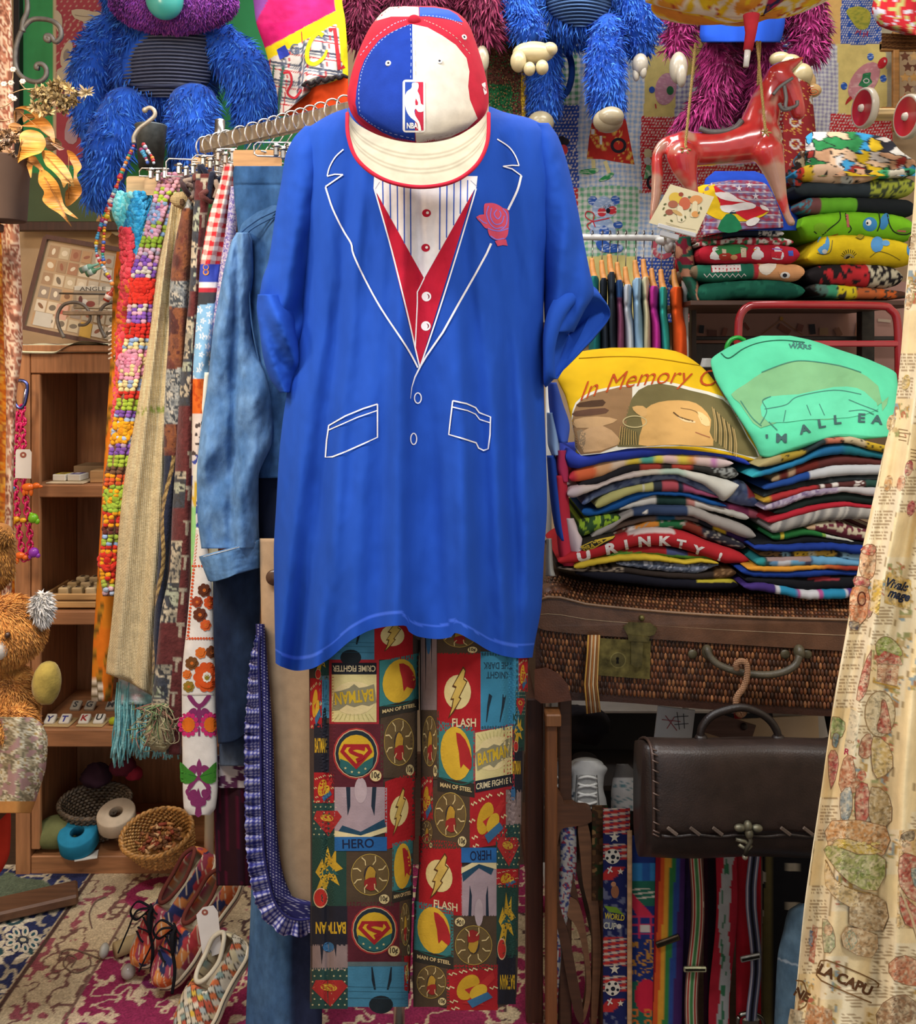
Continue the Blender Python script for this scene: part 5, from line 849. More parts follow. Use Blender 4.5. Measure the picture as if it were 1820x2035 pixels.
# ---- folded t-shirts
def slab(name,label,top,bot,z,Yf,dep,col,m='jersey',group=None,cat='t-shirt',nz=.0015,ext=None,prt=None,seed=1):
    T=z(top); B=z(bot); x0_=(T[0,0]+B[0,0])/2; x1_=(T[-1,0]+B[-1,0])/2; U=np.linspace(0,1,70); pxs=x0_+(x1_-x0_)*U
    yt=interp(pxs,T[:,0],T[:,1]); yb=interp(pxs,B[:,0],B[:,1]); mid=(yt+yb)/2; h=np.maximum((yb-yt)/2,1.5)+.7; en=np.sqrt(np.clip(1-np.abs(2*U-1)**14,.02,1)); h=h*en
    ph=np.linspace(-math.pi/2,math.pi/2,13); prof=[(1,-1),(.5,-1)]+[(None,p_)for p_ in ph]+[(.5,1),(1,1)]; S=F/Yf; R_=h/S; bx=(pxs-910)/S; zc=H-(mid-HZ)/S; rows=[]; nn=nz*(fbm(pxs/9,pxs*0+seed,seed)-.5)*2; fr=.006*(noise(pxs/60,pxs*0+seed*3,seed+4)-.5)
    for a_,b_ in prof:
        if a_ is None:Yv=Yf+fr+R_*(1-np.cos(b_)); Zv=zc+R_*np.sin(b_)
        else:Yv=Yf+R_+a_*dep+0*U; Zv=zc+R_*b_
        rows.append(np.stack([bx+0*Yv,Yv,Zv+nn],-1))
    G=np.stack(rows); py=np.repeat(mid[None],len(prof),0)+0.; PX=np.repeat(pxs[None],len(prof),0); vv=np.array([-1,-1]+list(np.sin(ph))+[1,1])[:,None]; PY=py-vv*h
    c=col(PX,PY)if callable(col)else np.broadcast_to(lin(col),PX.shape+(3,))
    mb=MB(); mb.grid(G,c.reshape(-1,3)); 
    for k in(0,-1):mb.add(G[:,k],[np.stack([np.zeros(len(prof)-2,int),np.arange(1,len(prof)-1),np.arange(2,len(prof))],1)],c[:,k]if k==0 else c[:,-1])
    if prt:
        def dpt(x,y):hh=np.interp(x,pxs,h); mm=np.interp(x,pxs,mid); v_=np.clip((y-mm)/hh,-1,1); return Yf+np.interp(x,pxs,fr)+hh/S*(1-np.sqrt(1-v_*v_))
        prt(Print(Flat(dpt),mb,z,8,.001))
    return mb.build(name,m,None,label,cat,group)
def stops(*a,nz=0,s=1,sharp=2):
    xs,cs=[q[0]for q in a],[lin(q[1])for q in a]
    def f(x,y):
        xx=x+nz*(noise(x/7,y/5,s)-.5); C=np.zeros(np.shape(x)+(3,))+cs[0]
        for k in range(1,len(xs)):C=mixc(C,cs[k],ss(xs[k]-sharp,xs[k]+sharp,xx))
        return C
    return f
def blotch(base,cols,sc=9,th=.55,s=3):
    def f(x,y):C=flat(base)(x,y); return np.where((noise(x/sc,y/sc*1.3,s)>th)[...,None],pick(cols,noise(x/(sc*1.7)+9,y/(sc*2),s+2)),C)
    return f
ZL=Z(1080,860,4.136); ZR=Z(1460,860,5.986)
zx=lambda x:1080+x/4.136; zr=lambda x:1460+x/5.986
GL='t-shirts folded in the left pile'; GR='t-shirts folded in the right pile'
def lett(p):
    for k,(t,x,y,r_,s)in enumerate((('U',330,1010,-.18,130),('R',560,950,-.2,120),('I',680,920,-.18,105),('N',830,895,-.06,110),('K',1000,890,.02,105),('!',1450,1020,.35,90),('T',1130,915,.18,95),('Y',1270,965,.28,95))):p.text(t,x,y,s,'c9c0bc',r_,1.25,.05)
LT=[
 ('royal_blue_tee','smooth royal blue t-shirt directly under the yellow printed one',[(165,60),(330,190),(600,125),(900,98),(1200,110),(1500,160),(1700,235)],[(200,325),(500,245),(760,215),(1100,182),(1400,190),(1600,240),(1700,285)],'2a3c9c',2.095),
 ('tie_dye_tee','tie-dyed t-shirt in orange, yellow, pink and teal in the left pile',[(205,315),(500,242),(760,212),(1100,180),(1400,188),(1560,235)],[(215,425),(450,380),(720,265),(900,252),(1230,268),(1450,298),(1560,275)],stops((0,'b83040'),(zx(270),'d0643c'),(zx(430),'cc9a6c'),(zx(560),'c8b098'),(zx(690),'cdb440'),(zx(800),'4f9a88'),(zx(910),'ccc048'),(zx(980),'d0b0a8'),(zx(1100),'d0b848'),(zx(1190),'cc8a4c'),(zx(1250),'cfb4ae'),(zx(1380),'b878a8'),(zx(1430),'c8b4b0'),nz=8,sharp=7),2.10),
 ('black_red_tee','black t-shirt with red blocks and a grey crumpled print in the left pile',[(290,400),(500,350),(730,255),(900,250),(1220,265),(1450,285),(1600,275)],[(290,460),(500,405),(760,325),(1000,310),(1200,305),(1400,350),(1600,402)],lambda x,y:put(stops((0,'201e22'),(zx(800),'96382e'),(zx(970),'262420'),(zx(1060),'a03c30'),(zx(1220),'2c2a28'))(x,y),(x>zx(1380))&(noise(x/3,y/3)>.5),'8a8c88'),2.105),
 ('white_tee','soft white t-shirt bulging thickly at its right end',[(195,440),(400,440),(600,375),(800,320),(1100,305),(1300,345),(1500,385),(1605,400)],[(195,565),(400,480),(600,400),(900,350),(1050,345),(1300,420),(1430,510),(1500,580),(1605,470)],stops((0,'b4a4a8'),(zx(300),'beb0a8'),(zx(800),'b8b0a0'),(zx(960),'9cb0a0'),(zx(1170),'bcbab0'),sharp=12),2.09),
 ('grey_blue_tee','mottled grey-blue t-shirt with a red patch at its right end',[(310,540),(450,475),(650,405),(900,350),(1050,345),(1250,400),(1450,480),(1640,400),(1770,520)],[(320,622),(450,530),(650,462),(830,422),(1050,385),(1300,482),(1430,530),(1600,600),(1780,645)],lambda x,y:put(blotch('5a6688',['47547a','6c7890','3c4660'],8,.4)(x,y),(x>zx(1690))&(y<860+540/4.136),'a03a3c'),2.11),
 ('taupe_tee','taupe and khaki striped t-shirt with dark red blocks in the left pile',[(420,560),(600,480),(830,425),(1050,390),(1300,480),(1440,525)],[(430,645),(600,562),(800,490),(930,485),(1150,492),(1440,545)],lambda x,y:put(put(stops((0,'5f5552'),(zx(900),'2a3038'),(zx(980),'a04850'),(zx(1110),'202a38'),(zx(1150),'8a4460'))(x,y),(x<zx(900))&(y>860+(660-.32*(x-1080)*4.136)/4.136+2),'a8a468'),(np.abs(x-zx(820))<1.2),'b8b4ac'),2.105),
 ('cobalt_tee','deep cobalt blue t-shirt arching through the left pile',[(300,600),(430,640),(600,560),(800,492),(930,482),(1150,492),(1350,545),(1500,590)],[(330,702),(560,650),(750,572),(930,512),(1150,525),(1350,585),(1500,612)],'164a88',2.115),
 ('pink_hem_tee','mauve and rose t-shirt whose right end sticks out of the left pile',[(1200,500),(1400,560),(1600,600),(1780,650)],[(1200,540),(1400,610),(1600,680),(1780,722)],stops((0,'4a2c50'),(zx(1520),'7c3454'),(zx(1690),'a85a68')),2.125),
 ('white_dark_tee','white and bottle-green t-shirt with fine lines in the left pile',[(480,640),(620,600),(800,545),(930,512),(1150,528),(1400,595),(1690,665)],[(480,690),(620,645),(800,612),(930,605),(1150,608),(1400,650),(1690,735)],stops((0,'263c3c'),(zx(630),'c0bcb4'),(zx(930),'1d3430'),(zx(1180),'a87068'),(zx(1240),'b8b0a8'),(zx(1390),'b9b5ac')),2.12),
 ('lime_camo_tee','lime green and black patterned t-shirt at the left side of the pile',[(275,730),(450,700),(640,680)],[(300,865),(450,815),(640,730)],blotch('7c9c2a',['24381c','2c4a28','93ac3c'],7,.5),2.10),
 ('grey_marl_tee','grey marl t-shirt with a navy band and one white dot',[(390,830),(560,740),(730,645),(900,608),(1190,612),(1450,700),(1740,790)],[(400,885),(560,795),(730,690),(900,680),(1180,686),(1450,790),(1745,905)],lambda x,y:put(stops((0,'8c8680'),(zx(735),'2e3c58'),(zx(1190),'8e8882'))(x,y),np.hypot(x-zx(843),(y-(860+652/4.136)))<5,'d0ccc4'),2.10),
 ('purple_yellow_tee','dark t-shirt with purple, yellow and grey print sloping down to the right',[(490,820),(700,730),(950,685),(1150,690),(1400,745),(1700,870)],[(500,850),(700,765),(950,720),(1150,715),(1400,800),(1700,945)],lambda x,y:put(stops((0,'5a5a58'),(zx(600),'6c5a50'),(zx(930),'1c4c6c'),(zx(1080),'6a5c58'),(zx(1270),'22242c'),(zx(1400),'c2a42c'),(zx(1500),'35204e'))(x,y),(y>860+730/4.136+(x-zx(1100))*.42)&(x>zx(1400)),'3a2058'),2.12),
 ('orange_cartoon_tee','black t-shirt with orange, green and maroon cartoon print',[(300,900),(500,850),(760,770),(950,722),(1150,722),(1350,790),(1660,900)],[(330,960),(500,905),(700,830),(950,790),(1150,800),(1350,880),(1660,980)],lambda x,y:put(stops((0,'24201c'),(zx(430),'54281f'),(zx(690),'b8aeaa'),(zx(760),'b8742c'),(zx(940),'1f5a34'),(zx(1150),'6a2c20'),(zx(1310),'27262e'),nz=9)(x,y),noise(x/5,y/4,8)>.74,'8a8478'),2.115),
 ('pirates_tee','black and gold t-shirt lettered PIRATES at the left of the pile',[(295,900),(420,870),(590,840)],[(340,990),(450,950),(590,870)],'26221c',2.085),
 ('red_lettered_tee','red t-shirt with large white lettering curving through the pile',[(110,1030),(330,960),(600,865),(900,800),(1100,815),(1400,925),(1690,1010)],[(130,1095),(330,1060),(560,1000),(800,935),(1050,945),(1350,1030),(1520,1085),(1690,1085)],lambda x,y:put(flat('9e2228')(x,y),(x>zx(700))&(x<zx(1080))&(y<860+(830+.00055*(x-zx(900))**2*17)/4.136-1),'b8a8a4'),2.085),
 ('green_red_tee','leaf green and dark red t-shirt just above the yellow one',[(520,1010),(700,950),(870,930),(1050,955),(1200,990),(1400,1030)],[(520,1040),(700,1020),(870,1012),(1050,1025),(1200,1040),(1400,1050)],lambda x,y:put(stops((0,'8a1f22'),(zx(1010),'3c4468'),(zx(1190),'9a2a24'))(x,y),y>860+(985+(x-zx(800))*.28)/4.136,'4c7c30'),2.10),
 ('yellow_tee','mustard yellow t-shirt low in the left pile',[(240,1075),(450,1045),(640,1015),(830,1010),(1000,1030),(1170,1060),(1300,1045),(1440,1065)],[(260,1130),(450,1085),(640,1058),(830,1055),(1000,1065),(1170,1082),(1300,1072),(1440,1085)],'b89f30',2.085),
 ('marbled_grey_tee','blue-grey marbled t-shirt beneath the mustard one',[(600,1070),(830,1058),(1100,1080),(1440,1085)],[(600,1085),(830,1125),(1100,1150),(1250,1158),(1440,1090)],blotch('5c6474',['8a90a0','3c4454','a0a4ae'],5,.5),2.095),
 ('lion_tee','dark brown t-shirt with a pale animal print near the bottom of the pile',[(110,1090),(300,1110),(600,1110),(1000,1150),(1300,1150),(1580,1095)],[(110,1125),(300,1140),(600,1150),(1000,1190),(1300,1205),(1590,1205)],lambda x,y:put(put(put(flat('2c2420')(x,y),(x<zx(660))&(noise(x/5,y/3)>.5),'8a7c6c'),(x>zx(1400)),'5a4028'),(x>zx(1400))&(noise(x/3,y/4)>.6),'8a6a48'),2.10),
 ('black_bottom_tee','black t-shirt at the very bottom of the left pile, with a yellow strip',[(230,1130),(400,1140),(700,1150),(1000,1190),(1300,1205),(1600,1205)],[(300,1180),(480,1215),(700,1240),(1000,1275),(1300,1290),(1600,1302)],lambda x,y:put(flat('14141e')(x,y),(x>zx(1260))&(np.abs(y-(860+1218/4.136))<3.5),'a89a30'),2.10)]
for i,(n_,lb,t_,b_,c_,Y_)in enumerate(LT):
    pf=None
    if n_=='red_lettered_tee':pf=lett
    if n_=='pirates_tee':pf=lambda p:(p.poly([(300,935),(420,880),(590,845),(570,870),(500,900),(420,950),(345,990)],'b89c34'),p.poly([(318,935),(410,893),(520,872),(480,905),(400,945),(350,972)],'26221c'),p.text('PIRATES',405,925,52,'b89c34',-.42,.95,.03))
    slab('folded_tee',lb,t_,b_,ZL,Y_,.30,c_,'jersey',GL,prt=pf,seed=i+1)
RT=[
 ('olive and yellow cartoon t-shirt directly under the green one',[(265,385),(540,270),(850,200),(1150,75),(1400,60),(1670,130),(1950,190)],[(280,425),(540,372),(780,285),(1100,140),(1300,120),(1670,215),(1950,260)],lambda x,y:put(put(stops((0,'9a8c60'),(zr(540),'8f7a2c'),(zr(850),'1f2a2c'),(zr(1100),'9c5c48'),(zr(1300),'a89878'),(zr(1560),'a88c24'))(x,y),noise(x/3.5,y/6,3)>.72,'27241c'),x<zr(540),'8f8258'),2.075),
 ('bright teal and blue t-shirt arching near the top of the right pile',[(160,500),(540,395),(800,300),(1100,165),(1300,140),(1670,225),(1950,270)],[(230,550),(540,455),(800,370),(1000,295),(1300,262),(1670,300),(1950,330)],stops((0,'2a8a94'),(zr(300),'226c96'),(zr(1000),'1f5c88'),(zr(1300),'1f6674'),sharp=10),2.08),
 ('brown-red t-shirt with two small tan picture patches',[(420,530),(700,420),(1000,330),(1300,270),(1670,310),(1950,340)],[(430,600),(700,525),(1000,430),(1300,385),(1670,385),(1950,400)],lambda x,y:put(stops((0,'2a2c2c'),(zr(440),'a08868'),(zr(530),'5c2420'),(zr(630),'a88c70'),(zr(715),'6a2822'),(zr(1000),'542a28'))(x,y),x<0,'000000'),2.09),
 ('half royal blue, half white t-shirt in the right pile',[(340,640),(700,530),(900,470),(1300,390),(1670,388),(1950,400)],[(350,700),(700,610),(900,560),(1300,520),(1670,505),(1950,520)],stops((0,'1d4080'),(zr(885),'aeb0b2'),sharp=1),2.085),
 ('dark grey-green t-shirt in the upper half of the right pile',[(340,705),(700,612),(1000,555),(1300,525),(1670,508),(1950,520)],[(345,800),(500,720),(700,680),(980,640),(1300,600),(1670,570),(1950,590)],blotch('2a3234',['353a3c','23292b'],12,.5),2.095),
 ('thin red and black t-shirt with white letter shapes showing',[(335,790),(600,715),(980,635),(1300,600),(1640,575),(1950,600)],[(340,855),(600,785),(900,690),(1300,650),(1620,650),(1950,670)],lambda x,y:put(put(stops((0,'a8842c'),(zr(430),'962a2c'),(zr(990),'4a2624'),(zr(1560),'234038'))(x,y),(np.abs(x-zr(1200))<7)|(np.abs(x-zr(1060))<4)|((np.abs(x-zr(1480))<11)&(noise(x/2,y/2)>.4)),'c4bcb4'),x<0,'0'*6),2.085),
 ('lavender marbled t-shirt turning white to the right',[(335,880),(600,785),(900,690),(1300,650),(1620,655),(1950,680)],[(345,945),(600,880),(800,795),(1100,740),(1300,712),(1600,752),(1950,790)],lambda x,y:np.where((x>zr(1230))[...,None],lin('a8a4a4'),blotch('8a7c90',['a49aa8','6a5a78'],5,.5)(x,y)),2.085),
 ('black-green t-shirt between the lavender and the bright red ones',[(440,940),(700,830),(900,770),(1200,720),(1350,712),(1600,755),(1950,800)],[(480,975),(600,975),(900,880),(1200,842),(1400,845),(1590,870),(1950,900)],'182420',2.095),
 ('bright red t-shirt in the middle of the right pile',[(380,1020),(600,970),(800,905),(1100,850),(1300,835),(1580,865),(1950,900)],[(395,1090),(600,1035),(900,950),(1100,905),(1300,885),(1580,892),(1950,930)],'9a1f2c',2.085),
 ('grey and white tie-dyed t-shirt with streaks',[(395,1095),(600,1040),(900,950),(1100,905),(1300,888),(1560,895),(1950,930)],[(450,1215),(700,1155),(880,1110),(1000,1070),(1200,1050),(1550,1035),(1950,1050)],lambda x,y:mixc('6a6866','9c9890',np.clip(noise((x+.5*y)/4.5,y*0,3)*1.5-.2,0,1)),2.08),
 ('maroon and cream cartoon t-shirt sloping down to the right',[(850,1110),(1000,1080),(1200,1050),(1500,1150),(1950,1200)],[(850,1150),(980,1170),(1200,1225),(1500,1290),(1950,1330)],lambda x,y:put(put(flat('5a2430')(x,y),(noise(x/7,y/5,3)>.55)&(y<860+(1150+.25*(x-zr(1000))*6)/5.986-6),'b0a48c'),x<zr(960),'b49878'),2.09),
 ('kelly green t-shirt with a yellow stripe and white end',[(430,1215),(600,1180),(860,1150),(1060,1205),(1420,1290)],[(440,1285),(600,1272),(860,1225),(1060,1245),(1420,1300)],stops((0,'1d5a30'),(zr(545),'b8a83c'),(zr(585),'20602e'),(zr(1040),'6a8a3c'),(zr(1085),'a8aca0'),sharp=1),2.09),
 ('black t-shirt just above the navy one in the right pile',[(230,1310),(600,1280),(860,1225),(1100,1255),(1480,1300),(1950,1340)],[(235,1345),(600,1345),(860,1330),(1100,1320),(1480,1345),(1950,1380)],'121418',2.095),
 ('navy blue t-shirt in the lower half of the right pile',[(225,1340),(600,1345),(860,1330),(1100,1325),(1460,1350),(1950,1390)],[(230,1400),(600,1415),(900,1405),(1150,1400),(1460,1445),(1950,1480)],'17307a',2.08),
 ('black t-shirt with yellow and pale blue cartoon print',[(285,1410),(600,1415),(900,1405),(1150,1402),(1440,1450),(1950,1480)],[(290,1482),(700,1485),(1000,1480),(1200,1490),(1440,1530),(1950,1560)],lambda x,y:put(stops((0,'5a4428'),(zr(440),'6a5030'),(zr(560),'6f94a4'),(zr(650),'221e1c'),(zr(700),'b8962c'),(zr(860),'b8b090'),(zr(970),'a88434'),(zr(1200),'16202c'),(zr(1260),'7ca0b4'),nz=8)(x,y),noise(x/3,y/3,5)>.74,'1c1a18'),2.09),
 ('t-shirt with turquoise, white and slate print near the bottom',[(255,1500),(500,1495),(900,1485),(1200,1495),(1430,1535),(1950,1570)],[(260,1600),(500,1605),(850,1590),(1200,1590),(1440,1590),(1950,1610)],lambda x,y:put(stops((0,'2a7c7c'),(zr(350),'2a3c3c'),(zr(430),'5a80a0'),(zr(510),'b0b0b4'),(zr(680),'5c90b0'),(zr(830),'3c3c50'),(zr(920),'5a8cac'),nz=5)(x,y),(y<860+1525/5.986)&(x>zr(400))&(x<zr(900)),'8a7470'),2.08),
 ('orange t-shirt forming a thin bright line in the right pile',[(150,1600),(500,1605),(850,1595),(1050,1585),(1430,1600),(1950,1620)],[(155,1650),(500,1660),(850,1640),(1050,1625),(1430,1645),(1950,1660)],stops((0,'c0842c'),(zr(1050),'9c4c24'),(zr(1250),'842c20'),sharp=14),2.075),
 ('plain blue t-shirt under the orange one',[(60,1620),(300,1655),(850,1642),(1050,1630),(1420,1645),(1950,1660)],[(80,1690),(300,1725),(600,1730),(850,1720),(1100,1700),(1420,1705),(1950,1720)],'16337c',2.08),
 ('thick black t-shirt with a faint red streak',[(100,1710),(400,1730),(850,1725),(1100,1702),(1410,1708),(1950,1720)],[(150,1790),(400,1810),(600,1850),(900,1895),(1390,1870),(1950,1880)],lambda x,y:put(flat('14151a')(x,y),((x-zr(1060))/32)**2+((y-(860+1742/5.986))/3)**2<1,'8a3038'),2.085),
 ('purple, turquoise and white t-shirt at the bottom of the right pile',[(100,1800),(300,1800),(600,1850),(900,1895),(1390,1875),(1950,1880)],[(110,1870),(300,1890),(600,1945),(900,1990),(1250,1985),(1400,1960),(1950,1960)],stops((0,'3c2a68'),(zr(500),'b4b4b8'),(zr(540),'25789a'),(zr(750),'9a4a80'),(zr(790),'b8b8bc'),(zr(1000),'9a4a80'),(zr(1050),'25789a'),(zr(1320),'b8b4bc'),(zr(1350),'4a3070'),sharp=1.5),2.075)]
for i,(lb,t_,b_,c_,Y_)in enumerate(RT):slab('folded_tee',lb,t_,b_,ZR,Y_-.035,.30,c_,'jersey',GR,seed=i+40)
# cloth spilling out at the left of the pile
for rows,c_,lb in(([(945,1100,1125),(990,1102,1130),(1050,1105,1135),(1100,1110,1140),(1125,1118,1150)],'a8283c','crimson t-shirt sleeve spilling down the left side of the pile'),([(895,1105,1125),(930,1104,1130),(958,1115,1130)],'9a2c50','raspberry t-shirt sleeve tucked under the royal blue one'),([(760,1088,1106),(800,1090,1118),(850,1098,1132),(880,1110,1128)],'3a58b8','periwinkle blue sleeve between the jersey and the yellow t-shirt'),([(905,1086,1104),(960,1090,1112),(1040,1100,1124),(1075,1110,1130)],'1c3c8c','dark blue sleeve hanging at the left of the pile'),([(1030,1120,1140),(1080,1126,1160),(1105,1132,1165)],'b8a8ac','pale pink t-shirt edge between the crimson sleeve and the pile'),([(820,1086,1100),(880,1088,1112),(905,1096,1112)],'7f9cc4','pale blue sleeve beneath the periwinkle one'),([(1070,1086,1096),(1130,1084,1100),(1145,1084,1104)],'8c8c88','grey dotted cloth low between the jersey and the pile')):
    garment('shirt_sleeve',lb,'sleeve',rows,2.12,.03,c_,'jersey',vf(.006,9,1),24,30)
# ---- the two printed t-shirts on top
zt=Z(1060,650,2.395)
def f_top(x,y):return .010*(fbm(x/50,y/35,4)-.5)+.004*np.sin(x/30.+y/40.)
ty=thing('yellow_memorial_tee','folded yellow t-shirt with red script and sleeping face on top of the left pile','t-shirt',tuple(V3(1310,900,2.2)))
sy=Surf([(691,1215,1300,2.36),(697,1160,1340,2.34),(712,1128,1372,2.31),(745,1106,1410,2.27),(790,1124,1440,2.22),(840,1136,1475,2.17),(880,1142,1500,2.14),(922,1146,1526,2.12)],2.2,.05,f_top,1,[(691,.4),(745,.9),(922,1)],None,lambda x:interp(x,[1106,1146,1165,1250,1350,1450,1526],[896,902,900,889,888,902,920]))
mb=MB(); sy.mesh(mb,'d8ae18',80,60); tyc=mb.build('cloth','jersey',ty)
mb=MB(); pr=Print(sy,mb,zt,6,.0012,.0006).z(0)
pr.poly([(180,440),(200,360),(260,315),(340,290),(480,270),(610,255),(760,290),(900,330),(960,400),(1020,520),(1085,630),(1000,612),(850,578),(700,566),(450,578),(225,612),(195,520)],'d4d0c0',2); pr.z(1)
pr.poly([(185,445),(205,368),(270,325),(350,300),(470,285),(450,400),(410,560),(225,606),(196,520)],'8a6a48',2); pr.poly([(430,470),(450,380),(500,300),(600,268),(740,300),(900,345),(960,420),(1020,530),(1070,620),(950,595),(850,572),(620,562),(400,570)],'69603c',2)
pr.z(2); pr.poly([(500,560),(520,470),(510,420),(560,370),(640,350),(740,352),(800,380),(845,440),(838,500),(855,565),(700,560),(600,562)],'c49a5c',2)
for q,c in(([(220,360),(330,345),(330,375),(215,380)],'4a3424'),([(200,400),(340,385),(345,410),(200,425)],'5c4030'),([(196,440),(300,425),(400,440),(330,470),(205,480)],'b89468'),([(225,500),(330,470),(400,520),(400,560),(240,598)],'b8946a'),([(205,495),(250,500),(235,590)],'8a7458')):pr.poly(q,c,2)
pr.z(3); pr.poly([(470,380),(520,375),(542,400),(530,430),(490,410)],'c29a60',2); pr.ring(482,450,56,27,5,'b8a878'); pr.line([(665,405),(700,430),(760,448)],7,'5c4428',4); pr.line([(700,385),(770,400),(800,440)],4,'8a6a40',4); pr.line([(690,425),(720,445),(770,452)],9,'d4b888',3); pr.poly([(780,400),(830,430),(838,470),(800,460)],'d8b880',2); pr.line([(770,500),(810,515),(840,525)],5,'9a6444',3)
r=random.Random(4)
for k in range(14):x=850+8*k; pr.line([(x,380+8*k),(x+12,450+8*k),(x+10,540+6*k)],4,['a88c58','b89c68','4c4428'][k%3],4)
for k in range(16):pr.line([(415+5*k,470+2*k),(405+6*k,560)],2.5,['b89858','4a4228'][k%2])
pr.text('In Memory Of',580,268,118,'b0481c',-.02,1.0,-.006,.45,width=720,warp=lambda q:np.stack([q[:,0],q[:,1]+.00042*(q[:,0]-60)**2-25],1))
mb.build('print','jersey',tyc,'red script over a brown sleeping face')
mb=MB(); mb.tube(sy.front(np.linspace(1150,1390,20),np.linspace(712,727,20)-10*np.sin(np.linspace(0,3.1,20)),.002),.0014,lin('b08c18'),5); mb.build('hem_seam','jersey',ty)
tg_=thing('green_lettered_tee','folded mint green t-shirt lettered I\'M ALL EARS on top of the right pile','t-shirt',tuple(V3(1600,880,2.15)))
sg_=Surf([(667,1512,1570,2.32),(676,1482,1612,2.31),(694,1440,1665,2.28),(718,1412,1735,2.25),(745,1418,1782,2.22),(800,1448,1785,2.16),(850,1480,1785,2.11),(880,1498,1785,2.09),(910,1512,1785,2.08)],2.2,.045,f_top,1,[(667,.4),(718,.9),(910,1)],None,lambda x:interp(x,[1440,1505,1524,1560,1636,1686,1745,1785],[860,903,909,898,875,864,869,866]))
mb=MB(); sg_.mesh(mb,'55bf94',80,60); tgc=mb.build('cloth','jersey',tg_)
mb=MB(); pr=Print(sg_,mb,zt,6,.0012,.0006).z(0)
pr.poly([(940,320),(1010,270),(1090,215),(1180,175),(1260,158),(1400,170),(1520,200),(1640,280),(1660,400),(1690,330),(1600,400),(1400,440),(1200,440),(1080,480),(1020,420),(980,360)],'74a878',2); pr.z(1)
pr.poly([(1080,380),(1130,330),(1260,320),(1430,285),(1540,290),(1600,330),(1640,390),(1500,430),(1300,440),(1120,455)],'5cc098',2); pr.z(2)
for q in([(1085,215),(1200,172),(1290,160),(1450,182),(1560,215)],[(1100,390),(1200,370),(1260,330),(1430,300),(1560,320)],[(1080,460),(1110,400),(1090,350),(1130,330)],[(1300,370),(1320,420)],[(1360,365),(1385,420)],[(1500,345),(1560,370),(1640,400)],[(1120,450),(1160,490)],[(985,350),(1040,430),(1085,470)],[(1200,395),(1190,450)],[(1500,400),(1570,395),(1620,415)]):pr.line(q,4.5,'3f7a68',6)
for t_,x,y,r_ in(("'",1110,520,-.05),('M',1180,528,.02),('A',1290,485,-.22),('L',1372,458,-.16),('L',1447,440,-.08),('E',1562,432,.05),('A',1635,440,.1),('R',1710,455,.15),('S',1790,475,.2)):pr.text(t_,x,y,58,'3c5a58',r_,1.25,.035)
pr.text('STAR',1262,76,24,'3f6c66',.05,1,.03,width=58); pr.text('WARS',1268,92,30,'3f6c66',.05,1,.03,width=110)
mb.build('print','jersey',tgc,'grey green line print and lettering')
mb=MB(); pp=smoothpts([(893,118),(930,140),(1000,95),(1080,66),(1180,55),(1290,66)],10); q=zt(pp); mb.tube(sg_.front(q[:,0],q[:,1]+3,.002),.0016,lin('2c6450'),5); mb.build('neck_rib','jersey',tg_)
# ---- black leather bag hanging from the suitcase handle
bag=thing('leather_satchel','dark brown leather flap satchel hanging from the suitcase handle by a hook','bag',tuple(V3(1470,1706,1.95)))
YB=1.93; BX0=(1288-910)/F*YB; BX1=(1735-910)/F*YB; bz=lambda y:H-(y-HZ)/F*YB
def prof_ext(mb,prof,xa,xb,col,nx=30):
    pr_=np.array(prof,float); k=len(pr_); xs=np.linspace(xa,xb,nx)
    G=np.stack([np.repeat(xs[:,None],k,1),np.repeat(pr_[None,:,0],nx,0),np.repeat(pr_[None,:,1],nx,0)],-1); G[...,1]+=.004*np.sin(G[...,0]*22)[...]; mb.grid(G,col,True,True)
by_=lambda L_:[(YB+d_,H-(y_-HZ)/F*(YB+d_))for d_,y_ in L_]
mb=MB(); pf=smoothpts(by_([(.01,1703),(-.03,1692),(-.042,1650),(-.035,1560),(-.02,1490),(.01,1476),(.06,1472),(.095,1490),(.10,1620),(.085,1670),(.05,1700)]),5,True); prof_ext(mb,pf,BX0-.012,BX1,lin('241a17')); mb.build('pouch','leather',bag)
mb=MB(); pf=smoothpts(by_([(-.048,1657),(-.056,1640),(-.052,1560),(-.042,1500),(-.012,1474),(.04,1465),(.09,1469)]),6); pf2=pf[::-1]+[[.006,-.003]]; prof_ext(mb,np.vstack([pf,pf2]),BX0,BX1+.004,lin('2c211d')); flp=mb.build('flap','leather',bag)
mb=MB(); mb.tube([(BX0-.001,a_[0]-.003,a_[1])for a_ in pf],.0035,lin('3c2c26'),6)
for k in range(14):a_=pf[3+2*k]; mb.tube([(BX0-.003,a_[0]-.006,a_[1]),(BX0+.010,a_[0]-.007,a_[1]-.006)],.0017,lin('5a4840'),5)
mb.build('edge_stitching','leather',flp)
mb=MB()
for k in range(9):
    x=1330+k*45; 
    if 1455<x<1520:continue
    mb.box(P(x+6,1652,YB-.062),(.026,.004,.007),lin('5c5048'),Matrix.Rotation(.65,4,'Y'),.001)
mb.tube(P(np.linspace(1314,1735,30),1661+2*np.sin(np.arange(30)*1.),YB-.056),.004,lin('1a1210'),6); mb.build('lacing','leather',flp)
mb=MB(); Yk=YB-.062
for x,y,r3 in((1470,1645,(.012,.008,.008)),(1486,1642,(.009,.01,.012)),(1504,1646,(.012,.008,.008)),(1488,1655,(.009,.012,.012))):mb.ball(P(x,y,Yk),r3,lin('6a6858'),10)
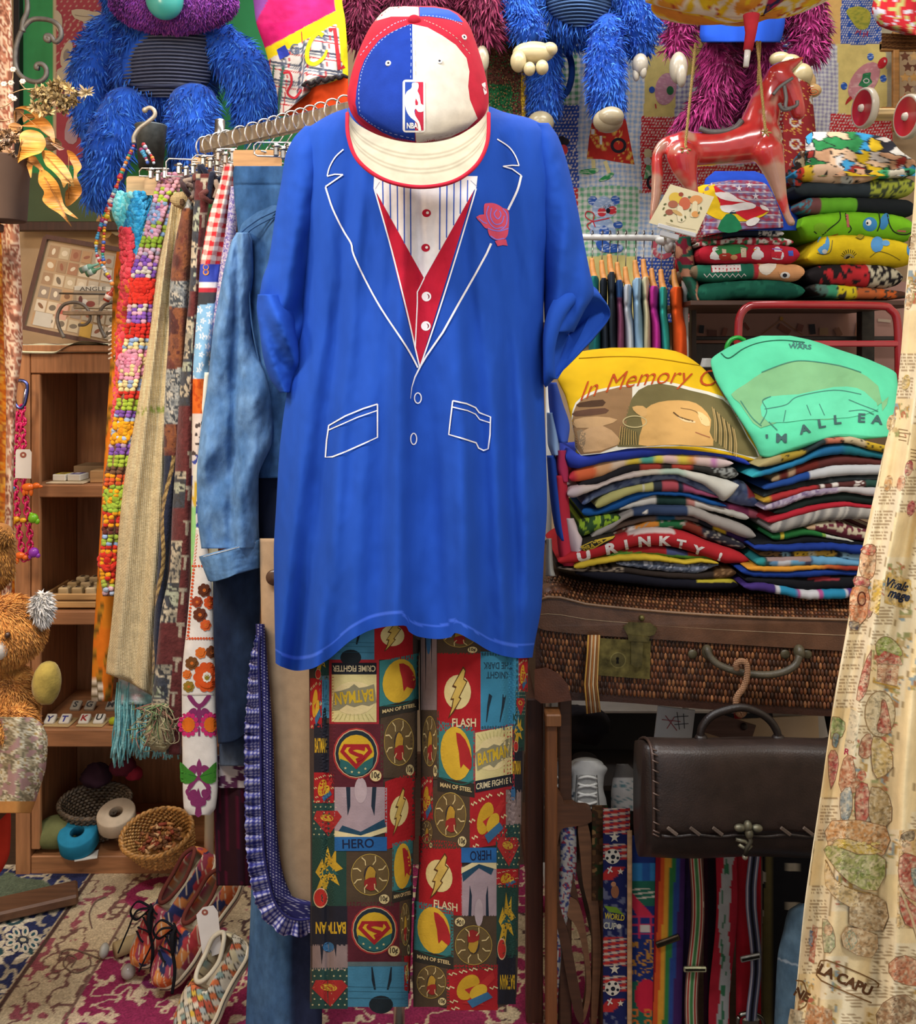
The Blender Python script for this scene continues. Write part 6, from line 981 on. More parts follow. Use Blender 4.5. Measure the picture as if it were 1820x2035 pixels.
mb.tube(P(*np.array([(1462,1668),(1480,1672),(1492,1682),(1484,1690),(1468,1678)]).T,Yk),.004,lin('6a6858'),8); mb.tube(P(*np.array([(1486,1655),(1492,1672),(1483,1686),(1481,1700)]).T,Yk-.004),.0045,lin('4c4a40'),8); mb.ball(P(1480,1703,Yk+.01),.006,lin('a8a494'),8); mb.build('clasp','brass',flp)
mb=MB(); hh=smoothpts([(1392,1462),(1395,1445),(1412,1424),(1440,1412),(1475,1406),(1508,1416),(1530,1432),(1543,1452),(1546,1466)],6); mb.tube(P(hh[:,0],hh[:,1],YB+.02),.0085,lin('1c1412'),10)
for x in(1393,1546):mb.ball(P(x,1467,YB+.02),(.014,.012,.01),lin('221a18'),10)
mb.build('handle','leather',bag)
hk=smoothpts([(1464,1330),(1463,1320),(1474,1314),(1484,1322),(1484,1345),(1476,1368),(1464,1385),(1462,1400),(1466,1416),(1474,1420),(1480,1412)],6); n=len(hk); t_=np.linspace(0,1,n); MB().tube(P1(hk[:,0],hk[:,1],1.995-.035*t_),.0068,lin('9a7458'),8).build('wrapped_hook','burlap',None,'tan cord-wrapped s-hook joining the satchel to the suitcase handle','hook')
# ================================================================ shelf, shoes, ties and belts below the suitcase
ush=thing('shoe_shelf','dark shelf unit with a white shelf edge behind the satchel','shelf',(.75,2.75,0))
def pb(par,nm,x0,x1,y0,y1,Y0,Y1,col,m='plain',label=None):return pbox(par,nm,x0,x1,y0,y1,Y0,Y1,col,m,.002,label)
pb(ush,'back_panel',1090,1680,1255,1740,3.11,3.12,'2c2a2c'); pb(ush,'shelf_board',1090,1680,1412,1418,2.95,3.105,'9c9690',label='white edged shelf board'); pb(ush,'lower_shelf',1090,1680,1560,1572,2.85,3.105,'2a2422'); pb(ush,'side_panel',1082,1089,1255,1800,2.85,3.12,'2c2422'); pb(ush,'side_panel',1681,1690,1255,1800,2.85,3.12,'2c2422')
def rag(name,lb,cat,c,r3,col,m='cloth',nz=.4,seed=1,group=None):return MB().ball(tuple(c),r3,lin(col)if isinstance(col,str)else col,14,nz=nz,seed=seed).build(name,m,None,lb,cat,group)
rag('red_black_cap','black and red cap in the shadow under the suitcase','cap',P(1160,1440,2.65),(.075,.07,.05),lambda X:put(np.broadcast_to(lin('18161c'),X.shape[:-1]+(3,)).copy(),(np.abs(X[...,2])>.01)&(np.sin(X[...,0]*60)>.2)&(X[...,2]<.02),'8c1c1c'),seed=3)
mb=MB().box(P(1340,1440,2.3),(.095,.004,.085),lin('e0e4e8'),Matrix.Rotation(.12,4,'Y')); p=Print(Flat(2.297),mb,off=.001)
for q,c in(([(1322,1422),(1345,1452)],'a8505c'),([(1325,1448),(1340,1425)],'a8505c'),([(1315,1430),(1352,1434)],'a8505c'),([(1345,1415),(1350,1450)],'4a5058'),([(1358,1418),(1360,1448)],'4a5058'),([(1340,1425),(1368,1423)],'4a5058'),([(1340,1440),(1368,1438)],'4a5058')):p.line(q,1.6,c)
mb.build('scribbled_paper','paper',None,'white paper with red and grey pen crosses behind the satchel handle','paper')
MB().box(P(1510,1450,2.33),(.30,.004,.06),lin('c8b090'),Matrix.Rotation(-.05,4,'Y')).build('cardboard_sheet','paper',None,'tan cardboard behind the satchel handle','cardboard'); MB().box(P(1450,1448,2.28),(.12,.004,.055),lin('6a5048'),Matrix.Rotation(.3,4,'Y')).ball(P(1478,1444,2.275),.009,lin('3a2c28'),8).build('brown_board','oak',None,'dull brown board with a dark knob behind the satchel handle','board'); MB().box(P(1590,1440,2.36),(.13,.004,.09),lin('b9b3aa'),Matrix.Rotation(-.2,4,'Y')).build('white_card','paper',None,'plain pale card near the curtain behind the satchel','card')
def sneaker(px,w_,lb,full=True):
    t=thing('white_sneaker',lb,'shoe',tuple(V3(px,1610,2.22)),'white sneakers beneath the suitcase'); s=Surf([(1512,px-.28*w_,px+.28*w_),(1528,px-.48*w_,px+.5*w_),(1545,px-.42*w_,px+.42*w_),(1565,px-.42*w_,px+.40*w_),(1590,px-.5*w_,px+.47*w_),(1608,px-.5*w_,px+.5*w_)],2.22,.045)
    mb=MB(); s.mesh(mb,lambda x,y:put(put(flat('c8c8c6')(x,y),(x<px-.3*w_)&(y>1540)&(np.sin(x/1.2)>0),'3a4858'),y>1600,'c4c4c0'),30,36); mb.build('upper','cloth',t)
    mb=MB(); [mb.tube(s.front(np.linspace(px-.22*w_,px+.24*w_,7),1548+9*k+5*np.sin(np.linspace(0,3.1,7))*(1 if k%2 else-1),.004),.003,lin('f0f0ec'),6)for k in range(6)]; mb.build('laces','cloth',t); pq=MB(); p_=Print(s,pq,off=.001); p_.poly([(px-.2*w_,1540),(px+.2*w_,1540),(px+.26*w_,1602),(px-.26*w_,1602)],'a4a4a2'); p_.line([(px-.24*w_,1540),(px-.3*w_,1604)],2,'6c6c6a'); p_.line([(px+.24*w_,1540),(px+.3*w_,1604)],2,'6c6c6a'); pq.build('tongue','cloth',t)
    mb=MB().ball(P(px,1520,2.21),(.38*w_/750,.03,.014),lin('b4b4b0'),10); mb.build('padded_collar','cloth',t); MB().ball(P(px-.05*w_,1509,2.25),(.3*w_/750,.035,.012),lin('3c3a3c'),8).build('lining','cloth',t)
sneaker(1166,82,'white lace-up sneaker standing toe up, with full laces in view'); sneaker(1103,44,'white lace-up sneaker half hidden behind the wooden post'); 
garment('speckled_shoe','white speckled canvas shoe tip beside the satchel','shoe',[(1518,1225,1248),(1535,1220,1262),(1580,1214,1268),(1612,1214,1268)],2.22,.04,lambda x,y:put(put(flat('b4b2b0')(x,y),noise(x/2.5,y/2.5,4)>.72,'5a7a80'),y<1545,'5a5654'),'cloth',None,24,30)
def strip(name,label,cat,x0_,x1_,y0_,y1_,Y,col,m='cloth',wav=0,d=.006,group=None,extra=None,slope=0,nv=200,wl=55.):
    y1_=min(y1_,HZ+F*H/Y-4); yy=np.linspace(y0_,y1_,14); w_=wav*np.sin(yy/wl); sl=slope*(yy-y0_)
    return garment(name,label,cat,[(y,x0_+a_+b_,x1_+a_+b_)for y,a_,b_ in zip(yy,w_,sl)],Y,d,col,m,None,40,nv,group=group,extra=extra)
def c_cup(x,y):
    v=(y-1600)%262; C=flat('1c2250')(x,y); st=(v<58)|((v>76)&(v<108)); C=put(C,st&(np.sin((v+.15*x)*.52)>0),'a8302c'); C=put(C,st&(np.sin((v+.15*x)*.52)<-.55),'b8a898'); C=put(C,(v>122)&(v<150)&(np.abs(x+v-1350)<16),'a42c2c'); return put(C,(v>150)&(noise(x/7,v/8,3)>.66),'5c6078')
def e_cup(s,m):
    p=Print(s,m,off=.0015,mx=8)
    for y0_ in(0,262):
        for px_,py_,r_ in((1217,1702,15),):p.ell(px_,py_+y0_,r_,r_,'c4beb0'); p.ell(px_+1,py_+1+y0_,4.5,4.5,'20242c'); [p.ell(px_+11*math.cos(a_),py_+y0_+11*math.sin(a_),3,3,'20242c')for a_ in np.arange(5)*1.256+.3]
        p.poly([(1221+11*(1 if i%2==0 else .4)*math.sin(i*.628),1664+y0_-11*(1 if i%2==0 else .4)*math.cos(i*.628))for i in range(10)],'c8c0ac'); p.poly([(1233+7*(1 if i%2==0 else .4)*math.sin(i*.628),1732+y0_-7*(1 if i%2==0 else .4)*math.cos(i*.628))for i in range(10)],'c8c0ac')
        p.line([(1207,1725+y0_),(1217,1733+y0_)],3,'c8c0b8'); p.line([(1215,1722+y0_),(1208,1736+y0_)],3,'c8c0b8')
    p.poly([(1200,1800),(1225,1803),(1240,1818),(1210,1812)],'6a8c2c'); p.text('WORLD',1221,1822,16,'b8a83c',.12,1,.03,width=40); p.text('CUP',1212,1840,18,'b8b8a8',.08,1,.03,width=26); p.ell(1222,1772,8,13,'8a5a40'); p.ell(1219,1757,5,5,'a87858'); p.ell(1230,1841,5,5,'c0bcb0')
strip('camo_tie','green and brown camouflage necktie beside the wooden chair back','tie',1176,1208,1600,1790,2.14,blotch('4c3422',['8a6a44','2c3820','3a2a1c','64482c'],9,.45))
strip('world_cup_tie','navy and red football necktie lettered WORLD CUP','tie',1198,1252,1606,2090,2.10,c_cup,extra=e_cup)
strip('wooden_yardstick','thin tan wooden stick standing between two neckties','stick',1246,1256,1650,2090,2.09,'b08a64','oak',d=.004)
def c_tie2(x,y):C=stops((0,'1c2c64'),nz=0)(y,x); C=put(C,(y>1715)&(y<1750),'2c6ea0'); C=put(C,(y>1715)&(y<1750)&(np.abs(x-1282)<8),'24508c'); C=put(C,(y>1750)&(y<1800),'1f5a48'); C=put(C,(y>1765)&(y<1790)&(np.abs((y+.1*x)%9-4)<1.5),'b8b0a0'); C=put(C,(y>1772)&(y<1830)&(x<1252+(y-1770)*.9)&(x>1250+(y-1790)*.5),'b82c44'); C=put(C,(y>1820)&(y<1865),'23306c'); C=put(C,(y>1820)&(y<1865)&((np.abs(x-1270)<3)|(np.abs(x-1292)<2)|(np.abs((y-1820)%17)<3)),'b83050'); C=put(C,(y>1838)&(y<1852)&(np.abs(x-1282)<9),'c0b8b0'); C=put(C,(y>1868)&(y<1950)&(np.abs(fbm(x/14,y/14,5)-.5)<.05),'b07c34'); C=put(C,y>1950,'1f5a48'); C=put(C,(y>1945)&(((x-1285)/24)**2+((y-1980)/34)**2<1),'b42038'); return put(C,(y>2005)&(np.hypot((x%26)-13,(y%22)-11)<9)&(np.hypot((x%26)-13,(y%22)-11)>5),'c4682c')
strip('patchwork_tie','multicoloured necktie with plaid, scrollwork and red heart','tie',1252,1304,1660,2090,2.115,c_tie2)
RB=['7c1420','b84a20','c0882c','2c6a38','28407c','3a1f50']
strip('rainbow_belt','rainbow-striped elastic belt hanging under the satchel','belt',1303,1362,1690,2090,2.11,lambda x,y:pick(RB,np.clip((x-(1303-.05*(y-1700)))/60,0,.999)),slope=-.02)
strip('purple_belt','dark purple braces strap beside the rainbow belt','braces',1352,1376,1690,2090,2.135,lambda x,y:pick(['1d1430','2c1c40','241a2c'],noise(x/3,y*0)),slope=-.02)
WB=['5a3a34','b4a894','8c2c28','a8a890','3a6a3c','3a6a3c','a8a890','8c2c28','b4a894','5a3a34']
def wcol(cols,x0_,x1_,wav,slope,wl=55.):return lambda x,y:pick(cols,np.clip((x-(x0_+wav*np.sin(y/wl)+slope*(y-1690)))/(x1_-x0_),0,.999))
strip('striped_braces','cream, red and green striped braces strap with a brass slider','braces',1371,1398,1690,2090,2.09,wcol(WB,1371,1398,5,-.02),wav=5,slope=-.02)
strip('dark_strap','black and wine strap behind the striped braces','braces',1398,1432,1690,2090,2.15,lambda x,y:pick(['1c1018','2c0c1c','18141c'],noise(x/4,y*0,2)))
strip('red_white_braces','red braces strap with a worn white and grey stripe','braces',1424,1466,1690,2090,2.11,lambda x,y:put(put(flat('8c1a28')(x,y),np.abs(x-(1447-.04*(y-1700)+4*np.sin(y/50)))<8+4*noise(x*0,y/20,3),'8c8c8a'),(np.abs(x-(1445-.04*(y-1700)+4*np.sin(y/50)))<5)&(noise(x/5,y/16,9)>.6),'2c5c40'),wav=4,slope=-.04)
strip('red_grey_braces','bright red braces strap behind a wavy grey and black one','braces',1462,1512,1690,2060,2.13,lambda x,y:flat('921622')(x,y)*(.8+.3*noise(x/6,y/60,2))[...,None],slope=0)
strip('grey_black_braces','grey and black striped braces strap with a metal clip','braces',1486,1508,1690,2030,2.095,wcol(['6a6c80','a09ca4','3a3c50','14141c','14141c','3a3c50','a09ca4','6a6c80'],1486,1508,5,0,42.),wav=5,wl=42.)
for i,(x,y,w_,h_,a_,Y,c,lb)in enumerate(((1327,1870,.058,.014,.35,2.10,'4a3c2c','dark bronze slider on the rainbow belt'),(1381,1926,.052,.012,0,2.075,'b4b490','pale brass slider on the striped braces'),(1491,1903,.047,.013,.2,2.08,'a8a8a0','silver slider on the grey and black braces'))):
    R_=Matrix.Rotation(-a_,4,'Y'); MB().box(P(x,y,Y),(w_,.007,h_),lin(c),R_,.002).box(P(x,y,Y-.001),(w_*.86,.007,h_*.35),lin('2a261c'),R_).build('strap_slider','brass',None,lb,'slider')
mb=MB(); q=smoothpts([(1470,2018),(1490,2014),(1512,2022),(1517,2042),(1500,2052),(1478,2050),(1466,2036)],6,True); mb.tube(P(q[:,0],q[:,1],2.10),.005,lin('8a8a80'),8); mb.box(P(1492,2030,2.095),(.04,.01,.018),lin('9a9a90'),None,.004); mb.build('braces_clip','metal',None,'steel clip at the end of the grey and black braces','clip')
strip('printed_black_cloth','black cloth with white shell and lettering print near the curtain','cloth',1515,1670,1690,2090,2.17,lambda x,y:put(put(flat('16161a')(x,y),(np.hypot((x%62)-31,((y+20*np.floor(x/62))%78)-39)<11+4*np.sin(x/3)),'9c9484'),(x<1536)&(x>1522-.05*(y-1700)),'5c5230'),d=.006)
mb=MB(); garment('denim_bag','light blue denim bag standing on the floor beside the curtain','bag',[(1795,1588,1640),(1810,1566,1650),(1850,1556,1660),(1900,1545,1670),(1990,1540,1680),(2085,1536,1690)],2.0,.06,lambda x,y:put(mixc('3c5468','5c7688',fbm(x/25,y/30,3)),np.abs(y-(1905+.35*(x-1545)))<2,'8c9aa4'),'denim',vf(.006,25,1),50,80)
# carved chair back
ch=thing('chair_back','carved brown wooden chair with curved splats standing beneath the suitcase','chair',(V3(1150,1,2.17).x,2.16,0)); zc=Z(1040,1480,2.758)
def plank(name,pts,Y,th_,col,smooth=3):
    q=zc(smoothpts(pts,smooth,True)); MB().plate(q,lambda p:P1(p[:,0],p[:,1],Y+0*p[:,0]),lambda p:P1(p[:,0],p[:,1],Y+0*p[:,0])+[0,th_,0],lin(col)).build(name,'oak',ch)
plank('crest_rail',[(175,278),(210,285),(225,325),(262,325),(300,350),(345,352),(374,368),(376,420),(320,440),(285,448),(235,455),(200,480),(178,620),(170,520)],2.14,.03,'5f3c26')
plank('splat',[(236,450),(262,452),(268,600),(276,740),(300,830),(282,842),(245,820),(222,842),(205,830),(235,760),(244,620)],2.15,.02,'4c2f1e')
plank('splat',[(300,440),(352,432),(380,600),(398,760),(420,1000),(424,1200),(400,1530),(372,1530),(380,1200),(372,960),(330,780),(312,600)],2.145,.025,'6e4a30')
plank('splat',[(172,620),(200,560),(196,760),(200,880),(250,1050),(300,1300),(330,1480),(310,1530),(270,1440),(215,1150),(172,900)],2.145,.025,'4a2e1e')
plank('splat',[(225,840),(290,850),(330,960),(360,1150),(372,1350),(340,1500),(318,1510),(345,1340),(330,1150),(290,1000),(235,930)],2.152,.02,'7a553a')
a_=P(1110,1,2.17); part(ch,'leg',(a_[0],2.16,0),(a_[0]+.03,2.19,.85),'4a2e1e','oak'); a_=P(1190,1,2.17); part(ch,'leg',(a_[0],2.16,0),(a_[0]+.03,2.19,.3),'5a3a26','oak')
garment('speckled_cloth','white cloth with blue and red speckles seen between the chair splats','cloth',[(1600,1112,1146),(1700,1112,1146),(1900,1096,1116),(2040,1092,1104)],2.165,.02,lambda x,y:put(put(flat('a8a6a4')(x,y),noise(x/4,y/4,4)>.6,'3c4878'),noise(x/4+9,y/5,5)>.72,'8c3040'),'cloth',None,40,200)
# ================================================================ quilt, plush toys, swing horse and shelves at the back
def gingham(c,s=6.):
    def f(x,y):a_=(np.floor(x/s)%2==0).astype(int)+(np.floor(y/s)%2==0); w_=lin('c9c9c4'); k=lin(c); return np.array([w_,(w_+k)*.5,k])[a_]
    return f
def dots(c,d='c9c4bc',s=7.,r_=.27):
    def f(x,y):u=x/s; v=y/s; u=u+.5*(np.floor(v)%2); return put(flat(c)(x,y),np.hypot(u%1-.5,v%1-.5)<r_,d)
    return f
def qy(x,y):return 3.30+.02*np.sin(x/60.)*np.sin(y/130.)+.012*np.sin(x/23.+y/50.)+.010*np.exp(-(((x-1106)%125-62)/3)**2)*0
PT=[(980,1045,-20,85,gingham('7a6a4c',9)),(1045,1150,-20,206,gingham('4c8a62')),(1045,1150,206,372,dots('2c4a9c')),(1150,1280,-20,140,gingham('6a8cc0')),(1150,1278,140,378,gingham('88a4c8',5)),(1045,1150,372,500,dots('b02c34')),(1146,1267,372,510,gingham('63a07a')),(1146,1267,510,640,flat('c8bc78')),(1267,1345,383,510,gingham('88a4c8',5)),(1267,1345,510,640,dots('2c4a9c')),(1278,1340,90,230,flat('bfae6c')),(1275,1345,230,383,dots('ac2a34',s=6)),
      (1278,1340,-20,90,dots('2c4a8c')),(1340,1480,-20,150,flat('b8a45c')),(1340,1480,150,330,gingham('7a78a0',5)),(1340,1480,330,640,dots('b02c34',s=6)),(1480,1600,-20,200,dots('2c4a8c')),(1480,1600,200,640,dots('8c1f28',s=8)),(1600,1668,88,262,gingham('8c88a4',4)),(1600,1672,-20,88,flat('c8a060')),(1672,1755,-20,86,dots('2c4c98',s=5)),(1664,1760,86,225,flat('d0bc74')),(1650,1775,225,300,dots('b22a30',s=6)),(1600,1650,262,640,gingham('8c88a4',4)),(1650,1830,300,640,gingham('6a8cc0',5))]
quilt=thing('patchwork_quilt','patchwork quilt of gingham and dotted squares with appliqued bear, dress and turtles','quilt',tuple(V3(1380,640,3.3)))
xs=np.arange(976,1776,2.2); ys=np.arange(-24,642,2.2); X,Yv=np.meshgrid(xs,ys); C=np.broadcast_to(lin('9a927c'),X.shape+(3,)).copy(); wx=X+2.5*np.sin(Yv/37.); wy=Yv+2.5*np.sin(X/31.)
for a0,a1,b0,b1,f in PT:m_=(wx>=a0)&(wx<a1)&(wy>=b0)&(wy<b1); C=np.where(m_[...,None],f(wx,wy),C)
G=P1(X,Yv,qy(X,Yv)); mb=MB(); mb.grid(G,C,flip=True); mb.grid(G+[0,.012,0],lin('a89c84')); qto=mb.build('quilt_top','cloth',quilt)
zq=Z(960,0,3.391); mb=MB(); pr=Print(Flat(qy),mb,zq,8,.0015,.0005)
def dotc(c,d,s=5,r_=.25):return dots(c,d,s,r_)
pr.poly([(740,780),(960,800),(1020,1108),(960,1100),(880,1088),(800,1072),(698,1070),(715,920)],dotc('a32a24','c8a44c',6)); pr.ring(912,980,44,42,20,'25232c'); pr.poly([(785,915),(802,915),(802,975),(785,972)],'c8c4c0'); pr.poly([(728,870),(750,870),(750,905),(728,905)],'c8c4c0')
pr.line([(742,1075),(745,1135)],26,'cfc690'); pr.line([(820,1085),(850,1165)],26,'cfc690'); pr.poly([(652,1150),(690,1140),(775,1135),(770,1160),(720,1175),(655,1172)],dotc('2f8a50','bcd0b8',4),2); pr.poly([(778,1218),(800,1195),(870,1158),(880,1175),(850,1205),(800,1222)],dotc('2f8a50','bcd0b8',4),2); pr.poly([(676,520),(720,490),(728,520),(690,545)],dotc('b02c34','d8c8c0',4),2)
BR=dotc('8aa0c0','b8c4d4',3)
for x,y in((738,1352),(890,1350)):pr.ell(x,y,32,32,dotc('2f56a4','a8b8d8',4))
pr.poly([(735,1400),(760,1350),(810,1320),(860,1345),(890,1400),(890,1440),(850,1465),(780,1465),(745,1440)],BR,3); pr.poly([(730,1500),(780,1470),(850,1475),(890,1530),(885,1600),(830,1640),(760,1635),(720,1590)],BR,3)
for x,y in((800,1430),(870,1418)):pr.ell(x,y,30,30,dotc('b8323c','d8ccc8',4))
pr.ell(842,1420,14,18,'1c1c24'); pr.ring(818,1395,6,8,3,'1c1c24'); pr.ring(852,1388,6,8,3,'1c1c24'); pr.ell(815,1560,34,40,dotc('2f56a4','a8b8d8',4)); pr.ell(908,1515,32,24,dotc('2f56a4','a8b8d8',4)); pr.poly([(760,1620),(800,1600),(850,1640),(935,1650),(930,1695),(820,1700),(770,1670)],dotc('2f56a4','a8b8d8',4),2)
for q in([(850,1470),(800,1480),(740,1490),(690,1460),(700,1425),(745,1440),(740,1485)],[(740,1490),(700,1515),(720,1550)],[(740,1490),(755,1530)]):pr.line(q,7,'b8303c',4)
pr.ell(1230,600,72,110,dotc('a87888','b89098',3),.2); pr.ell(1137,605,20,22,'2f4c94'); pr.ell(1260,610,24,30,'2c5a38'); pr.line([(1160,700),(1165,730)],8,'a8303c'); pr.ell(1110,1035,26,34,'b8b08c'); pr.ell(1108,1085,24,26,'b4b4b8'); pr.poly([(1100,1110),(1150,1120),(1150,1190),(1080,1210)],dotc('4c8a5c','b8c8b8',3)); pr.ring(1135,1230,26,40,18,'25232c')
pr.ring(1210,1670,60,60,36,dotc('b05060','c8b8b4',4)); pr.ell(1215,1640,10,12,'25232c'); pr.ell(530,950,30,34,'25232c'); pr.ell(560,955,20,24,'2b2a34'); pr.ell(540,1010,30,36,'b8404c'); pr.line([(560,1110),(595,1130)],14,'c0c0c4'); pr.line([(605,1030),(620,1000)],10,'c0c0c4')
pr.tf=Z(1500,0,4.844)
pr.ell(1050,780,118,210,dotc('b87c80','c89c98',3.4),.62); pr.ell(1228,605,40,62,dotc('b0242c','c8484c',4),.6); pr.ell(1250,590,10,12,'c8a8a4')
for x,y in((1112,545),(1235,755),(858,828)):pr.ell(x,y,32,36,dotc('2f56a4','a8b8d8',4))
pr.poly([(1040,710),(1090,700),(1118,700),(1110,750),(1130,790),(1100,820),(1060,845),(1020,830),(995,820),(1020,780),(1035,745)],dotc('2c6c44','4c8c60',3),2); pr.ring(1072,778,26,20,8,'c8c4c0'); pr.poly([(870,1010),(885,960),(920,925),(935,950),(905,980)],'a8302c',2)
pr.poly([(705,150),(760,180),(775,290),(740,350),(690,340)],'b09a70',2); pr.poly([(880,100),(1000,60),(1110,120),(1090,260),(1000,280),(930,200)],dotc('a09a3c','7c8438',4),3)
for q in([(990,290),(960,330),(1000,300),(1010,340),(1020,290)],[(1050,310),(1040,360),(1070,320),(1080,350),(1085,300)]):pr.line(q,12,'9c3448')
mb.build('appliques','cloth',qto,'appliqued dress, bear and turtle figures')
# sequin panel
mb=MB(); r=np.random.RandomState(6); s_=Surf([(60,968,1048),(150,968,1046),(245,975,1044)],3.1,.006)
def c_seq(x,y):C=put(flat('4a2c24')(x,y),(y<92)|((y>168)&(x<1018)),'1c4c2c'); C=put(C,x>1036,'b8962c'); return C*(.6+.9*(noise(x*0+x/2.2,y/2.2,3)>.55))[...,None]
s_.mesh(mb,c_seq,80,150)
for k in range(700):x=972+62*r.rand(); y=66+176*r.rand(); mb.ball(s_.front(x,y,.001),(.0026,.001,.0026),lin(('1f5c34','6a4434','8a7048','2c7040')[r.randint(4)]if y>168 or r.rand()>.5 else '5a3a30'),3)
mb.build('sequin_panel','cloth',None,'glittering green and brown sequinned cloth with a yellow edge between cap and plush toy','cloth')
# ---- plush toys
BLU=['2458bc','326ace','1d4ca8','4480d8','2b62c6']; MAG=['8c1c5c','a02c6c','74164c','b03c7c','84205a']; MAR=['7a2444','8c3050','641a38','9a3c5c','702040']
def bodyE(ch,n=9):return chain(ch,n)
def plush(name,label,cat,groups,cols,base,ln=.026,n=9000,seed=1,loc=None,w=.0026,hole=None):
    t=thing(name,label,cat,loc); ell=[]; mb=MB(); okf=None if hole is None else(lambda p:(((910+p[:,0]*F/p[:,1]-hole[0])/hole[2])**2+((HZ+(H-p[:,2])*F/p[:,1]-hole[1])/hole[3])**2>1)|(p[:,1]<Yp-.09*0-.06)&False)
    for g in groups:ch=[pc(*q)for q in g]; ell+=bodyE(ch); skinned(mb,ch,lin(base),16)
    bo=mb.build('body','fur',t); f=MB(); fur(f,ell,n,ln,cols,w,seed=seed,ok=okf); f.build('shaggy_fur','fur',bo,kind='stuff'); return t
Yp=2.98
p1=plush('blue_plush_toy','large blue shaggy plush toy with striped navy belly and violet muzzle at upper left','plush toy',
  [[(330,-40,Yp,120),(325,40,Yp+.06,110),(325,140,Yp+.08,115)],[(225,70,Yp-.02,45),(190,120,Yp-.02,44),(176,190,Yp,40),(190,262,Yp+.02,34)],[(440,95,Yp,48),(490,150,Yp,52),(508,205,Yp,48),(505,245,Yp,40)],[(252,222,Yp-.05,50),(222,280,Yp-.08,50),(207,340,Yp-.08,44),(200,388,Yp-.06,38)],[(385,215,Yp-.05,52),(384,270,Yp-.08,50),(380,330,Yp-.06,46)]],BLU,'1f50b4',.024,30000,3,tuple(V3(330,430,Yp)),.0022,(326,118,84,62))
bel=Surf([(50,262,405),(75,245,420),(110,230,424),(150,228,420),(170,240,412),(186,265,390),(193,290,360)],Yp-.02,.10,rowd=[(50,.9),(110,1.1),(193,.6)])
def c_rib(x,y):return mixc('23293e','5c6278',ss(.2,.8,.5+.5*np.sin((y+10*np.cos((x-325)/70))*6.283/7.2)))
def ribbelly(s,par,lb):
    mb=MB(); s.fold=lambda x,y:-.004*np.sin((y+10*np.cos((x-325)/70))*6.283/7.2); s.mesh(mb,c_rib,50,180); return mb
mb=ribbelly(bel,p1,''); mb.tube(bel.front(np.linspace(245,398,24),163+7*np.sin(np.linspace(.6,2.6,24)),.006),.005,lin('3c4258'),6); mb.build('ribbed_belly','cloth',p1,'navy corded belly')
mb=MB(); mz=[(P(345,0,Yp-.15),np.array((122*Yp/F,.09,62*Yp/F)),None)]; mb.ball(mz[0][0],mz[0][1]*.97,lin('7a3a94'),20); mb.build('muzzle','fur',p1,'violet plush muzzle'); f=MB(); fur(f,mz,9000,.010,['8a3a98','7c3a9c','94489c','6c3488'],.0022,seed=8); f.build('muzzle_pile','fur',p1,kind='stuff')
MB().ball(P(327,-2,Yp-.25),(.056,.05,.062),lin('3f9c94'),16).build('nose','plastic',p1,'turquoise round nose')
p2=plush('blue_plush_toy','blue shaggy plush toy with cream hands and feet hanging against the quilt','plush toy',
  [[(1150,-60,Yp,100),(1140,0,Yp+.04,90),(1130,50,Yp+.06,42)],[(1032,-30,Yp-.04,40),(1035,20,Yp-.04,40),(1050,62,Yp-.05,34)],[(1085,95,Yp+.1,34),(1080,160,Yp+.12,37),(1082,212,Yp+.12,34)],[(1205,62,Yp-.03,36),(1203,120,Yp-.04,37),(1205,180,Yp-.04,38),(1207,212,Yp-.03,34)],[(1250,-20,Yp-.02,46),(1268,40,Yp-.02,42),(1268,92,Yp,30)]],BLU,'1f50b4',.022,28000,5,tuple(V3(1150,270,Yp)),.0022,(1150,0,66,48))
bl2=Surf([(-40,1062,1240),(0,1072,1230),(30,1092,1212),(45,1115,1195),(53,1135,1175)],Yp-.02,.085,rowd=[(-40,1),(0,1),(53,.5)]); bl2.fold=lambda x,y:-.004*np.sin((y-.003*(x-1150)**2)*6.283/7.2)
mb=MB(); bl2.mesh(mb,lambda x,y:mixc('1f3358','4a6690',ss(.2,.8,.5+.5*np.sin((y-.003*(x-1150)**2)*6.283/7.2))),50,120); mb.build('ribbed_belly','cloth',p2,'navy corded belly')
CRM='b8a884'
def blob(par,name,lst,col,m='plastic'):
    mb=MB()
    for px,py,Y,rx,ry in lst:mb.ball(P(px,py,Y),(rx*Y/F,min(rx,ry)*Y/F,ry*Y/F),(lambda X,c=lin(col):c*(.78+.35*fbm(X[...,0]*60,X[...,2]*60,3))[...,None]),12)
    return mb.build(name,m,par)
blob(p2,'hand',[(1060,105,2.9,42,22),(1030,122,2.88,16,22),(1052,137,2.87,12,14),(1077,134,2.87,13,15),(1092,98,2.89,16,14)],'c2b288'); blob(p2,'hand',[(1272,128,2.94,16,22),(1264,148,2.94,7,14),(1278,142,2.93,7,14)],'a8a090'); blob(p2,'foot',[(1074,245,3.05,27,24)],'b0a484'); blob(p2,'foot',[(1208,240,2.9,30,24),(1214,232,2.88,26,20)],'a2977c')
mb=MB(); q=smoothpts([(1122,95),(1134,120),(1136,150),(1128,180),(1114,195)],6); mb.tube(P(q[:,0],q[:,1],3.12),.011,lin('1c3c80'),8); mb.build('blue_strap','cloth',None,'dark blue padded loop hanging against the green gingham','strap')
Ym=2.95
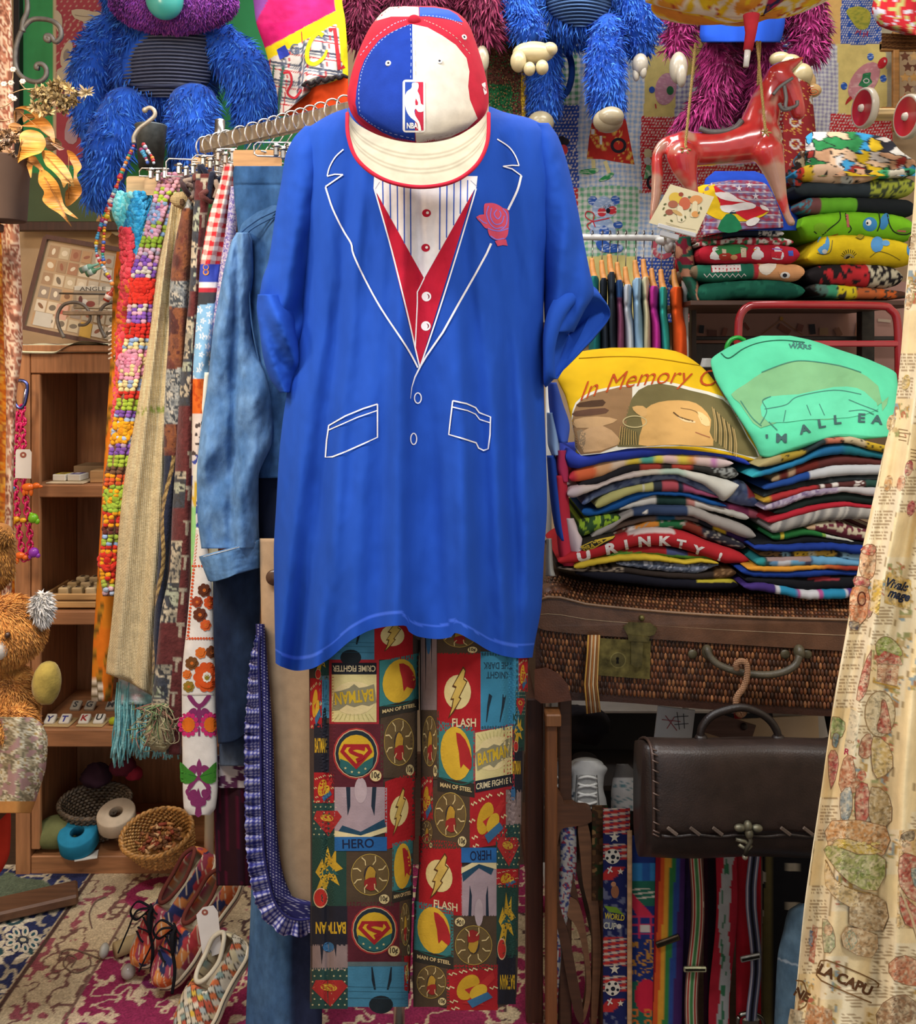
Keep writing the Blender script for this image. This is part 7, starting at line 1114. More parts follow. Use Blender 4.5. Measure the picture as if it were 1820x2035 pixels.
p3=plush('magenta_plush_toy','magenta shaggy plush toy wearing a blue shirt, hanging behind the red horse','plush toy',
  [[(1360,10,Ym,26),(1352,60,Ym,28),(1342,98,Ym,20)],[(1425,110,Ym,36),(1425,170,Ym,38),(1405,225,Ym,36),(1368,250,Ym,30)],[(1520,110,Ym+.02,34),(1505,180,Ym+.04,36),(1490,235,Ym+.04,34)],[(1600,20,Ym,38),(1606,70,Ym,36),(1604,108,Ym-.02,26)],[(1480,-20,Ym+.06,90),(1480,30,Ym+.08,80)]],MAG,'7c1a52',.034,18000,7,tuple(V3(1480,290,Ym)))
sh3=Surf([(-20,1390,1562),(40,1392,1560),(70,1390,1555),(84,1394,1550)],Ym-.06,.08,lambda x,y:.008*np.sin(x/9.)); mb=MB(); sh3.mesh(mb,'1c48b0',50,30); mb.build('shirt','jersey',p3,'bright blue shirt')
blob(p3,'hand',[(1348,135,2.9,18,32),(1354,150,2.88,10,24)],'a39a88'); blob(p3,'hand',[(1550,118,2.86,22,15),(1568,128,2.86,26,20),(1592,150,2.86,22,24)],'b3a47c'); blob(p3,'foot',[(1598,165,2.9,22,26),(1612,180,2.88,20,14)],'b09060')
mb=MB(); t_=np.linspace(0,11,40); mb.tube(P(1616+(2+t_*1.2)*np.cos(t_),182+(1+t_*.7)*np.sin(t_),2.835),.0013,lin('a8502c'),5); mb.build('foot_spiral','cloth',p3)
p4=plush('maroon_plush_toy','maroon shaggy plush toy mostly hidden behind the cap','plush toy',[[(700,-20,2.95,34),(715,30,2.95,36),(712,75,2.95,26)],[(950,-20,2.95,42),(965,30,2.95,40),(972,70,2.95,26)],[(830,-20,3.05,90),(830,30,3.05,80)]],MAR,'641a3a',.034,12000,9,tuple(V3(830,130,2.95)))
blob(p4,'hand',[(958,118,2.93,14,28)],'a89c84')
# ---- pink and plaid costume
def c_pink(x,y):
    C=put(flat('c8246c')(x,y),x<500+.9*(60-y)*.6,'8a4a9c'); arc=96-((x-526)/125)*66+0*y; C=put(C,y>40-.1*(x-600),'c41c68'); C=put(C,y>arc,'d8c41c'); pl=y>arc+26
    C=put(C,pl,'c9c4be'); u=x+.12*y; v=y-.15*x
    for s0,w_,c in((0,3,'4a5060'),(6,2,'6a7080'),(13,1.5,'a82c34')):C=put(C,pl&(np.abs((u%38)-s0-6)<w_/1.4),c); C=put(C,pl&(np.abs((v%34)-s0-8)<w_/1.4),c)
    C=put(C,pl&(x<566)&(y>130)&(np.abs((u%19)-9)<2.2),'2c5c50'); return put(C,x>664+.12*(y-0),'d4c81c')
def e_pink(s,m):
    p=Print(s,m,Z(500,0,3.033),12,.002); p.line([(430,215),(400,200),(360,240),(335,310),(340,370),(380,385),(430,350),(455,300)],[26,24,24,26,26,24,20,12],'d4cc24',5); p.line([(280,270),(250,270),(235,300),(260,325),(285,305)],8,'5a6478',4); p.text('B',275,305,60,'5a6478',.1,1); p.line([(190,440),(230,440),(240,500),(215,560),(260,590),(300,540)],14,'b02c38',4); p.line([(465,180),(500,170),(530,420),(560,400)],22,'b82c34'); p.poly([(150,300),(200,270),(230,330),(170,360)],'2c3ca0'); p.line([(300,190),(305,260)],5,'b02c38')
garment('plaid_costume','hot pink and yellow garment with plaid lettered cloth beside the blue plush toy','costume',[(-20,498,686),(0,503,680),(40,508,686),(95,526,690),(158,543,692),(178,549,692),(200,552,692)],2.75,.07,c_pink,'cloth',lambda x,y:.008*np.sin(x/13+y/30)+.012*(fbm(x/30,y/40,3)-.5),110,160,botf=lambda x:interp(x,[498,555,600,610,640,692],[226,226,190,165,152,150]),extra=e_pink)
garment('orange_cloth','vivid orange cloth hanging out below the plaid costume','cloth',[(140,570,690),(170,560,692),(230,555,692)],2.79,.05,'d4481c','cloth',vf(.01,12,2),50,30)
mb=MB(); r=np.random.RandomState(3); q=np.linspace(0,1,50); mb.tube(P(600+90*q+2*np.sin(q*60),168-18*q+3*np.sin(q*40),2.67),.005,lin('2a2426'),6); mb.build('lace_trim','cloth',None,'dark lace edging along the plaid costume hem','lace')
# ---- parasol
um=thing('yellow_parasol','upturned yellow, orange and white patterned parasol hanging with its red wrapped tip down','parasol',tuple(V3(1490,133,2.3)))
c=P(1500,40,2.35); nt=96; rt=np.linspace(0.02,1,30); th=np.arange(nt)/nt*6.2832; Rr=.30*rt[:,None]*(1-.05*np.cos(th*8)**8*rt[:,None]**2)+0*th; zz=c[2]+.012+.085*(rt[:,None]**1.7)-.010*np.cos(th*8)*rt[:,None]; G=np.stack([c[0]+.02+Rr*np.cos(th),c[1]+Rr*np.sin(th)*.9,zz+.03*rt[:,None]*np.cos(th)],-1)
hh=noise(G[...,0]*11,G[...,1]*11,5); h2=noise(G[...,0]*26+4,G[...,1]*26,8); C=pick(['d08a34','dcbc28','dcd6c4','dcbc28','dcd6c4','d89a38','dcbc28'],np.clip(hh*1.5-.25,0,.99)); nv_=(th>4.55)&(th<5.15); C=put(C,(nv_[None,:]+0*rt[:,None]>0),'2c2c58'); C=put(C,(nv_[None,:]+0*rt[:,None]>0)&(h2>.6),'b0305a'); C=put(C,(nv_[None,:]+0*rt[:,None]>0)&(h2<.25),'c0b8b8'); C=put(C,(np.abs(h2-.5)<.02),'a83c2c')
mb=MB(); mb.grid(G,C,True); mb.grid(G+[0,0,.004],C,True,flip=True); mb.build('canopy','cloth',um)
mb=MB()
for k in range(8):a_=k*.785; mb.tube([c+[.02,0,.02],c+[.02+.29*math.cos(a_),.26*math.sin(a_),.10+.03*math.cos(a_)]],.0016,lin('8a8884'),5)
mb.build('ribs','metal',um); t0=P(1493,30,2.3); t1=P(1486,100,2.3); MB().tube([t0,(t0+t1)/2+[.003,0,0],t1],[.021,.014,.012],lin('a82a34'),14).build('wrapped_tip','cloth',um,'red cloth wrapped round the tip'); MB().tube([t1+[0,0,.004],P(1482,133,2.3)],[.0085,.007],lin('c9c4bc'),12).build('ferrule','plastic',um,'white end cap')
# ---- wooden horse swing
def remeshed(mb,vox=.006,sm=4):
    o=mb.build('clay','paint'); md=o.modifiers.new('r','REMESH'); md.mode='VOXEL'; md.voxel_size=vox; m2=o.modifiers.new('s','SMOOTH'); m2.iterations=sm; m2.factor=.6
    dg=bpy.context.evaluated_depsgraph_get(); e=o.evaluated_get(dg); me=e.to_mesh(); n=len(me.vertices); v=np.zeros(n*3); me.vertices.foreach_get('co',v); v=v.reshape(-1,3)+np.array(o.location); me.calc_loop_triangles(); f=np.zeros(len(me.loop_triangles)*3,int); me.loop_triangles.foreach_get('vertices',f); e.to_mesh_clear(); bpy.data.objects.remove(o); return v,f.reshape(-1,3)
hz=thing('wooden_horse_swing','glossy red painted wooden horse hanging on ropes above the sweater piles','toy horse',tuple(V3(1440,440,2.42)))
Yh=2.44; mb=MB()
def tb(*pts):q=smoothpts([pc(*p_)for p_ in pts],8); mb.tube(q[:,:3],q[:,3],lin('a01818'),16); mb.ball(q[0,:3],q[0,3]*.98,lin('a01818'),8); mb.ball(q[-1,:3],q[-1,3]*.98,lin('a01818'),8)
tb((1352,296,Yh,34),(1400,296,Yh,34),(1440,292,Yh,36),(1480,284,Yh,42),(1508,278,Yh,46)); tb((1360,288,Yh,30),(1352,300,Yh,30))
tb((1500,275,Yh,42),(1512,235,Yh,36),(1524,195,Yh,29),(1542,160,Yh-.01,24),(1552,145,Yh-.02,22)); tb((1545,150,Yh-.02,24),(1568,175,Yh-.02,22),(1580,205,Yh-.02,17),(1586,225,Yh-.02,15)); tb((1552,138,Yh-.02,16),(1576,126,Yh-.02,9),(1597,113,Yh-.02,3)); tb((1548,150,Yh+.03,14),(1562,130,Yh+.04,8),(1578,116,Yh+.04,3))
for dy in(-.035,.05):tb((1525,300,Yh+dy,32),(1540,345,Yh+dy,20),(1552,390,Yh+dy,12),(1563,425,Yh+dy,8),(1572,442,Yh+dy,9)); 
for dy in(-.035,.045):tb((1356,310,Yh+dy,32),(1362,340,Yh+dy,24),(1374,372,Yh+dy,13),(1380,400,Yh+dy,9),(1376,430,Yh+dy,8))
tb((1338,282,Yh,16),(1318,288,Yh-.01,12),(1306,310,Yh-.01,11),(1306,350,Yh-.01,12),(1303,390,Yh-.01,10),(1294,440,Yh-.01,5))
v,f=remeshed(mb,.0055,5); n=fbm(v[:,0]*16+v[:,1]*9,v[:,2]*16,4); n2=noise(v[:,0]*55,v[:,2]*55+v[:,1]*30,6); C=mixc('bc3430','a42628',n2); C=mixc(C,lin('a87c68'),ss(.55,.70,n+.10*n2)); MB().add(v,f,C).build('body','paint',hz,'worn red painted body'); 
mb=MB(); q=smoothpts([(1390,256),(1410,263),(1440,262),(1462,254),(1474,240)],5); mb.tube(P(q[:,0],q[:,1]-1,Yh-.03),.008,lin('56504e'),8); mb.tube(P(q[:,0],q[:,1]-1,Yh+.02),.008,lin('56504e'),8); mb.build('saddle','leather',hz)
mb=MB()
for q in([(1536,188),(1550,172),(1575,155)],[(1558,170),(1562,195),(1562,215),(1582,210),(1584,200)],[(1548,205),(1556,218),(1572,216)]):qq=smoothpts(q,6); mb.tube(P(qq[:,0],qq[:,1],Yh-.062),.005,lin('5c5856'),6,1)
mb.build('bridle','leather',hz)
def rope(pts,r_=.0042,col='b0955c'):
    mb=MB(); q=np.array(pts); L_=np.linalg.norm(np.diff(q,axis=0),axis=1).sum(); n_=max(30,int(L_/.004)); t_=np.linspace(0,1,n_); base=np.stack([np.interp(t_,np.linspace(0,1,len(q)),q[:,i])for i in range(3)],1)
    for ph in(0,2.09,4.19):a_=t_*L_/.018*6.283+ph; mb.tube(base+np.stack([np.cos(a_),np.sin(a_),0*a_],1)*r_*.5,r_*.55,lin(col),5)
    return mb
for a_,b_,k in(((1382,86,Yh+.0),(1361,296,Yh-.07),0),((1504,82,Yh),(1521,262,Yh-.09),1),((1510,82,Yh+.02),(1506,170,Yh+.04),2)):
    mb=rope([P(*a_),P(*b_)])
    if k<2:
        for j in range(5):mb.tube([P(*b_),P(*b_)+[.014*math.cos(j*1.3),-.006,.010*math.sin(j*1.3)-.004]],.0025,lin('b89c64'),5)
    mb.build('rope','burlap',hz,('rope at the rump','rope at the shoulder','rope behind the neck')[k])
# ---- little card with mushrooms
cd=thing('mushroom_card','cream card printed with orange mushrooms clipped in front of the red horse','card',tuple(V3(1350,470,2.3))); Qc=[(1332,366),(1419,391),(1383,468),(1289,443)]
mb=MB(); mb.plate(Qc,lambda p:P1(p[:,0],p[:,1],2.3+0*p[:,0]),lambda p:P1(p[:,0],p[:,1],2.303+0*p[:,0]),lin('cdc19c')); pr=Print(Flat(2.3),mb,Z(1300,340,3.5),12,.0015,.0003)
pr.ell(148,188,46,40,'c8a83c',.2); pr.ell(186,162,17,15,'8c3a24'); pr.ell(212,225,40,44,'b85c3c'); pr.ell(290,200,46,32,'c8864c',-.1); pr.poly([(268,215),(300,215),(290,310),(250,315),(262,260)],'d0c29c',2); pr.ell(285,300,26,22,'c88c4c'); pr.ell(130,230,34,26,'9a5a40'); pr.ell(105,285,28,20,'8c4c38'); pr.poly([(160,250),(195,250),(215,340),(165,350)],'d2c6a4',2); pr.ell(160,290,40,14,'b8965c',.5)
for x,y in((245,180),(250,270),(190,340),(120,345),(65,260),(75,230),(325,258),(310,290),(75,305),(215,320)):pr.ell(x,y,11,6,'5a5c34',x)
pr.line([(80,358),(185,390)],2,'8a7c5c'); pr.line([(85,372),(290,408)],3,'b4a684'); mb.build('card','paper',cd)
mb=MB().box(P(1345,458,2.295),(.10,.006,.012),lin('b4b4b4'),Matrix.Rotation(.26,4,'Y'),.002).box(P(1330,468,2.30),(.05,.008,.016),lin('a8a8aa'),Matrix.Rotation(.26,4,'Y'),.003); mb.tube([P(1322,470,2.305),P(1322,476,2.5),P(1322,480,2.715)],.004,lin('b4b4b4'),8); mb.build('plastic_holder','plastic',cd)
# ---- shelf with sweater piles
shf=thing('sweater_shelf','dark wooden wall shelf carrying the sweater piles and wallpaper panel','shelf',tuple(V3(1590,690,2.9)))
def sb(nm,x0,x1,y0,y1,Y0,Y1,c,m='wood',lb=None):return pbox(shf,nm,x0,x1,y0,y1,Y0,Y1,c,m,.002,lb)
sb('shelf_board',1372,1850,597,607,2.60,3.15,'43291c','oak'); mb=MB(); a_=P(1370,560,3.16); b_=P(1880,820,3.16); mb.box((a_+b_)/2,(b_[0]-a_[0],.01,a_[2]-b_[2]),lin('9a7468')); p=Print(Flat(3.15),mb,Z(1300,340,3.5),20,.003,.0005)
r=random.Random(5)
for x,y,a_,w_,h_,c in((328,1100,.1,34,56,'2c3038'),(405,1130,0,60,50,'6a4640'),(490,1120,.3,30,60,'8c5a4c'),(640,1080,-.6,22,60,'7c4438'),(905,1100,.6,90,40,'7c4c3c'),(1015,1090,.3,40,50,'7a4840'),(1100,1100,-.1,40,70,'24242c'),(1180,1115,0,60,50,'9c7c5c'),(1280,1120,-.5,40,60,'7a5444'),(1600,1040,.1,90,20,'a89480'),(1420,1100,.1,40,90,'8c5a44')):pr_=[(x+math.cos(a_)*u*w_/2-math.sin(a_)*v_*h_/2,y+math.sin(a_)*u*w_/2+math.cos(a_)*v_*h_/2)for u,v_ in((-1,-1),(1,-1),(1,1),(-1,1))]; p.poly(pr_,c)
p.line([(740,1140),(885,1035),(1030,1140)],6,'8a5c34'); p.ell(885,1025,12,12,'a87c2c'); mb.build('wallpaper_panel','paper',shf,'dusty pink paper printed with tools')
sb('rail',1372,1850,668,676,3.05,3.10,'2a2220'); sb('metal_post',1712,1738,606,760,2.98,3.02,'35322e','iron'); sb('bracket',1374,1384,606,760,2.9,2.93,'3a2a22')
ZT_=Z(1300,340,3.5); zt1=lambda x:1300+x/3.5
def dec_xmas(p):
    for x,c in((430,'c4c0bc'),(720,'c8c4c4'),(860,'c4bcc0')):p.poly([(x-40,610),(x+30,615),(x+40,570),(x,545),(x-35,570)],c,2); p.ell(x-5,545,22,20,c)
    p.poly([(440,520),(620,512),(640,560),(450,590)],'2c6c3c',2); p.poly([(450,580),(520,570),(560,610),(470,625)],'8c2a20',2); p.ell(555,600,24,18,'b08058'); p.poly([(600,530),(640,535),(640,600),(605,600)],'b8a890'); p.poly([(470,540),(500,545),(500,590),(475,590)],'b0a088'); p.poly([(815,560),(890,560),(880,610),(810,600)],'a82430'); p.line([(820,540),(890,545)],9,'8a5c9c'); p.poly([(930,555),(965,552),(968,590),(935,590)],'3c50a0'); p.poly([(690,540),(715,545),(690,553)],'c87c24'); p.ell(712,535,3,3,'24242c')
def dec_teddy(p):
    p.poly([(395,655),(600,650),(605,695),(400,705)],'c0b8b4')
    for k in range(8):p.line([(400+26*k,655),(402+26*k,703)],9,'a02430')
    p.line([(350+18*k for k in range(0))or(0,0),(1,1)],1,'c0b8b4')if 0 else None
    p.line([(345+20*k,715+(24 if k%2 else 0))for k in range(16)],7,'c4c0bc'); p.poly([(735,650),(850,645),(820,700),(780,725),(735,700)],'c8c0b0',2); p.ell(955,700,92,52,'b88458'); p.ell(910,725,34,24,'c8c4bc'); p.ell(908,725,16,14,'22242c'); p.poly([(695,650),(725,650),(722,725),(700,722)],'a02c34')
GS='sweaters folded in the left shelf pile'; GT='t-shirts folded in the right shelf pile'
def sw(lb,t_,b_,c_,Y,g,d=.28,prt=None,s=1,cat='sweater'):return slab('folded_sweater',lb,t_,b_,ZT_,Y,d,c_,'cloth',g,cat,prt=prt,seed=s)
sw('thick teal green sweater at the bottom of the left shelf pile',[(300,790),(420,770),(600,758),(800,750),(1050,790)],[(310,920),(420,915),(600,880),(800,880),(900,890),(1050,875)],blotch('16503f',['1d5c48','0f4436'],14,.5),2.60,GS,s=61)
sw('green sweater with a striped teddy bear print in the left shelf pile',[(240,650),(420,650),(700,640),(1040,645)],[(280,750),(420,765),(700,745),(1040,772)],stops((0,'6c5c48'),(zt1(300),'1f5c48'),(zt1(700),'a02c34'),(zt1(730),'b88458')),2.595,GS,prt=dec_teddy,s=62)
sw('red christmas sweater with snowmen and a fence',[(300,520),(430,510),(700,500),(1010,520)],[(320,635),(430,640),(700,636),(1015,640)],stops((0,'a01c2c'),(zt1(200),'a01c2c')),2.59,GS,prt=dec_xmas,s=63)
sw('thin red and white sweater with tiny christmas figures',[(280,490),(430,480),(600,460),(800,460),(970,470)],[(300,525),(430,512),(600,505),(800,510),(970,518)],lambda x,y:put(put(flat('8c2430')(x,y),noise(x/7,y/6,5)>.5,'b8b0a8'),noise(x/6+5,y/6,6)>.68,'2c6040'),2.60,GS,s=64)
sw('navy and tartan sweater with a white lace corner',[(275,470),(430,440),(520,420),(700,400),(910,410)],[(280,510),(430,480),(520,455),(700,445),(900,455)],lambda x,y:put(np.where((x<zt1(470))[...,None],c_gingham(x,y,'8c2430','2c4438',4.),flat('1c2434')(x,y)),(x>zt1(730))&(noise(x/3,y/3,3)>.4),'b4b0a8'),2.605,GS,s=65)
def c_tart(x,y):C=c_gingham(x,y,'8c2c40','6a6c90',7.); return put(C,(np.abs(x%15-4)<.8)|(np.abs(y%15-7)<.8),'b0a8ac')
def e_santa(s,m):
    p=Print(s,m,Z(1300,340,3.5),12,.002,.0008).z(0); p.poly([(270,125),(420,90),(430,160),(560,240),(700,300),(800,280),(700,340),(560,350),(430,330),(330,260)],'c8a81c',2); p.z(1); p.poly([(412,105),(450,120),(540,170),(660,210),(700,240),(800,270),(700,320),(640,340),(580,300),(480,270),(450,210)],'b0202c',2); p.poly([(440,400),(500,300),(560,310),(610,400),(520,430)],'1c6a44',2); p.z(2)
    p.poly([(420,150),(520,150),(580,190),(640,215),(540,210),(460,190)],'d0ccc8',2); p.poly([(460,240),(540,235),(640,215),(705,235),(690,260),(600,275),(520,290),(470,275)],'d0ccc8',2); p.poly([(735,235),(775,245),(800,275),(750,265)],'d0ccc8',2); p.poly([(640,350),(700,320),(735,335),(700,375),(650,380)],'d0ccc8',2); p.poly([(510,280),(560,270),(570,295),(530,298)],'24303c',1)
    for x,y in((590,120),(705,175),(660,95)):p.poly([(x+26*(1 if i%2==0 else .35)*math.sin(i*.628),y-26*(1 if i%2==0 else .35)*math.cos(i*.628))for i in range(10)],'c0bcc0')
garment('tartan_sweater','tartan sweater with a santa figure and stars mounded on top of the left shelf pile','sweater',[(358,1440,1500,2.80),(364,1412,1520,2.76),(385,1394,1535,2.70),(415,1394,1548,2.65),(440,1397,1556,2.62),(463,1392,1557,2.60)],2.6,.06,c_tart,'cloth',lambda x,y:.012*(fbm(x/30,y/30,3)-.5),60,80,group=GS,extra=e_santa,botf=lambda x:interp(x,[1392,1430,1480,1557],[468,462,455,452]))
garment('blue_sweater','royal blue sweater spreading to the right beneath the tartan one','sweater',[(340,1420,1500,2.86),(360,1400,1545,2.8),(400,1398,1565,2.72),(440,1398,1588,2.66),(458,1400,1584,2.64)],2.65,.05,'1a3c9c','cloth',vf(.006,18,1),40,50,group=GS)
garment('bunched_sweater_sleeves','dark green and wine sweater sleeves hanging off the left edge of the shelf pile','sweater',[(470,1345,1372),(500,1342,1378),(540,1350,1382),(580,1368,1392),(598,1376,1394)],2.66,.05,blotch('1d4c3c',['6c1c2c','a07058','243c34'],10,.5),'cloth',vf(.01,9,1),40,50)
slab('folded_tee','dark t-shirt with green, yellow and orange creatures, lowest of the right shelf pile',[(1080,790),(1200,775),(1400,800),(1680,830),(1800,850)],[(1090,830),(1200,870),(1400,888),(1680,885),(1800,880)],ZT_,2.60,.28,lambda x,y:put(stops((0,'2a2a28'),(zt1(1130),'4c6a60'),(zt1(1210),'3c8c68'),(zt1(1285),'c0b020'),(zt1(1415),'a0542c'),(zt1(1570),'b05424'),(zt1(1680),'4c3024'),nz=6)(x,y),noise(x/5,y/5,4)>.7,'38342c'),'cloth',GT,'t-shirt',seed=71)
slab('folded_tee','black t-shirt with red and bone-coloured printed figures',[(1065,690),(1200,650),(1400,645),(1600,650),(1735,680)],[(1075,760),(1200,790),(1400,800),(1600,810),(1730,800)],ZT_,2.59,.28,lambda x,y:put(put(flat('1c181a')(x,y),(noise(x/10,y/9,4)>.48)&(x>zt1(1160))&(x<zt1(1500)),'a02428'),(noise(x/6,y/5,8)>.5)&(x>zt1(1500)),'a8a088'),'cloth',GT,'t-shirt',seed=72)
def dec_yel(p):
    for x,y,rx,ry,c in((1175,510,44,70,'4c84b4'),(1550,510,44,56,'4c84b4'),(1355,610,38,34,'8c8660'),(1355,612,24,22,'24221c'),(1360,612,9,9,'b8b4a8'),(1435,455,26,16,'8c7c1c'),(1185,560,18,16,'b4b0a8'),(1610,500,28,20,'5c90bc'),(1780,540,24,50,'4c84b4')):p.ell(x,y,rx,ry,c,.1)
    for k in range(9):a_=3.4+.3*k; p.line([(1355+38*math.cos(a_),605+34*math.sin(a_)),(1355+58*math.cos(a_),600+56*math.sin(a_))],4,'2c281c')
    p.line([(1130,570),(1180,580),(1225,560),(1240,480)],4,'2c3440',4); p.line([(1500,600),(1560,560),(1640,580),(1710,620)],4,'5c5420',4); p.line([(1400,460),(1435,475),(1460,450)],4,'3c3820',3)
slab('folded_tee','bright yellow towelling t-shirt with blue patches and black outlines',[(1060,580),(1130,520),(1210,445),(1350,425),(1500,440),(1780,490),(1820,520)],[(1075,630),(1130,640),(1350,640),(1500,645),(1750,660),(1820,660)],ZT_,2.585,.28,'c4a818','cloth',GT,'t-shirt',prt=dec_yel,seed=73)
def dec_grn(p):
    for x,y,rx,ry,c,a_ in((1500,370,50,50,'3878a8',.3),(1490,358,20,22,'c8c8c0',0),(1482,362,7,9,'1c1c1c',0),(1600,350,30,60,'3878a8',.3),(1160,400,50,40,'6c9c24',.2),(1740,420,60,26,'5c8c20',-.2)):p.ell(x,y,rx,ry,c,a_)
    for q in([(1110,420),(1160,450),(1220,400),(1290,340),(1290,280)],[(1330,290),(1340,350),(1370,400),(1350,430)],[(1620,300),(1640,380),(1680,430),(1760,440),(1820,400)],[(1400,460),(1450,440),(1500,450)],[(1560,280),(1570,360),(1550,420)]):p.line(q,8,'22301c',4)
    p.line([(1340,300),(1350,390)],18,'a85c54'); p.line([(1690,415),(1750,420)],12,'a85c54'); p.line([(1060,455),(1200,465),(1280,445)],18,'8a4420')
slab('folded_tee','lime green towelling t-shirt with blue patches and dark outlines',[(1010,370),(1050,310),(1200,285),(1400,270),(1600,275),(1820,320)],[(1030,410),(1080,460),(1200,470),(1400,462),(1600,470),(1820,500)],ZT_,2.60,.28,'6aa81c','cloth',GT,'t-shirt',prt=dec_grn,seed=74)
slab('folded_tee','black t-shirt with a green and pink cartoon corner',[(1000,220),(1100,180),(1400,180),(1820,190)],[(1010,280),(1150,290),(1400,280),(1820,325)],ZT_,2.61,.28,lambda x,y:put(put(put(flat('1a1e20')(x,y),(x<zt1(1410))&(x>zt1(1170)),'5c9c28'),x<zt1(1170),'6c4444'),(x<zt1(1100))&(noise(x/5,y/5)>.5),'3c7c8c'),'cloth',GT,'t-shirt',seed=75)
slab('folded_tee','charcoal t-shirt with a pale lime comic print',[(970,80),(1100,70),(1400,60),(1600,40),(1820,30)],[(985,160),(1150,165),(1400,172),(1600,180),(1820,170)],ZT_,2.605,.28,lambda x,y:put(put(flat('2c3438')(x,y),(x>zt1(1510)),'98a03c'),(x>zt1(1510))&(noise(x/5,y/4,3)>.6),'3c4430'),'cloth',GT,'t-shirt',seed=76)
MC=['b8b0a8','3a8cb8','c0a020','2c7a44','a82c2c','b08868','c4c0b8','3080ac','24242c','c8a888','8c2c24']
def c_multi(x,y):
    g=lambda a,b:voro(a/26+.9*noise(a/14,b/14),b/19+.6*noise(a/11+5,b/11),7,.9)[1]; h_=g(x,y); return put(pick(MC,h_),(h_!=g(x+1.6,y))|(h_!=g(x,y+1.6)),'1c1c20')
slab('folded_tee','white t-shirt with large beige, yellow and green cartoon heads',[(950,0),(1100,-50),(1250,-60),(1400,-30),(1600,-10),(1820,-30)],[(980,45),(1100,62),(1250,75),(1400,80),(1600,40),(1820,32)],ZT_,2.59,.28,lambda x,y:put(stops((0,'2c80ac'),(zt1(1000),'a83028'),(zt1(1040),'c0a028'),(zt1(1110),'c0a084'),(zt1(1310),'c8c8c4'),(zt1(1380),'c09878'),(zt1(1530),'c4a81c'),(zt1(1560),'3a9060'),(zt1(1640),'c4bca8'),(zt1(1750),'2c8058'),nz=10)(x,y),(noise(x/6,y/6,4)>.76),'24201c'),'cloth',GT,'t-shirt',seed=77)
mt=garment('crumpled_cartoon_tee','crumpled multicoloured cartoon t-shirt heaped on top of the right shelf pile','t-shirt',[(262,1612,1700,2.85),(275,1600,1765,2.80),(300,1600,1790,2.74),(330,1588,1830,2.68),(350,1590,1840,2.64)],2.65,.06,c_multi,'cloth',lambda x,y:.03*(fbm(x/22,y/18,3)-.5)+.01*np.sin(x/9.),110,80,group=GT)
garment('dark_multicolour_cloth','dark cartoon cloth bunched at the left of the right shelf pile','cloth',[(300,1590,1608),(330,1568,1600),(352,1560,1600),(370,1572,1596)],2.66,.05,blotch('2a2422',['a87c58','8c2c24','2c6a84','5c4030','a89c88'],7,.5),'cloth',vf(.01,8,1),40,40)
# ---- wheels and other toys at the far right
wt=thing('wheeled_toy','pull-along toy with two red and white wheels seen at the right edge','toy',tuple(V3(1770,275,2.5)))
for k,(x,y,rx,ry)in enumerate(((1719,215,20,40),(1806,232,20,44))):
    c=P(x,y,2.5); R_=ry*2.5/F; ax=(-.98,-.12,0); MB().lathe(c,[(.001,-.012),(R_*.9,-.012),(R_,-.006),(R_,.006),(R_*.97,.010),(R_*.88,.011),(R_*.86,.010),(.001,.010)],[lin('b4aa98')]*6+[lin('b02430')]*2,36,ax).lathe(c+np.array(ax)*.0,[(.001,.018),(R_*.16,.017),(R_*.2,.010)],lin('c8bcac'),16,ax).build('wheel','plastic',wt,('wheel at the left','wheel at the right')[k])
mb=MB().tube([P(1719,215,2.52),P(1720,215,2.72)],.006,lin('a88c64'),8).tube([P(1806,232,2.52),P(1808,232,2.72)],.006,lin('a88c64'),8); mb.box(P(1770,228,2.62),(.2,.07,.02),lin('b89c6c'),None,.004); mb.build('toy_board','oak',wt)
tr=thing('wooden_trellis','tan wooden frame holding rows of orange and brown star shapes behind the wheels','frame',tuple(V3(1800,260,3.2)))
for x0_,x1_,y0_,y1_ in((1752,1790,80,98),(1776,1788,60,260),(1752,1850,212,224),(1752,1850,84,100)):pbox(tr,'frame_bar',x0_,x1_,y0_,y1_,3.18,3.2,'a8763c','oak')
r=random.Random(8); 
for j in range(5):
    for i in range(3):
        x=1798+18*i+6*(j%2); y=112+21*j; c=r.choice(['b88a4c','6a3a24','c8a068','b8602c','8a7464','c8b48c']); mb=MB(); q=[(x+11*(1 if k%2==0 else .5)*math.sin(k*.628),y-11*(1 if k%2==0 else .5)*math.cos(k*.628))for k in range(10)]; mb.plate(q,lambda p:P1(p[:,0],p[:,1],3.17+0*p[:,0]),lambda p:P1(p[:,0],p[:,1],3.179+0*p[:,0]),lin(c)); mb.build('star_bead','oak',tr)
garment('red_printed_hat','red cotton sun hat printed with children and houses at the upper right corner','hat',[(-20,1742,1860),(20,1732,1860),(50,1745,1860),(64,1780,1860),(70,1800,1850)],2.9,.09,lambda x,y:put(put(flat('a82028')(x,y),(noise(x/8,y/9,3)>.66),'9c9c5c'),(noise(x/6+7,y/8,4)>.72),'b0b0b8'),'cloth',vf(.006,20,1),50,60)
mb=MB(); [mb.tube([P(1752,68+3.2*k,3.0),P(1800,70+3.2*k+1.5*math.sin(k),2.96),P(1850,70+3.2*k,3.0)],.0035,lin(['6a4424','7c5430','5c3a20'][k%3]),6)for k in range(9)]; mb.build('raffia_hank','burlap',None,'brown raffia bundle beneath the red hat','raffia')
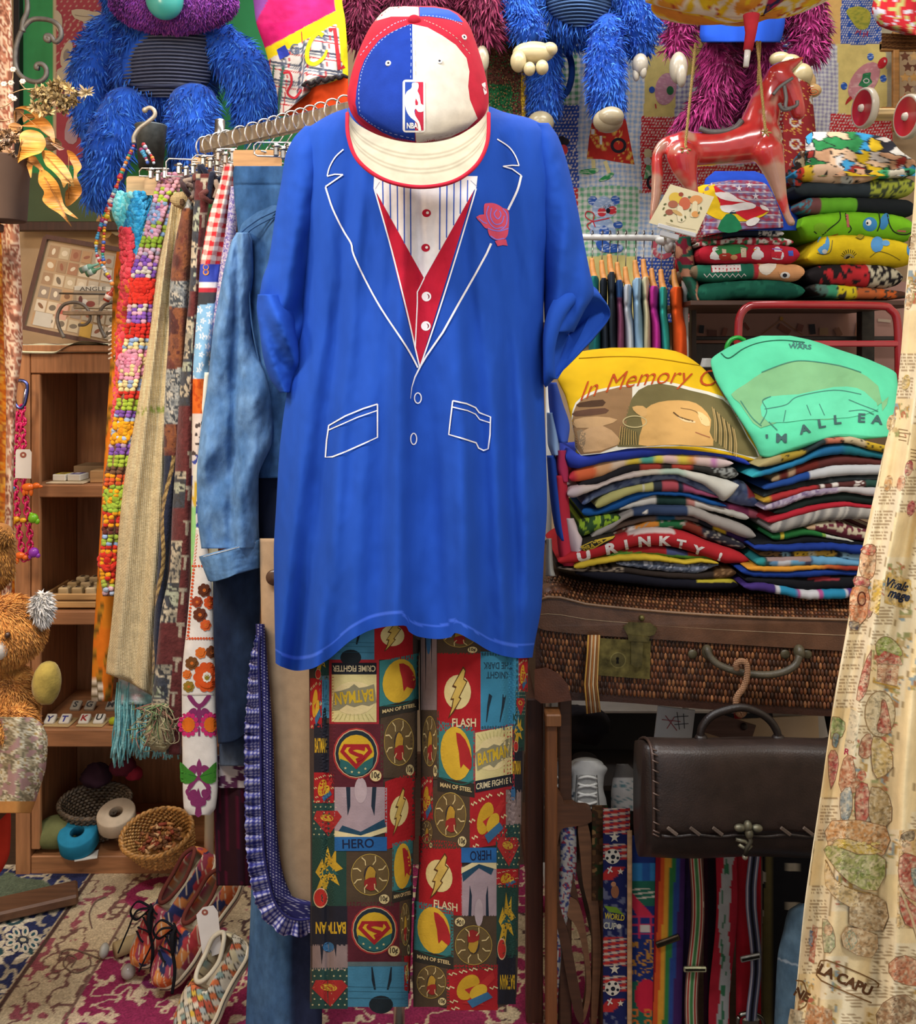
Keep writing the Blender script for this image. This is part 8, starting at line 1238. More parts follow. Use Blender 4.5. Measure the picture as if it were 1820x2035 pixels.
garment('red_dotted_cloth','dark red cloth with cream loops hanging right of the horse head','cloth',[(150,1565,1600),(180,1560,1612),(230,1556,1618),(280,1555,1622),(360,1558,1612)],2.86,.03,lambda x,y:put(put(flat('6c1a1c')(x,y),noise(x/2,y/2,4)>.82,'a8843c'),(np.abs(np.hypot((x%40)-20,(y%44)-22)-9)<2)&(noise(x/20,y/20)>.35),'a09c94'),'cloth',vf(.008,10,1),50,100)
garment('yellow_figured_cloth','olive and red figured cloth between the magenta plush legs','cloth',[(90,1440,1500),(140,1445,1500),(200,1448,1490),(240,1450,1485)],3.1,.02,blotch('7c7c3c',['8c2c34','9c8c4c','3c4c34'],9,.5),'cloth',vf(.004,12,1),40,60)
# ---- white rail with little coloured tops
wr=thing('white_rail','white tubular clothes rail with rounded corner behind the right shoulder of the jersey','clothes rack',(V3(1362,1,2.74).x,2.74,0))
q=smoothpts([(1090,470),(1200,472),(1300,473),(1325,479),(1345,498),(1357,530),(1361,580),(1362,700)],6); pts=P(q[:,0],q[:,1],2.74); bt=pts[-1].copy(); bt[2]=.02; mb=MB().tube(np.vstack([pts,bt]),.0095,lin('bcbcb8'),12); mb.build('tube_frame','plastic',wr); bt0=P(1090,470,2.74); b2_=bt0.copy(); b2_[2]=.02; MB().tube([bt0,b2_],.0095,lin('bcbcb8'),12).build('leg','plastic',wr); MB().box(bt,(.03,.16,.03),lin('a8a8a4'),None,.006).build('foot','plastic',wr); MB().box(b2_,(.03,.16,.03),lin('a8a8a4'),None,.006).build('foot','plastic',wr)
MB().ball(P(1320,478,2.72),(.028,.02,.016),lin('c0c0bc'),10,nz=.6).ball(P(1328,490,2.72),(.014,.016,.02),lin('b4b4b0'),8,nz=.5).build('corner_clip','plastic',wr)
HD=[(1168,1192,548,'1c6a6c','teal'),(1190,1208,552,'232a34','charcoal'),(1205,1224,540,'2a323c','slate grey'),(1220,1240,556,'2c4a78','blue and mauve'),(1235,1258,565,'bcc4cc','white'),(1254,1278,552,'8cb0cc','pale blue'),(1272,1292,550,'c4bc98','cream'),(1286,1312,568,'b0308c','magenta'),(1306,1328,570,'2f9c90','turquoise'),(1328,1360,570,'d4501c','orange')]
for i,(x0_,x1_,y0_,c,nm)in enumerate(HD):
    m_=(x0_+x1_)/2; Y=2.735-.0*i; wdt=x1_-x0_
    col=c if nm!='blue and mauve' else(lambda x,y:put(flat('2c4a78')(x,y),y>590,'7a4460'))
    garment('child_top','small %s hooded top on the white rail%s'%(nm,', nearest the jersey sleeve' if i==0 else ', last on the right' if i==9 else ''),'top',[(y0_,m_-.22*wdt,m_+.32*wdt),(y0_+10,m_-.42*wdt,m_+.42*wdt),(y0_+35,m_-.4*wdt,m_+.42*wdt),(y0_+48,m_-.36*wdt,m_+.40*wdt),(y0_+85,m_-.40*wdt+1.5*i*.3,m_+.6*wdt),(y0_+180,m_-.45*wdt+i*.5,m_+.72*wdt)],Y,.10,col,'cloth',lambda x,y:.008*np.sin(x/4.+y/40.)+.012*np.exp(-((y-(y0_+44))/5)**2),40,60,group='small tops hanging on the white rail')
    hx=m_-.1*wdt; mb=MB(); q=smoothpts([(hx-2,y0_-34,Y-.03),(hx,y0_-10,Y-.04),(hx+4,y0_+6,Y-.05)],5); mb.tube(P(q[:,0],q[:,1],q[:,2]),[.007+.005*t_ for t_ in np.linspace(0,1,len(q))],lin('b87c3c'),8); h=thing('wooden_top_hanger','honey wooden hanger with wire hook carrying the %s top'%nm,'hanger',tuple(V3(hx,y0_,Y)),'little wooden hangers on the white rail'); mb.build('arm','oak',h)
    tt_=np.linspace(-2.4,1.5,12); R_=.016; c0_=P(hx,469,2.74); qq=[c0_+np.array([R_*.3*math.cos(a_+1.57),R_*math.cos(a_+1.57),R_*math.sin(a_+1.57)])for a_ in tt_][::-1]; MB().tube([c0_+np.array([0,0,-.014]),P(hx-1,y0_-34,Y-.03)],.0016,lin('7c7874'),5).tube(qq,.0016,lin('7c7874'),5).build('wire_hook','metal',h)
# ---- red tubular frame and green hook
rf_=thing('red_tubular_frame','red painted tubular metal frame standing behind the folded t-shirts','frame',(V3(1625,1,2.55).x,2.55,0))
q=smoothpts([(1466,720),(1467,660),(1470,630),(1484,611),(1510,606),(1620,606),(1745,608),(1770,616),(1783,640),(1786,720)],6); pts=P(q[:,0],q[:,1],2.55); e0=pts[0].copy(); e0[2]=.01; e1=pts[-1].copy(); e1[2]=.01; MB().tube(np.vstack([e0,pts,e1]),.0115,lin('941c24'),12).build('tube_frame','paint',rf_); pbox(rf_,'cross_bar',1466,1790,677,689,2.54,2.56,'a02c34','paint'); MB().ball(P(1466,694,2.53),(.022,.016,.014),lin('8c141c'),8,nz=.5).build('bolt','paint',rf_)
mb=MB(); q=smoothpts([(1446,705),(1444,690),(1452,676),(1466,671),(1480,677)],6); mb.tube(P(q[:,0],q[:,1],2.50),.0065,lin('1f9c38'),10); mb.build('green_hanger_hook','plastic',None,'bright green plastic hanger hook over the red frame','hanger'); pbox(shf,'dark_case',1378,1460,682,760,2.95,3.0,'2c2420','wood'); garment('white_cloth_edge','little bit of white cloth between the yellow and green t-shirts','cloth',[(712,1395,1415),(730,1390,1418)],2.38,.02,'b8b8b4','cloth',None,16,10)
# ================================================================ picture, ironwork and wall things at the upper left
pic=thing('green_picture','large dark-framed picture with a green field and white dogs on red','picture',tuple(V3(130,455,3.36)))
def kb(nm,x0,x1,y0,y1,Y0,Y1,c,m='wood',lb=None):return pbox(pic,nm,x0,x1,y0,y1,Y0,Y1,c,m,.002,lb)
kb('frame_rail',26,38,-30,452,3.33,3.37,'1c1a1e'); kb('frame_rail',26,470,440,458,3.33,3.37,'3a2018'); mb=MB(); xs=np.arange(38,640,3.); ys=np.arange(-30,442,3.); X,Yv=np.meshgrid(xs,ys)
C=mixc('2c8048','3c9c5c',fbm(X/22,Yv/60,3)); C=put(C,Yv>330+.2*X,'4a5a3c'); C=put(C,(X>104)&(X<225)&(Yv<330),'b8a888'); C=put(C,(X>110)&(X<225)&(Yv<330)&(X>110+.0*Yv),'9c3c48'); C=put(C,(X>110)&(X<225)&(Yv<160)&(np.sin(X/2.1+np.floor(Yv/6)*2)>.82)&(np.sin(Yv/1.5)>.2),'b8a08c'); C=put(C,(X>225)&(X<640)&(Yv<330),'2f8c50'); mb.grid(P1(X,Yv,3.362+0*X),C,flip=True)
p=Print(Flat(3.362),mb,Z(0,0,3.033),14,.003,.0006); DG='b8ac94'
p.poly([(430,62),(500,55),(560,70),(640,70),(660,90),(560,110),(600,150),(520,180),(500,130),(450,110)],DG,2); p.line([(450,90),(520,100),(600,95)],3,'6a5048',4); p.poly([(330,60),(370,90),(375,160),(360,200),(335,160)],DG,2); p.poly([(420,235),(440,290),(430,390),(400,415),(365,390),(370,310)],DG,2); p.ell(400,330,18,36,'8a8078',.2); p.poly([(345,420),(420,400),(460,470),(420,540),(350,520)],DG,2); p.poly([(400,740),(440,700),(470,820),(440,870),(390,840)],'a88c94',2); p.poly([(600,1290),(650,1270),(680,1400),(620,1440),(575,1360)],'b08850',2); p.poly([(640,1340),(720,1400),(700,1420),(650,1380)],'b8a888',2)
mb.build('canvas','paper',pic)
mb=MB()
def scroll(pts,r0,r1,Y):q=smoothpts(pts,8); mb.tube(P(q[:,0],q[:,1],Y),np.linspace(r0,r1,len(q)),lin('6c6862'),9)
zz_=lambda l:[(x/3.033,y/3.033)for x,y in l]
scroll(zz_([(150,-60),(165,20),(160,80),(140,130),(135,190)]),.007,.009,2.75); scroll(zz_([(285,225),(300,232),(292,245),(275,235),(280,215),(305,218),(330,250),(350,245),(368,215),(360,165),(320,130),(260,115),(190,120),(140,170),(110,230),(92,310),(95,400),(130,460),(190,490),(240,490),(275,460),(278,415),(255,388),(225,388),(218,408),(235,412)]),.0075,.0075,2.75); mb.build('iron_scroll_bracket','iron',None,'grey wrought-iron double scroll bracket in front of the green picture','bracket')
# ================================================================ printed curtain at the right
cu=thing('comic_curtain','bright cream curtain printed with storybook vignettes and lettering at the right edge','curtain',(V3(1720,1,1.36).x,1.36,.3))
def f_cur(x,y):u=x-interp(y,[400,900,1400,2035],[1815,1755,1655,1575]); k=interp(y,[400,1200,2035],[26,40,62]); return .016*np.sin(u/k*3.1+.6)+.010*np.sin(u/k*5.3+y/300.)+.008*(fbm(u/30,y/260,3)-.5)
sc_=Surf([(300,1822,1990),(470,1810,1990),(560,1801,2000),(700,1790,2010),(800,1779,2020),(900,1755,2040),(1000,1733,2050),(1100,1711,2070),(1200,1691,2080),(1300,1673,2090),(1400,1655,2100),(1500,1641,2110),(1600,1627,2120),(1700,1612,2130),(1800,1598,2140),(1900,1588,2150),(2080,1572,2160)],1.37,.045,f_cur)
def c_cur(x,y):
    u=x-interp(y,[400,900,1400,2035],[1815,1755,1655,1575]); C=mixc('e2d2ac','ecdebc',fbm(x/25,y/25,2)); bx=np.floor(u/46); by=np.floor((y+37*bx)/88); h_=_h(bx.astype(int),by.astype(int),3); uu=u%46; vv=(y+37*bx)%88
    C=np.where((h_>.55)[...,None],C*np.array([1.0,.93,.78]),C); tx=(h_<.34)&(uu>5)&(uu<40)&(np.sin(vv*1.05)>.3)&(noise(x/1.8,y/6,4)>.38); C=put(C,tx,'9c8462'); pic_=(h_>=.34)&(h_<.62)&(uu>6)&(uu<40)&(vv>10)&(vv<76); n=fbm(x/8,y/9,7); C=np.where((pic_&(n>.50))[...,None],pick(['b08c5c','b86a50','9c9c68','c0a878','b89450','8c9c9c','a87c58'],noise(x/13,y/14,9)),C); return put(C,(uu<1.2)&(h_>.3),'a08a64')
mb=MB(); sc_.mesh(mb,c_cur,260,560,False); cuc=mb.build('cloth','cloth',cu)
mb=MB(); pr=Print(sc_,mb,Z(1520,900,1.793),6,.0005,.0002)
_pp=pr.poly
def ink(q,col,smooth=0):
    K=lin(col); cream=lin('e8d8b4')
    def f(x,y):n=noise(x/4.5,y/5,3)*.6+noise(x/1.8,y/2,9)*.4; t=np.clip(.22+1.5*(n-.42),.08,.8)[...,None]; return(K*(1-t)+cream*t)*(1-.45*(noise(x/2.6+40,y/3,7)>.7))[...,None]
    _pp(q,f,smooth)
    if smooth:pr.line(q,1.8,'8c6a4c',smooth,True)
pr.poly=ink
def T(*a,**k):pr.text(*a,**k)
pr.poly([(335,400),(345,345),(380,325),(395,345),(392,420),(375,450),(345,440)],'cf9a70',2); pr.poly([(340,345),(365,325),(395,335),(385,365),(352,360)],'b8382c',2); pr.ell(352,398,4,6,'6a4030'); pr.ell(375,398,4,6,'6a4030'); pr.poly([(320,440),(370,450),(365,480),(318,470)],'b03a4c',2); pr.poly([(312,480),(365,480),(372,560),(340,610),(305,600),(300,540)],'cc7c4c',2); pr.ring(345,520,14,24,5,'6a3c30'); pr.poly([(300,600),(335,605),(330,632),(305,628)],'2c3050',2); pr.poly([(372,520),(385,560),(365,590)],'a83038',2)
pr.poly([(432,420),(522,455),(515,560),(425,535)],'cba43c'); T('Vivals',472,470,44,'2c3448',.25,.8,.04,.3,width=80); T('mage',476,515,44,'2c3448',.25,.9,.04,.3,width=80); pr.poly([(388,450),(420,455),(405,580),(372,560)],'cfa830')
pr.poly([(400,720),(395,680),(420,655),(450,660),(480,690),(490,720),(460,730),(420,725)],'8a9c3c',2); pr.poly([(395,735),(425,705),(480,725),(490,755),(400,750)],'b0382c'); pr.poly([(402,752),(478,758),(470,830),(398,820)],'b88460'); pr.poly([(430,770),(450,772),(448,815),(428,812)],'8c3428'); pr.line([(385,815),(480,840)],6,'b89448')
pr.ell(410,930,54,82,'c6b48c',.1); pr.ring(410,930,54,82,3,'9c8058'); pr.poly([(415,885),(425,880),(435,900),(450,980),(440,1000),(405,995),(400,970),(412,930)],'a8382c',2); pr.poly([(345,780),(380,700),(370,820),(350,870),(325,880)],'b04438',2); pr.poly([(305,910),(340,930),(320,1085),(280,1060)],'cfc4a4'); T('R',292,1065,30,'a8344c',.2,1,.03); T('CH',305,1030,16,'9c8058',.2)
pr.poly([(345,1020),(375,1000),(385,1060),(360,1090),(335,1075)],'a04a34',2); pr.poly([(385,1010),(440,1040),(455,1120),(400,1160),(380,1100)],'b89c58',2); pr.poly([(240,940),(285,960),(275,1010),(235,1020)],'7c9c58',2); pr.poly([(245,1000),(265,1005),(255,1050),(240,1040)],'4c7c94',2); pr.poly([(225,1080),(250,1060),(262,1110),(235,1200)],'b83c48',2)
pr.poly([(280,1090),(310,1080),(325,1150),(345,1190),(290,1220),(262,1180)],'a8603c',2); pr.ell(345,1150,16,20,'b8402c'); pr.poly([(268,1215),(305,1190),(312,1260),(295,1310),(270,1300)],'7c8c90',2); pr.poly([(325,1190),(365,1180),(375,1260),(360,1310),(325,1315)],'b03830',2); pr.poly([(380,1190),(440,1220),(450,1310),(400,1340),(370,1290)],'a08450',2)
pr.poly([(238,1310),(430,1330),(425,1430),(330,1460),(225,1400)],'c08444',2); pr.poly([(220,1400),(320,1400),(430,1450),(400,1560),(300,1530),(220,1440)],'8a9444',2); pr.poly([(240,1385),(300,1375),(420,1420),(330,1430)],'c0a034',2); [pr.ell(250+17*k,1395+7*math.sin(k*2.),9,6,'ccb03c')for k in range(10)]; [pr.ell(260+18*k,1470+5*k+9*math.sin(k*3.),10,9,'74883c')for k in range(8)]
pr.line([(215,1450),(250,1520),(300,1550),(400,1580)],5,'8c7040',6); pr.poly([(218,1455),(250,1520),(300,1550),(330,1565),(325,1620),(270,1600),(215,1540)],'cdb078',2); pr.poly([(330,1570),(430,1600),(420,1700),(300,1680)],'9c7c50',2); pr.poly([(290,1690),(400,1720),(380,1800),(280,1760)],'a88458',2); pr.poly([(280,1720),(310,1700),(330,1740),(300,1775)],'5c7c64',2); pr.poly([(205,1660),(240,1690),(250,1760),(210,1780)],'9ca478',2); pr.ell(225,1700,16,20,'c49c74')
pr.poly([(170,1680),(188,1690),(175,1820),(155,1810)],'b0543c'); pr.poly([(160,1700),(172,1705),(168,1760),(155,1750)],'4c6c94')
pr.line([(190,1830),(220,1808),(390,1880),(400,1905)],5,'7c5c38',3); pr.line([(188,1835),(200,1880),(380,1960)],5,'7c5c38',3); T('LA CAPU',286,1878,50,'5c3c24',.42,1,.04,width=205); pr.line([(110,1880),(140,1890),(150,1960),(120,1985)],5,'7c5c38',3); T('NE',132,1930,44,'5c3c24',.5,1,.04); pr.poly([(150,1960),(240,1985),(240,2040),(140,2040)],'b8743c'); pr.poly([(90,1980),(135,1990),(125,2040),(80,2040)],'b8a888')
pr.poly([(478,1345),(540,1340),(560,1700),(470,1690)],'c8a468'); pr.poly([(485,1360),(530,1345),(530,1380),(490,1385)],'4c3828',2); pr.ell(505,1405,18,24,'cc9c74'); pr.poly([(480,1440),(520,1430),(560,1470),(540,1600),(480,1540)],'a83830',2); pr.poly([(520,1480),(560,1490),(560,1560),(530,1540)],'4c7480',2); pr.poly([(478,1580),(540,1620),(560,1690),(500,1680)],'b4342c',2); pr.line([(480,1550),(520,1650),(545,1730)],8,'d0b890'); pr.poly([(440,1820),(500,1790),(560,1830),(560,1900),(460,1880)],'b8603c',2); pr.poly([(420,1960),(500,1930),(560,1990),(560,2040),(400,2040)],'8c6444',2)
pr.tf=Z(1520,400,1.0)
for k in range(70):
    r_=random.Random(k*7+1); y=r_.uniform(60,1600); l=float(sc_.lr(np.array(400+y))[0]); x=l-1520+r_.uniform(8,200)
    if 500<y:continue
    [pr.line([(x,y+7*j),(x+r_.uniform(12,26),y+7*j+3)],2,'8c7450')for j in range(4)]
for x,y,c in((1805,600,'b88c5c'),(1800,760,'c0a040'),(1812,480,'a88c64'),(1790,960,'b8643c'),(1810,1010,'b03048'),(1806,930,'a83444'),(1765,960,'c08c50'),(1770,840,'b89c6c')):pr.ell(x-1520,y-400,8,16,c,.2)
mb.build('printed_vignettes','cloth',cuc,'storybook figures, house and lettering')
# ================================================================ left edge drapes, pot and dried plant
def c_flo(x,y):n=fbm(x/10,y/14,3); return pick(['8c5a44','b09078','7c4838','c0a890','9c6a54','6c4434','b89c8c'],np.clip(noise(x/8,y/12,5)*.6+n*.6-.1,0,.99))
garment('floral_drape','narrow rose and cream floral drape hanging down the left edge','curtain',[(-30,-20,22),(150,-16,26),(300,-12,29),(450,2,38),(600,6,44),(680,8,45),(800,12,32),(1000,10,26),(1150,4,24),(1260,-10,20)],2.25,.02,c_flo,'cloth',vf(.006,8,2),40,300)
garment('orange_drape','orange autumn-patterned drape hanging at the far left edge','curtain',[(330,-60,12),(500,-60,14),(700,-60,20),(900,-60,26),(1060,-60,28),(1200,-60,30)],2.32,.03,lambda x,y:pick(['cc6c1c','d88424','b4541c','d89c3c','a05c2c','c87430'],np.clip(fbm(x/9,y/16,5)*1.5-.25,0,.99)),'cloth',vf(.008,14,2),40,200)  # oranges and browns mottled into the cloth's own colour
pot=P(10,440,2.1); rp=1/F*2.1; MB().lathe(pot,[(.001,0),(38*rp,0),(40*rp,2*rp),(47*rp,125*rp),(49*rp,127*rp),(44*rp,128*rp),(42*rp,110*rp),(.001,108*rp)],lin('4c3a30'),40).build('brown_pot','plain',None,'dull brown tapered flower pot holding the dried arrangement at the left edge','pot')
dp=thing('dried_arrangement','dried arrangement of large tan leaves and brown flower heads in the brown pot','dried plant',tuple(P(20,318,2.1))); zl=Z(0,130,6.167)
LV=[([(180,530),(300,495),(430,530),(520,620),(600,690),(660,800),(670,950),(620,900),(520,800),(420,760),(270,745),(350,690),(430,640),(360,570),(270,530)],'b4803c',2.08),([(235,870),(300,800),(400,790),(500,830),(550,900),(560,980),(500,1070),(380,1110),(250,1170),(160,1260),(200,1130),(260,1030)],'c08c3c',2.05),([(300,1140),(420,1110),(470,1170),(550,1300),(490,1290),(440,1230),(400,1230),(380,1380),(340,1270)],'b07838',2.08),([(510,1060),(600,1045),(700,1110),(800,1220),(870,1340),(910,1490),(830,1440),(780,1500),(740,1400),(640,1290),(560,1220)],'c4934a',2.05),([(490,1280),(560,1290),(650,1370),(720,1470),(760,1620),(800,1730),(960,1880),(820,1820),(780,1800),(880,1980),(740,1830),(600,1740),(520,1650),(540,1550),(470,1430)],'b87e36',2.07),([(820,1040),(900,1070),(960,1150),(1000,1250),(940,1350),(1000,1500),(980,1600),(820,1730),(800,1560),(870,1470),(900,1380),(900,1250),(850,1150)],'b47a34',2.10),([(170,545),(280,530),(290,600),(230,660),(180,720),(165,640)],'6c5038',2.11),([(100,740),(170,700),(270,740),(250,800),(190,830),(140,800)],'a07444',2.08),([(280,620),(330,590),(400,600),(430,640),(350,660),(290,700)],'9c6c38',2.10),([(620,950),(720,980),(790,1020),(730,1040),(690,1010)],'c0a898',2.06),([(560,880),(700,900),(760,980),(640,1050),(560,1000)],'5c4028',2.12)]
for q,c,Y in LV:
    q=zl(smoothpts(q,4,True)); m_=q.mean(0); mb=MB(); fY=lambda p:Y+.00002*((p[:,0]-m_[0])**2)+.010*np.sin(p[:,1]/12.)
    o_=mb.plate(q,lambda p:P1(p[:,0],p[:,1],fY(p)),lambda p:P1(p[:,0],p[:,1],fY(p)+.002),lin(c)); mx=max(range(len(q)),key=lambda i:np.hypot(*(q[i]-q[0]))); ve=np.linspace(q[0],q[mx],8)*.75+m_*.25; mb.tube(P1(ve[:,0],ve[:,1],fY(ve)-.001),.0012,lin('8c5c28'),5); mb.build('leaf','leaf',dp)
mb=MB(); r=np.random.RandomState(2)
def petals(cxp,cyp,n,ln_,cols,Y,sp=1,w_=.0035):
    for k in range(n):
        d=r.normal(size=3); d[1]=-abs(d[1])*.5; d/=np.linalg.norm(d); c=P(cxp,cyp,Y); L_=ln_*(.6+.6*r.rand())*Y/F; p2=c+d*L_; sd=np.cross(d,r.normal(size=3)); sd/=np.linalg.norm(sd); m_=c+d*L_*.6; mb.add([c-sd*w_*.3,c+sd*w_*.3,m_+sd*w_,m_-sd*w_,p2],[np.array([[0,1,2,3]]),np.array([[3,2,4]])],lin(cols[r.randint(len(cols))]))
TN=['a08a5c','8c7650','b49c6c','786040','a89468']
for k in range(46):a_=r.rand()*6.28; q=r.rand()**.5; petals(108+46*q*math.cos(a_),196+30*q*math.sin(a_)-.1*(46*q*math.cos(a_)),22,14,TN,2.06+.05*r.rand())
petals(172,184,36,20,['b8a888','a89878','c0b090'],2.04,w_=.003)
for k in range(16):petals(-5+40*r.rand(),262+50*r.rand(),22,13,['8c6c4c','a88c6c','5c4430','b89c84','6c5038'],2.05+.04*r.rand())
mb.build('flower_heads','leaf',dp,'shaggy brown dried flower heads',kind='stuff')
mb=MB()
for x,y in((8,167),(22,165),(26,138),(45,162),(28,196),(22,192)):
    for k in range(6):mb.ball(P(x+3.5*math.cos(k*1.05),y+3*math.sin(k*1.05),2.04),(.0035,.003,.003),lin('cfc4b4'),5)
for q in([(67,176),(45,178),(22,186)],[(26,143),(24,160),(10,170)],[(28,198),(12,210),(-5,214)],[(40,165),(50,176),(60,178)],[(26,236),(10,240),(-5,238)]):q=smoothpts(q,4); mb.tube(P(q[:,0],q[:,1],2.05),.0012,lin('8c7454'),5)
mb.build('white_florets','leaf',dp,'thin twigs with tiny white florets')
# tin bucket between plush legs, hook and bead strand
bq=P(300,335,2.72); MB().lathe(bq,[(.001,.05),(.034,.05),(.035,0),(.046,.125),(.048,.127),(.046,.13),(.041,.125),(.034,.01)],lin('5c6468'),28).build('tin_bucket','iron',None,'small grey tin bucket half hidden between the blue plush legs','bucket')
mb=MB(); q=smoothpts([(266,284),(266,272),(276,256),(294,242),(307,230),(306,219),(297,214),(287,219)],6); mb.tube(P(q[:,0],q[:,1],2.40),.0055,lin('a8a090'),9); mb.ball(P(288,219,2.40),.0075,lin('98907c'),8); mb.build('curled_hook','iron',None,'off-white curled iron hook holding the bead strand','hook')
bd=thing('bead_strand','long strand of multicoloured glass beads with tiny bottle charms','necklace',tuple(P(215,600,2.36))); BC=['c87020','b02c34','3c8cb0','c8a81c','8c2c5c','2c8c6c','c8c4c0','3c5cac','d0843c','a8b4c0']; r=np.random.RandomState(11)
for pth,n in(([(266,288),(262,298),(245,335),(230,375),(215,410),(205,435),(195,465),(191,490),(194,510),(206,532),(216,550),(224,566)],58),([(222,400),(214,425),(208,450),(206,480),(204,505),(207,525)],22),([(284,285),(292,298),(302,312),(306,326)],9),([(280,296),(288,310),(294,325)],7)):
    q=smoothpts(pth,12); L_=np.concatenate([[0],np.cumsum(np.hypot(*np.diff(q,axis=0).T))]); t_=(np.arange(n)+.5)/n*L_[-1]; X_=np.interp(t_,L_,q[:,0]); Y_=np.interp(t_,L_,q[:,1])
    for x,y in zip(X_,Y_):MB().ball(P(x,y,2.36),(.0038+.0022*r.rand())*(1.3 if y<440 and r.rand()>.7 else 1),lin(BC[r.randint(10)]),6).build('bead','plastic',bd)
for(x0_,y0_,x1_,y1_,c,c2)in((196,524,160,538,'6c9c84','a8b8ac'),(200,532,172,545,'4c7c5c','a0b0a4'),(225,572,210,598,'8c2c1c','b8a8a0')):a_=P(x0_,y0_,2.35); b_=P(x1_,y1_,2.35); MB().tube([a_,a_+(b_-a_)*.3,a_+(b_-a_)*.45,b_],[.003,.0035,.0085,.0085],lin(c),12).tube([a_+(b_-a_)*.55,a_+(b_-a_)*.85],.0089,lin(c2),12).build('bottle_charm','plastic',bd)
# ---- pink chain with charms
cn=thing('pink_charm_chain','bright pink plastic chain with animal charms hanging from a blue carabiner','chain',tuple(P(45,1115,2.72))); Yc_=2.72
mb=MB(); q=smoothpts([(30,765),(34,757),(46,757),(54,765),(53,785),(48,805),(40,811),(31,803),(29,785)],6,True); mb.tube(P(q[:,0],q[:,1],Yc_),.0052,lin('5c68b0'),8); mb.tube([P(51,773,Yc_-.002),P(47,802,Yc_-.002)],.004,lin('a8a4b4'),8); mb.build('carabiner','metal',cn,'blue metal carabiner'); MB().tube([P(40,758,2.715),P(40,757,2.787)],.003,lin('6a6660'),6).build('nail','metal',cn)
def link(x,y,ang,k,col='c41c5c'):
    t_=np.arange(14)/14*6.283; a_,b_=5.8,8.2; lx=a_*np.cos(t_); ly=b_*np.sin(t_); sq=1 if k%2==0 else .35; X_=x+lx*sq*math.cos(ang)-ly*math.sin(ang); Y_=y+lx*sq*math.sin(ang)+ly*math.cos(ang); dpt=Yc_+(.0 if k%2==0 else 1)*lx/F*2*.95; MB().tube(np.vstack([P1(X_,Y_,dpt),P1(X_[:1],Y_[:1],dpt[:1]if np.ndim(dpt)else np.array([Yc_]))])if k%2 else np.vstack([P(X_,Y_,Yc_),P(X_[:1],Y_[:1],Yc_)]),.003,lin(col),6).build('chain_link','plastic',cn)
for pth in([(36,838),(32,880),(28,930),(32,990),(36,1040),(42,1085),(48,1108)],[(42,838),(46,880),(44,930),(50,985),(56,1035),(60,1075),(56,1105)],[(36,815),(33,838)],[(44,812),(46,838)]):
    q=smoothpts(pth,10); L_=np.concatenate([[0],np.cumsum(np.hypot(*np.diff(q,axis=0).T))]); n=max(2,int(L_[-1]/11))
    for k in range(n+1):t_=L_[-1]*k/n; x=np.interp(t_,L_,q[:,0]); y=np.interp(t_,L_,q[:,1]); link(x,y,.06,k)
def charm(lst,col,lb):
    mb=MB()
    for x,y,rx,ry in lst:mb.ball(P(x,y,Yc_-.008),(rx*Yc_/F,min(rx,ry)*Yc_/F*.8,ry*Yc_/F),lin(col),10)
    mb.build('animal_charm','plastic',cn,lb)
charm([(56,968,13,8),(72,965,8,6),(80,967,5,3),(48,978,4,8),(62,978,4,8),(54,977,3,7)],'d4641c','orange elephant charm'); charm([(20,975,8,8),(13,979,5,4),(26,970,4,4)],'3c80c0','sky blue charm'); charm([(66,1030,10,10),(74,1036,5,6),(62,1022,4,4)],'6cb01c','lime green frog charm'); charm([(26,1035,7,9),(33,1032,6,6),(46,1034,7,5)],'cc9418','yellow charm'); charm([(40,1104,10,7),(34,1114,4,7),(50,1108,6,5)],'d4601c','orange elephant charm at the bottom'); charm([(67,1098,10,10),(75,1104,5,5),(60,1106,4,5)],'8c34b0','violet charm'); charm([(20,912,8,7),(14,917,4,4)],'b8302c','red charm')
def ptag(q,Y,lb,hole,bend=0,cc='cfcbc6'):
    mb=MB(); mb.plate(q,lambda p:P1(p[:,0],p[:,1],Y+0*p[:,0]),lambda p:P1(p[:,0],p[:,1],Y+.0015+0*p[:,0]),lin(cc)); p=Print(Flat(Y),mb,off=.0008); p.ell(hole[0],hole[1],6.5,6,'8c4c3c'); p.ell(hole[0],hole[1],2.4,2.2,'c8b8a8'); return mb.build('paper_tag','paper',None,lb,'price tag')
ptag([(33,893),(59,893),(63,899),(62,951),(30,950),(31,898)],2.69,'blank white price tag with red eyelet on the pink chain',(46,904))
# ---- teddy bears
def fuzzy(name,lb,ell,cols,base,ln_,n,seed,extra=None,w_=.0022,comb=(0,0,-1)):
    t=thing(name,lb,'teddy bear',tuple(ell[0][0])); mb=MB(); [mb.ball(c,np.asarray(r3)*.97,lin(base),18)for c,r3,_ in ell]; bo=mb.build('body','fur',t); f=MB(); fur(f,ell,n,ln_,cols,w_,comb,seed); f.build('plush_pile','fur',bo,kind='stuff'); return t
yt=1.98; e_=lambda x,y,rx,ry,dy=0.,d_=None:(P(x,y,yt+dy),np.array((rx*yt/F,(d_ or min(rx,ry))*yt/F,ry*yt/F)),None)
OR=['c08440','b47434','cc9450','a86c34','c88c48']
tb_=fuzzy('teddy_bear','orange-tan teddy bear with a white ear wearing a floral skirt at the left edge',[e_(18,1250,66,68),e_(20,1385,55,70,.02),e_(26,1440,44,40,-.03)],OR,'b07838',.013,30000,5,w_=.0014)
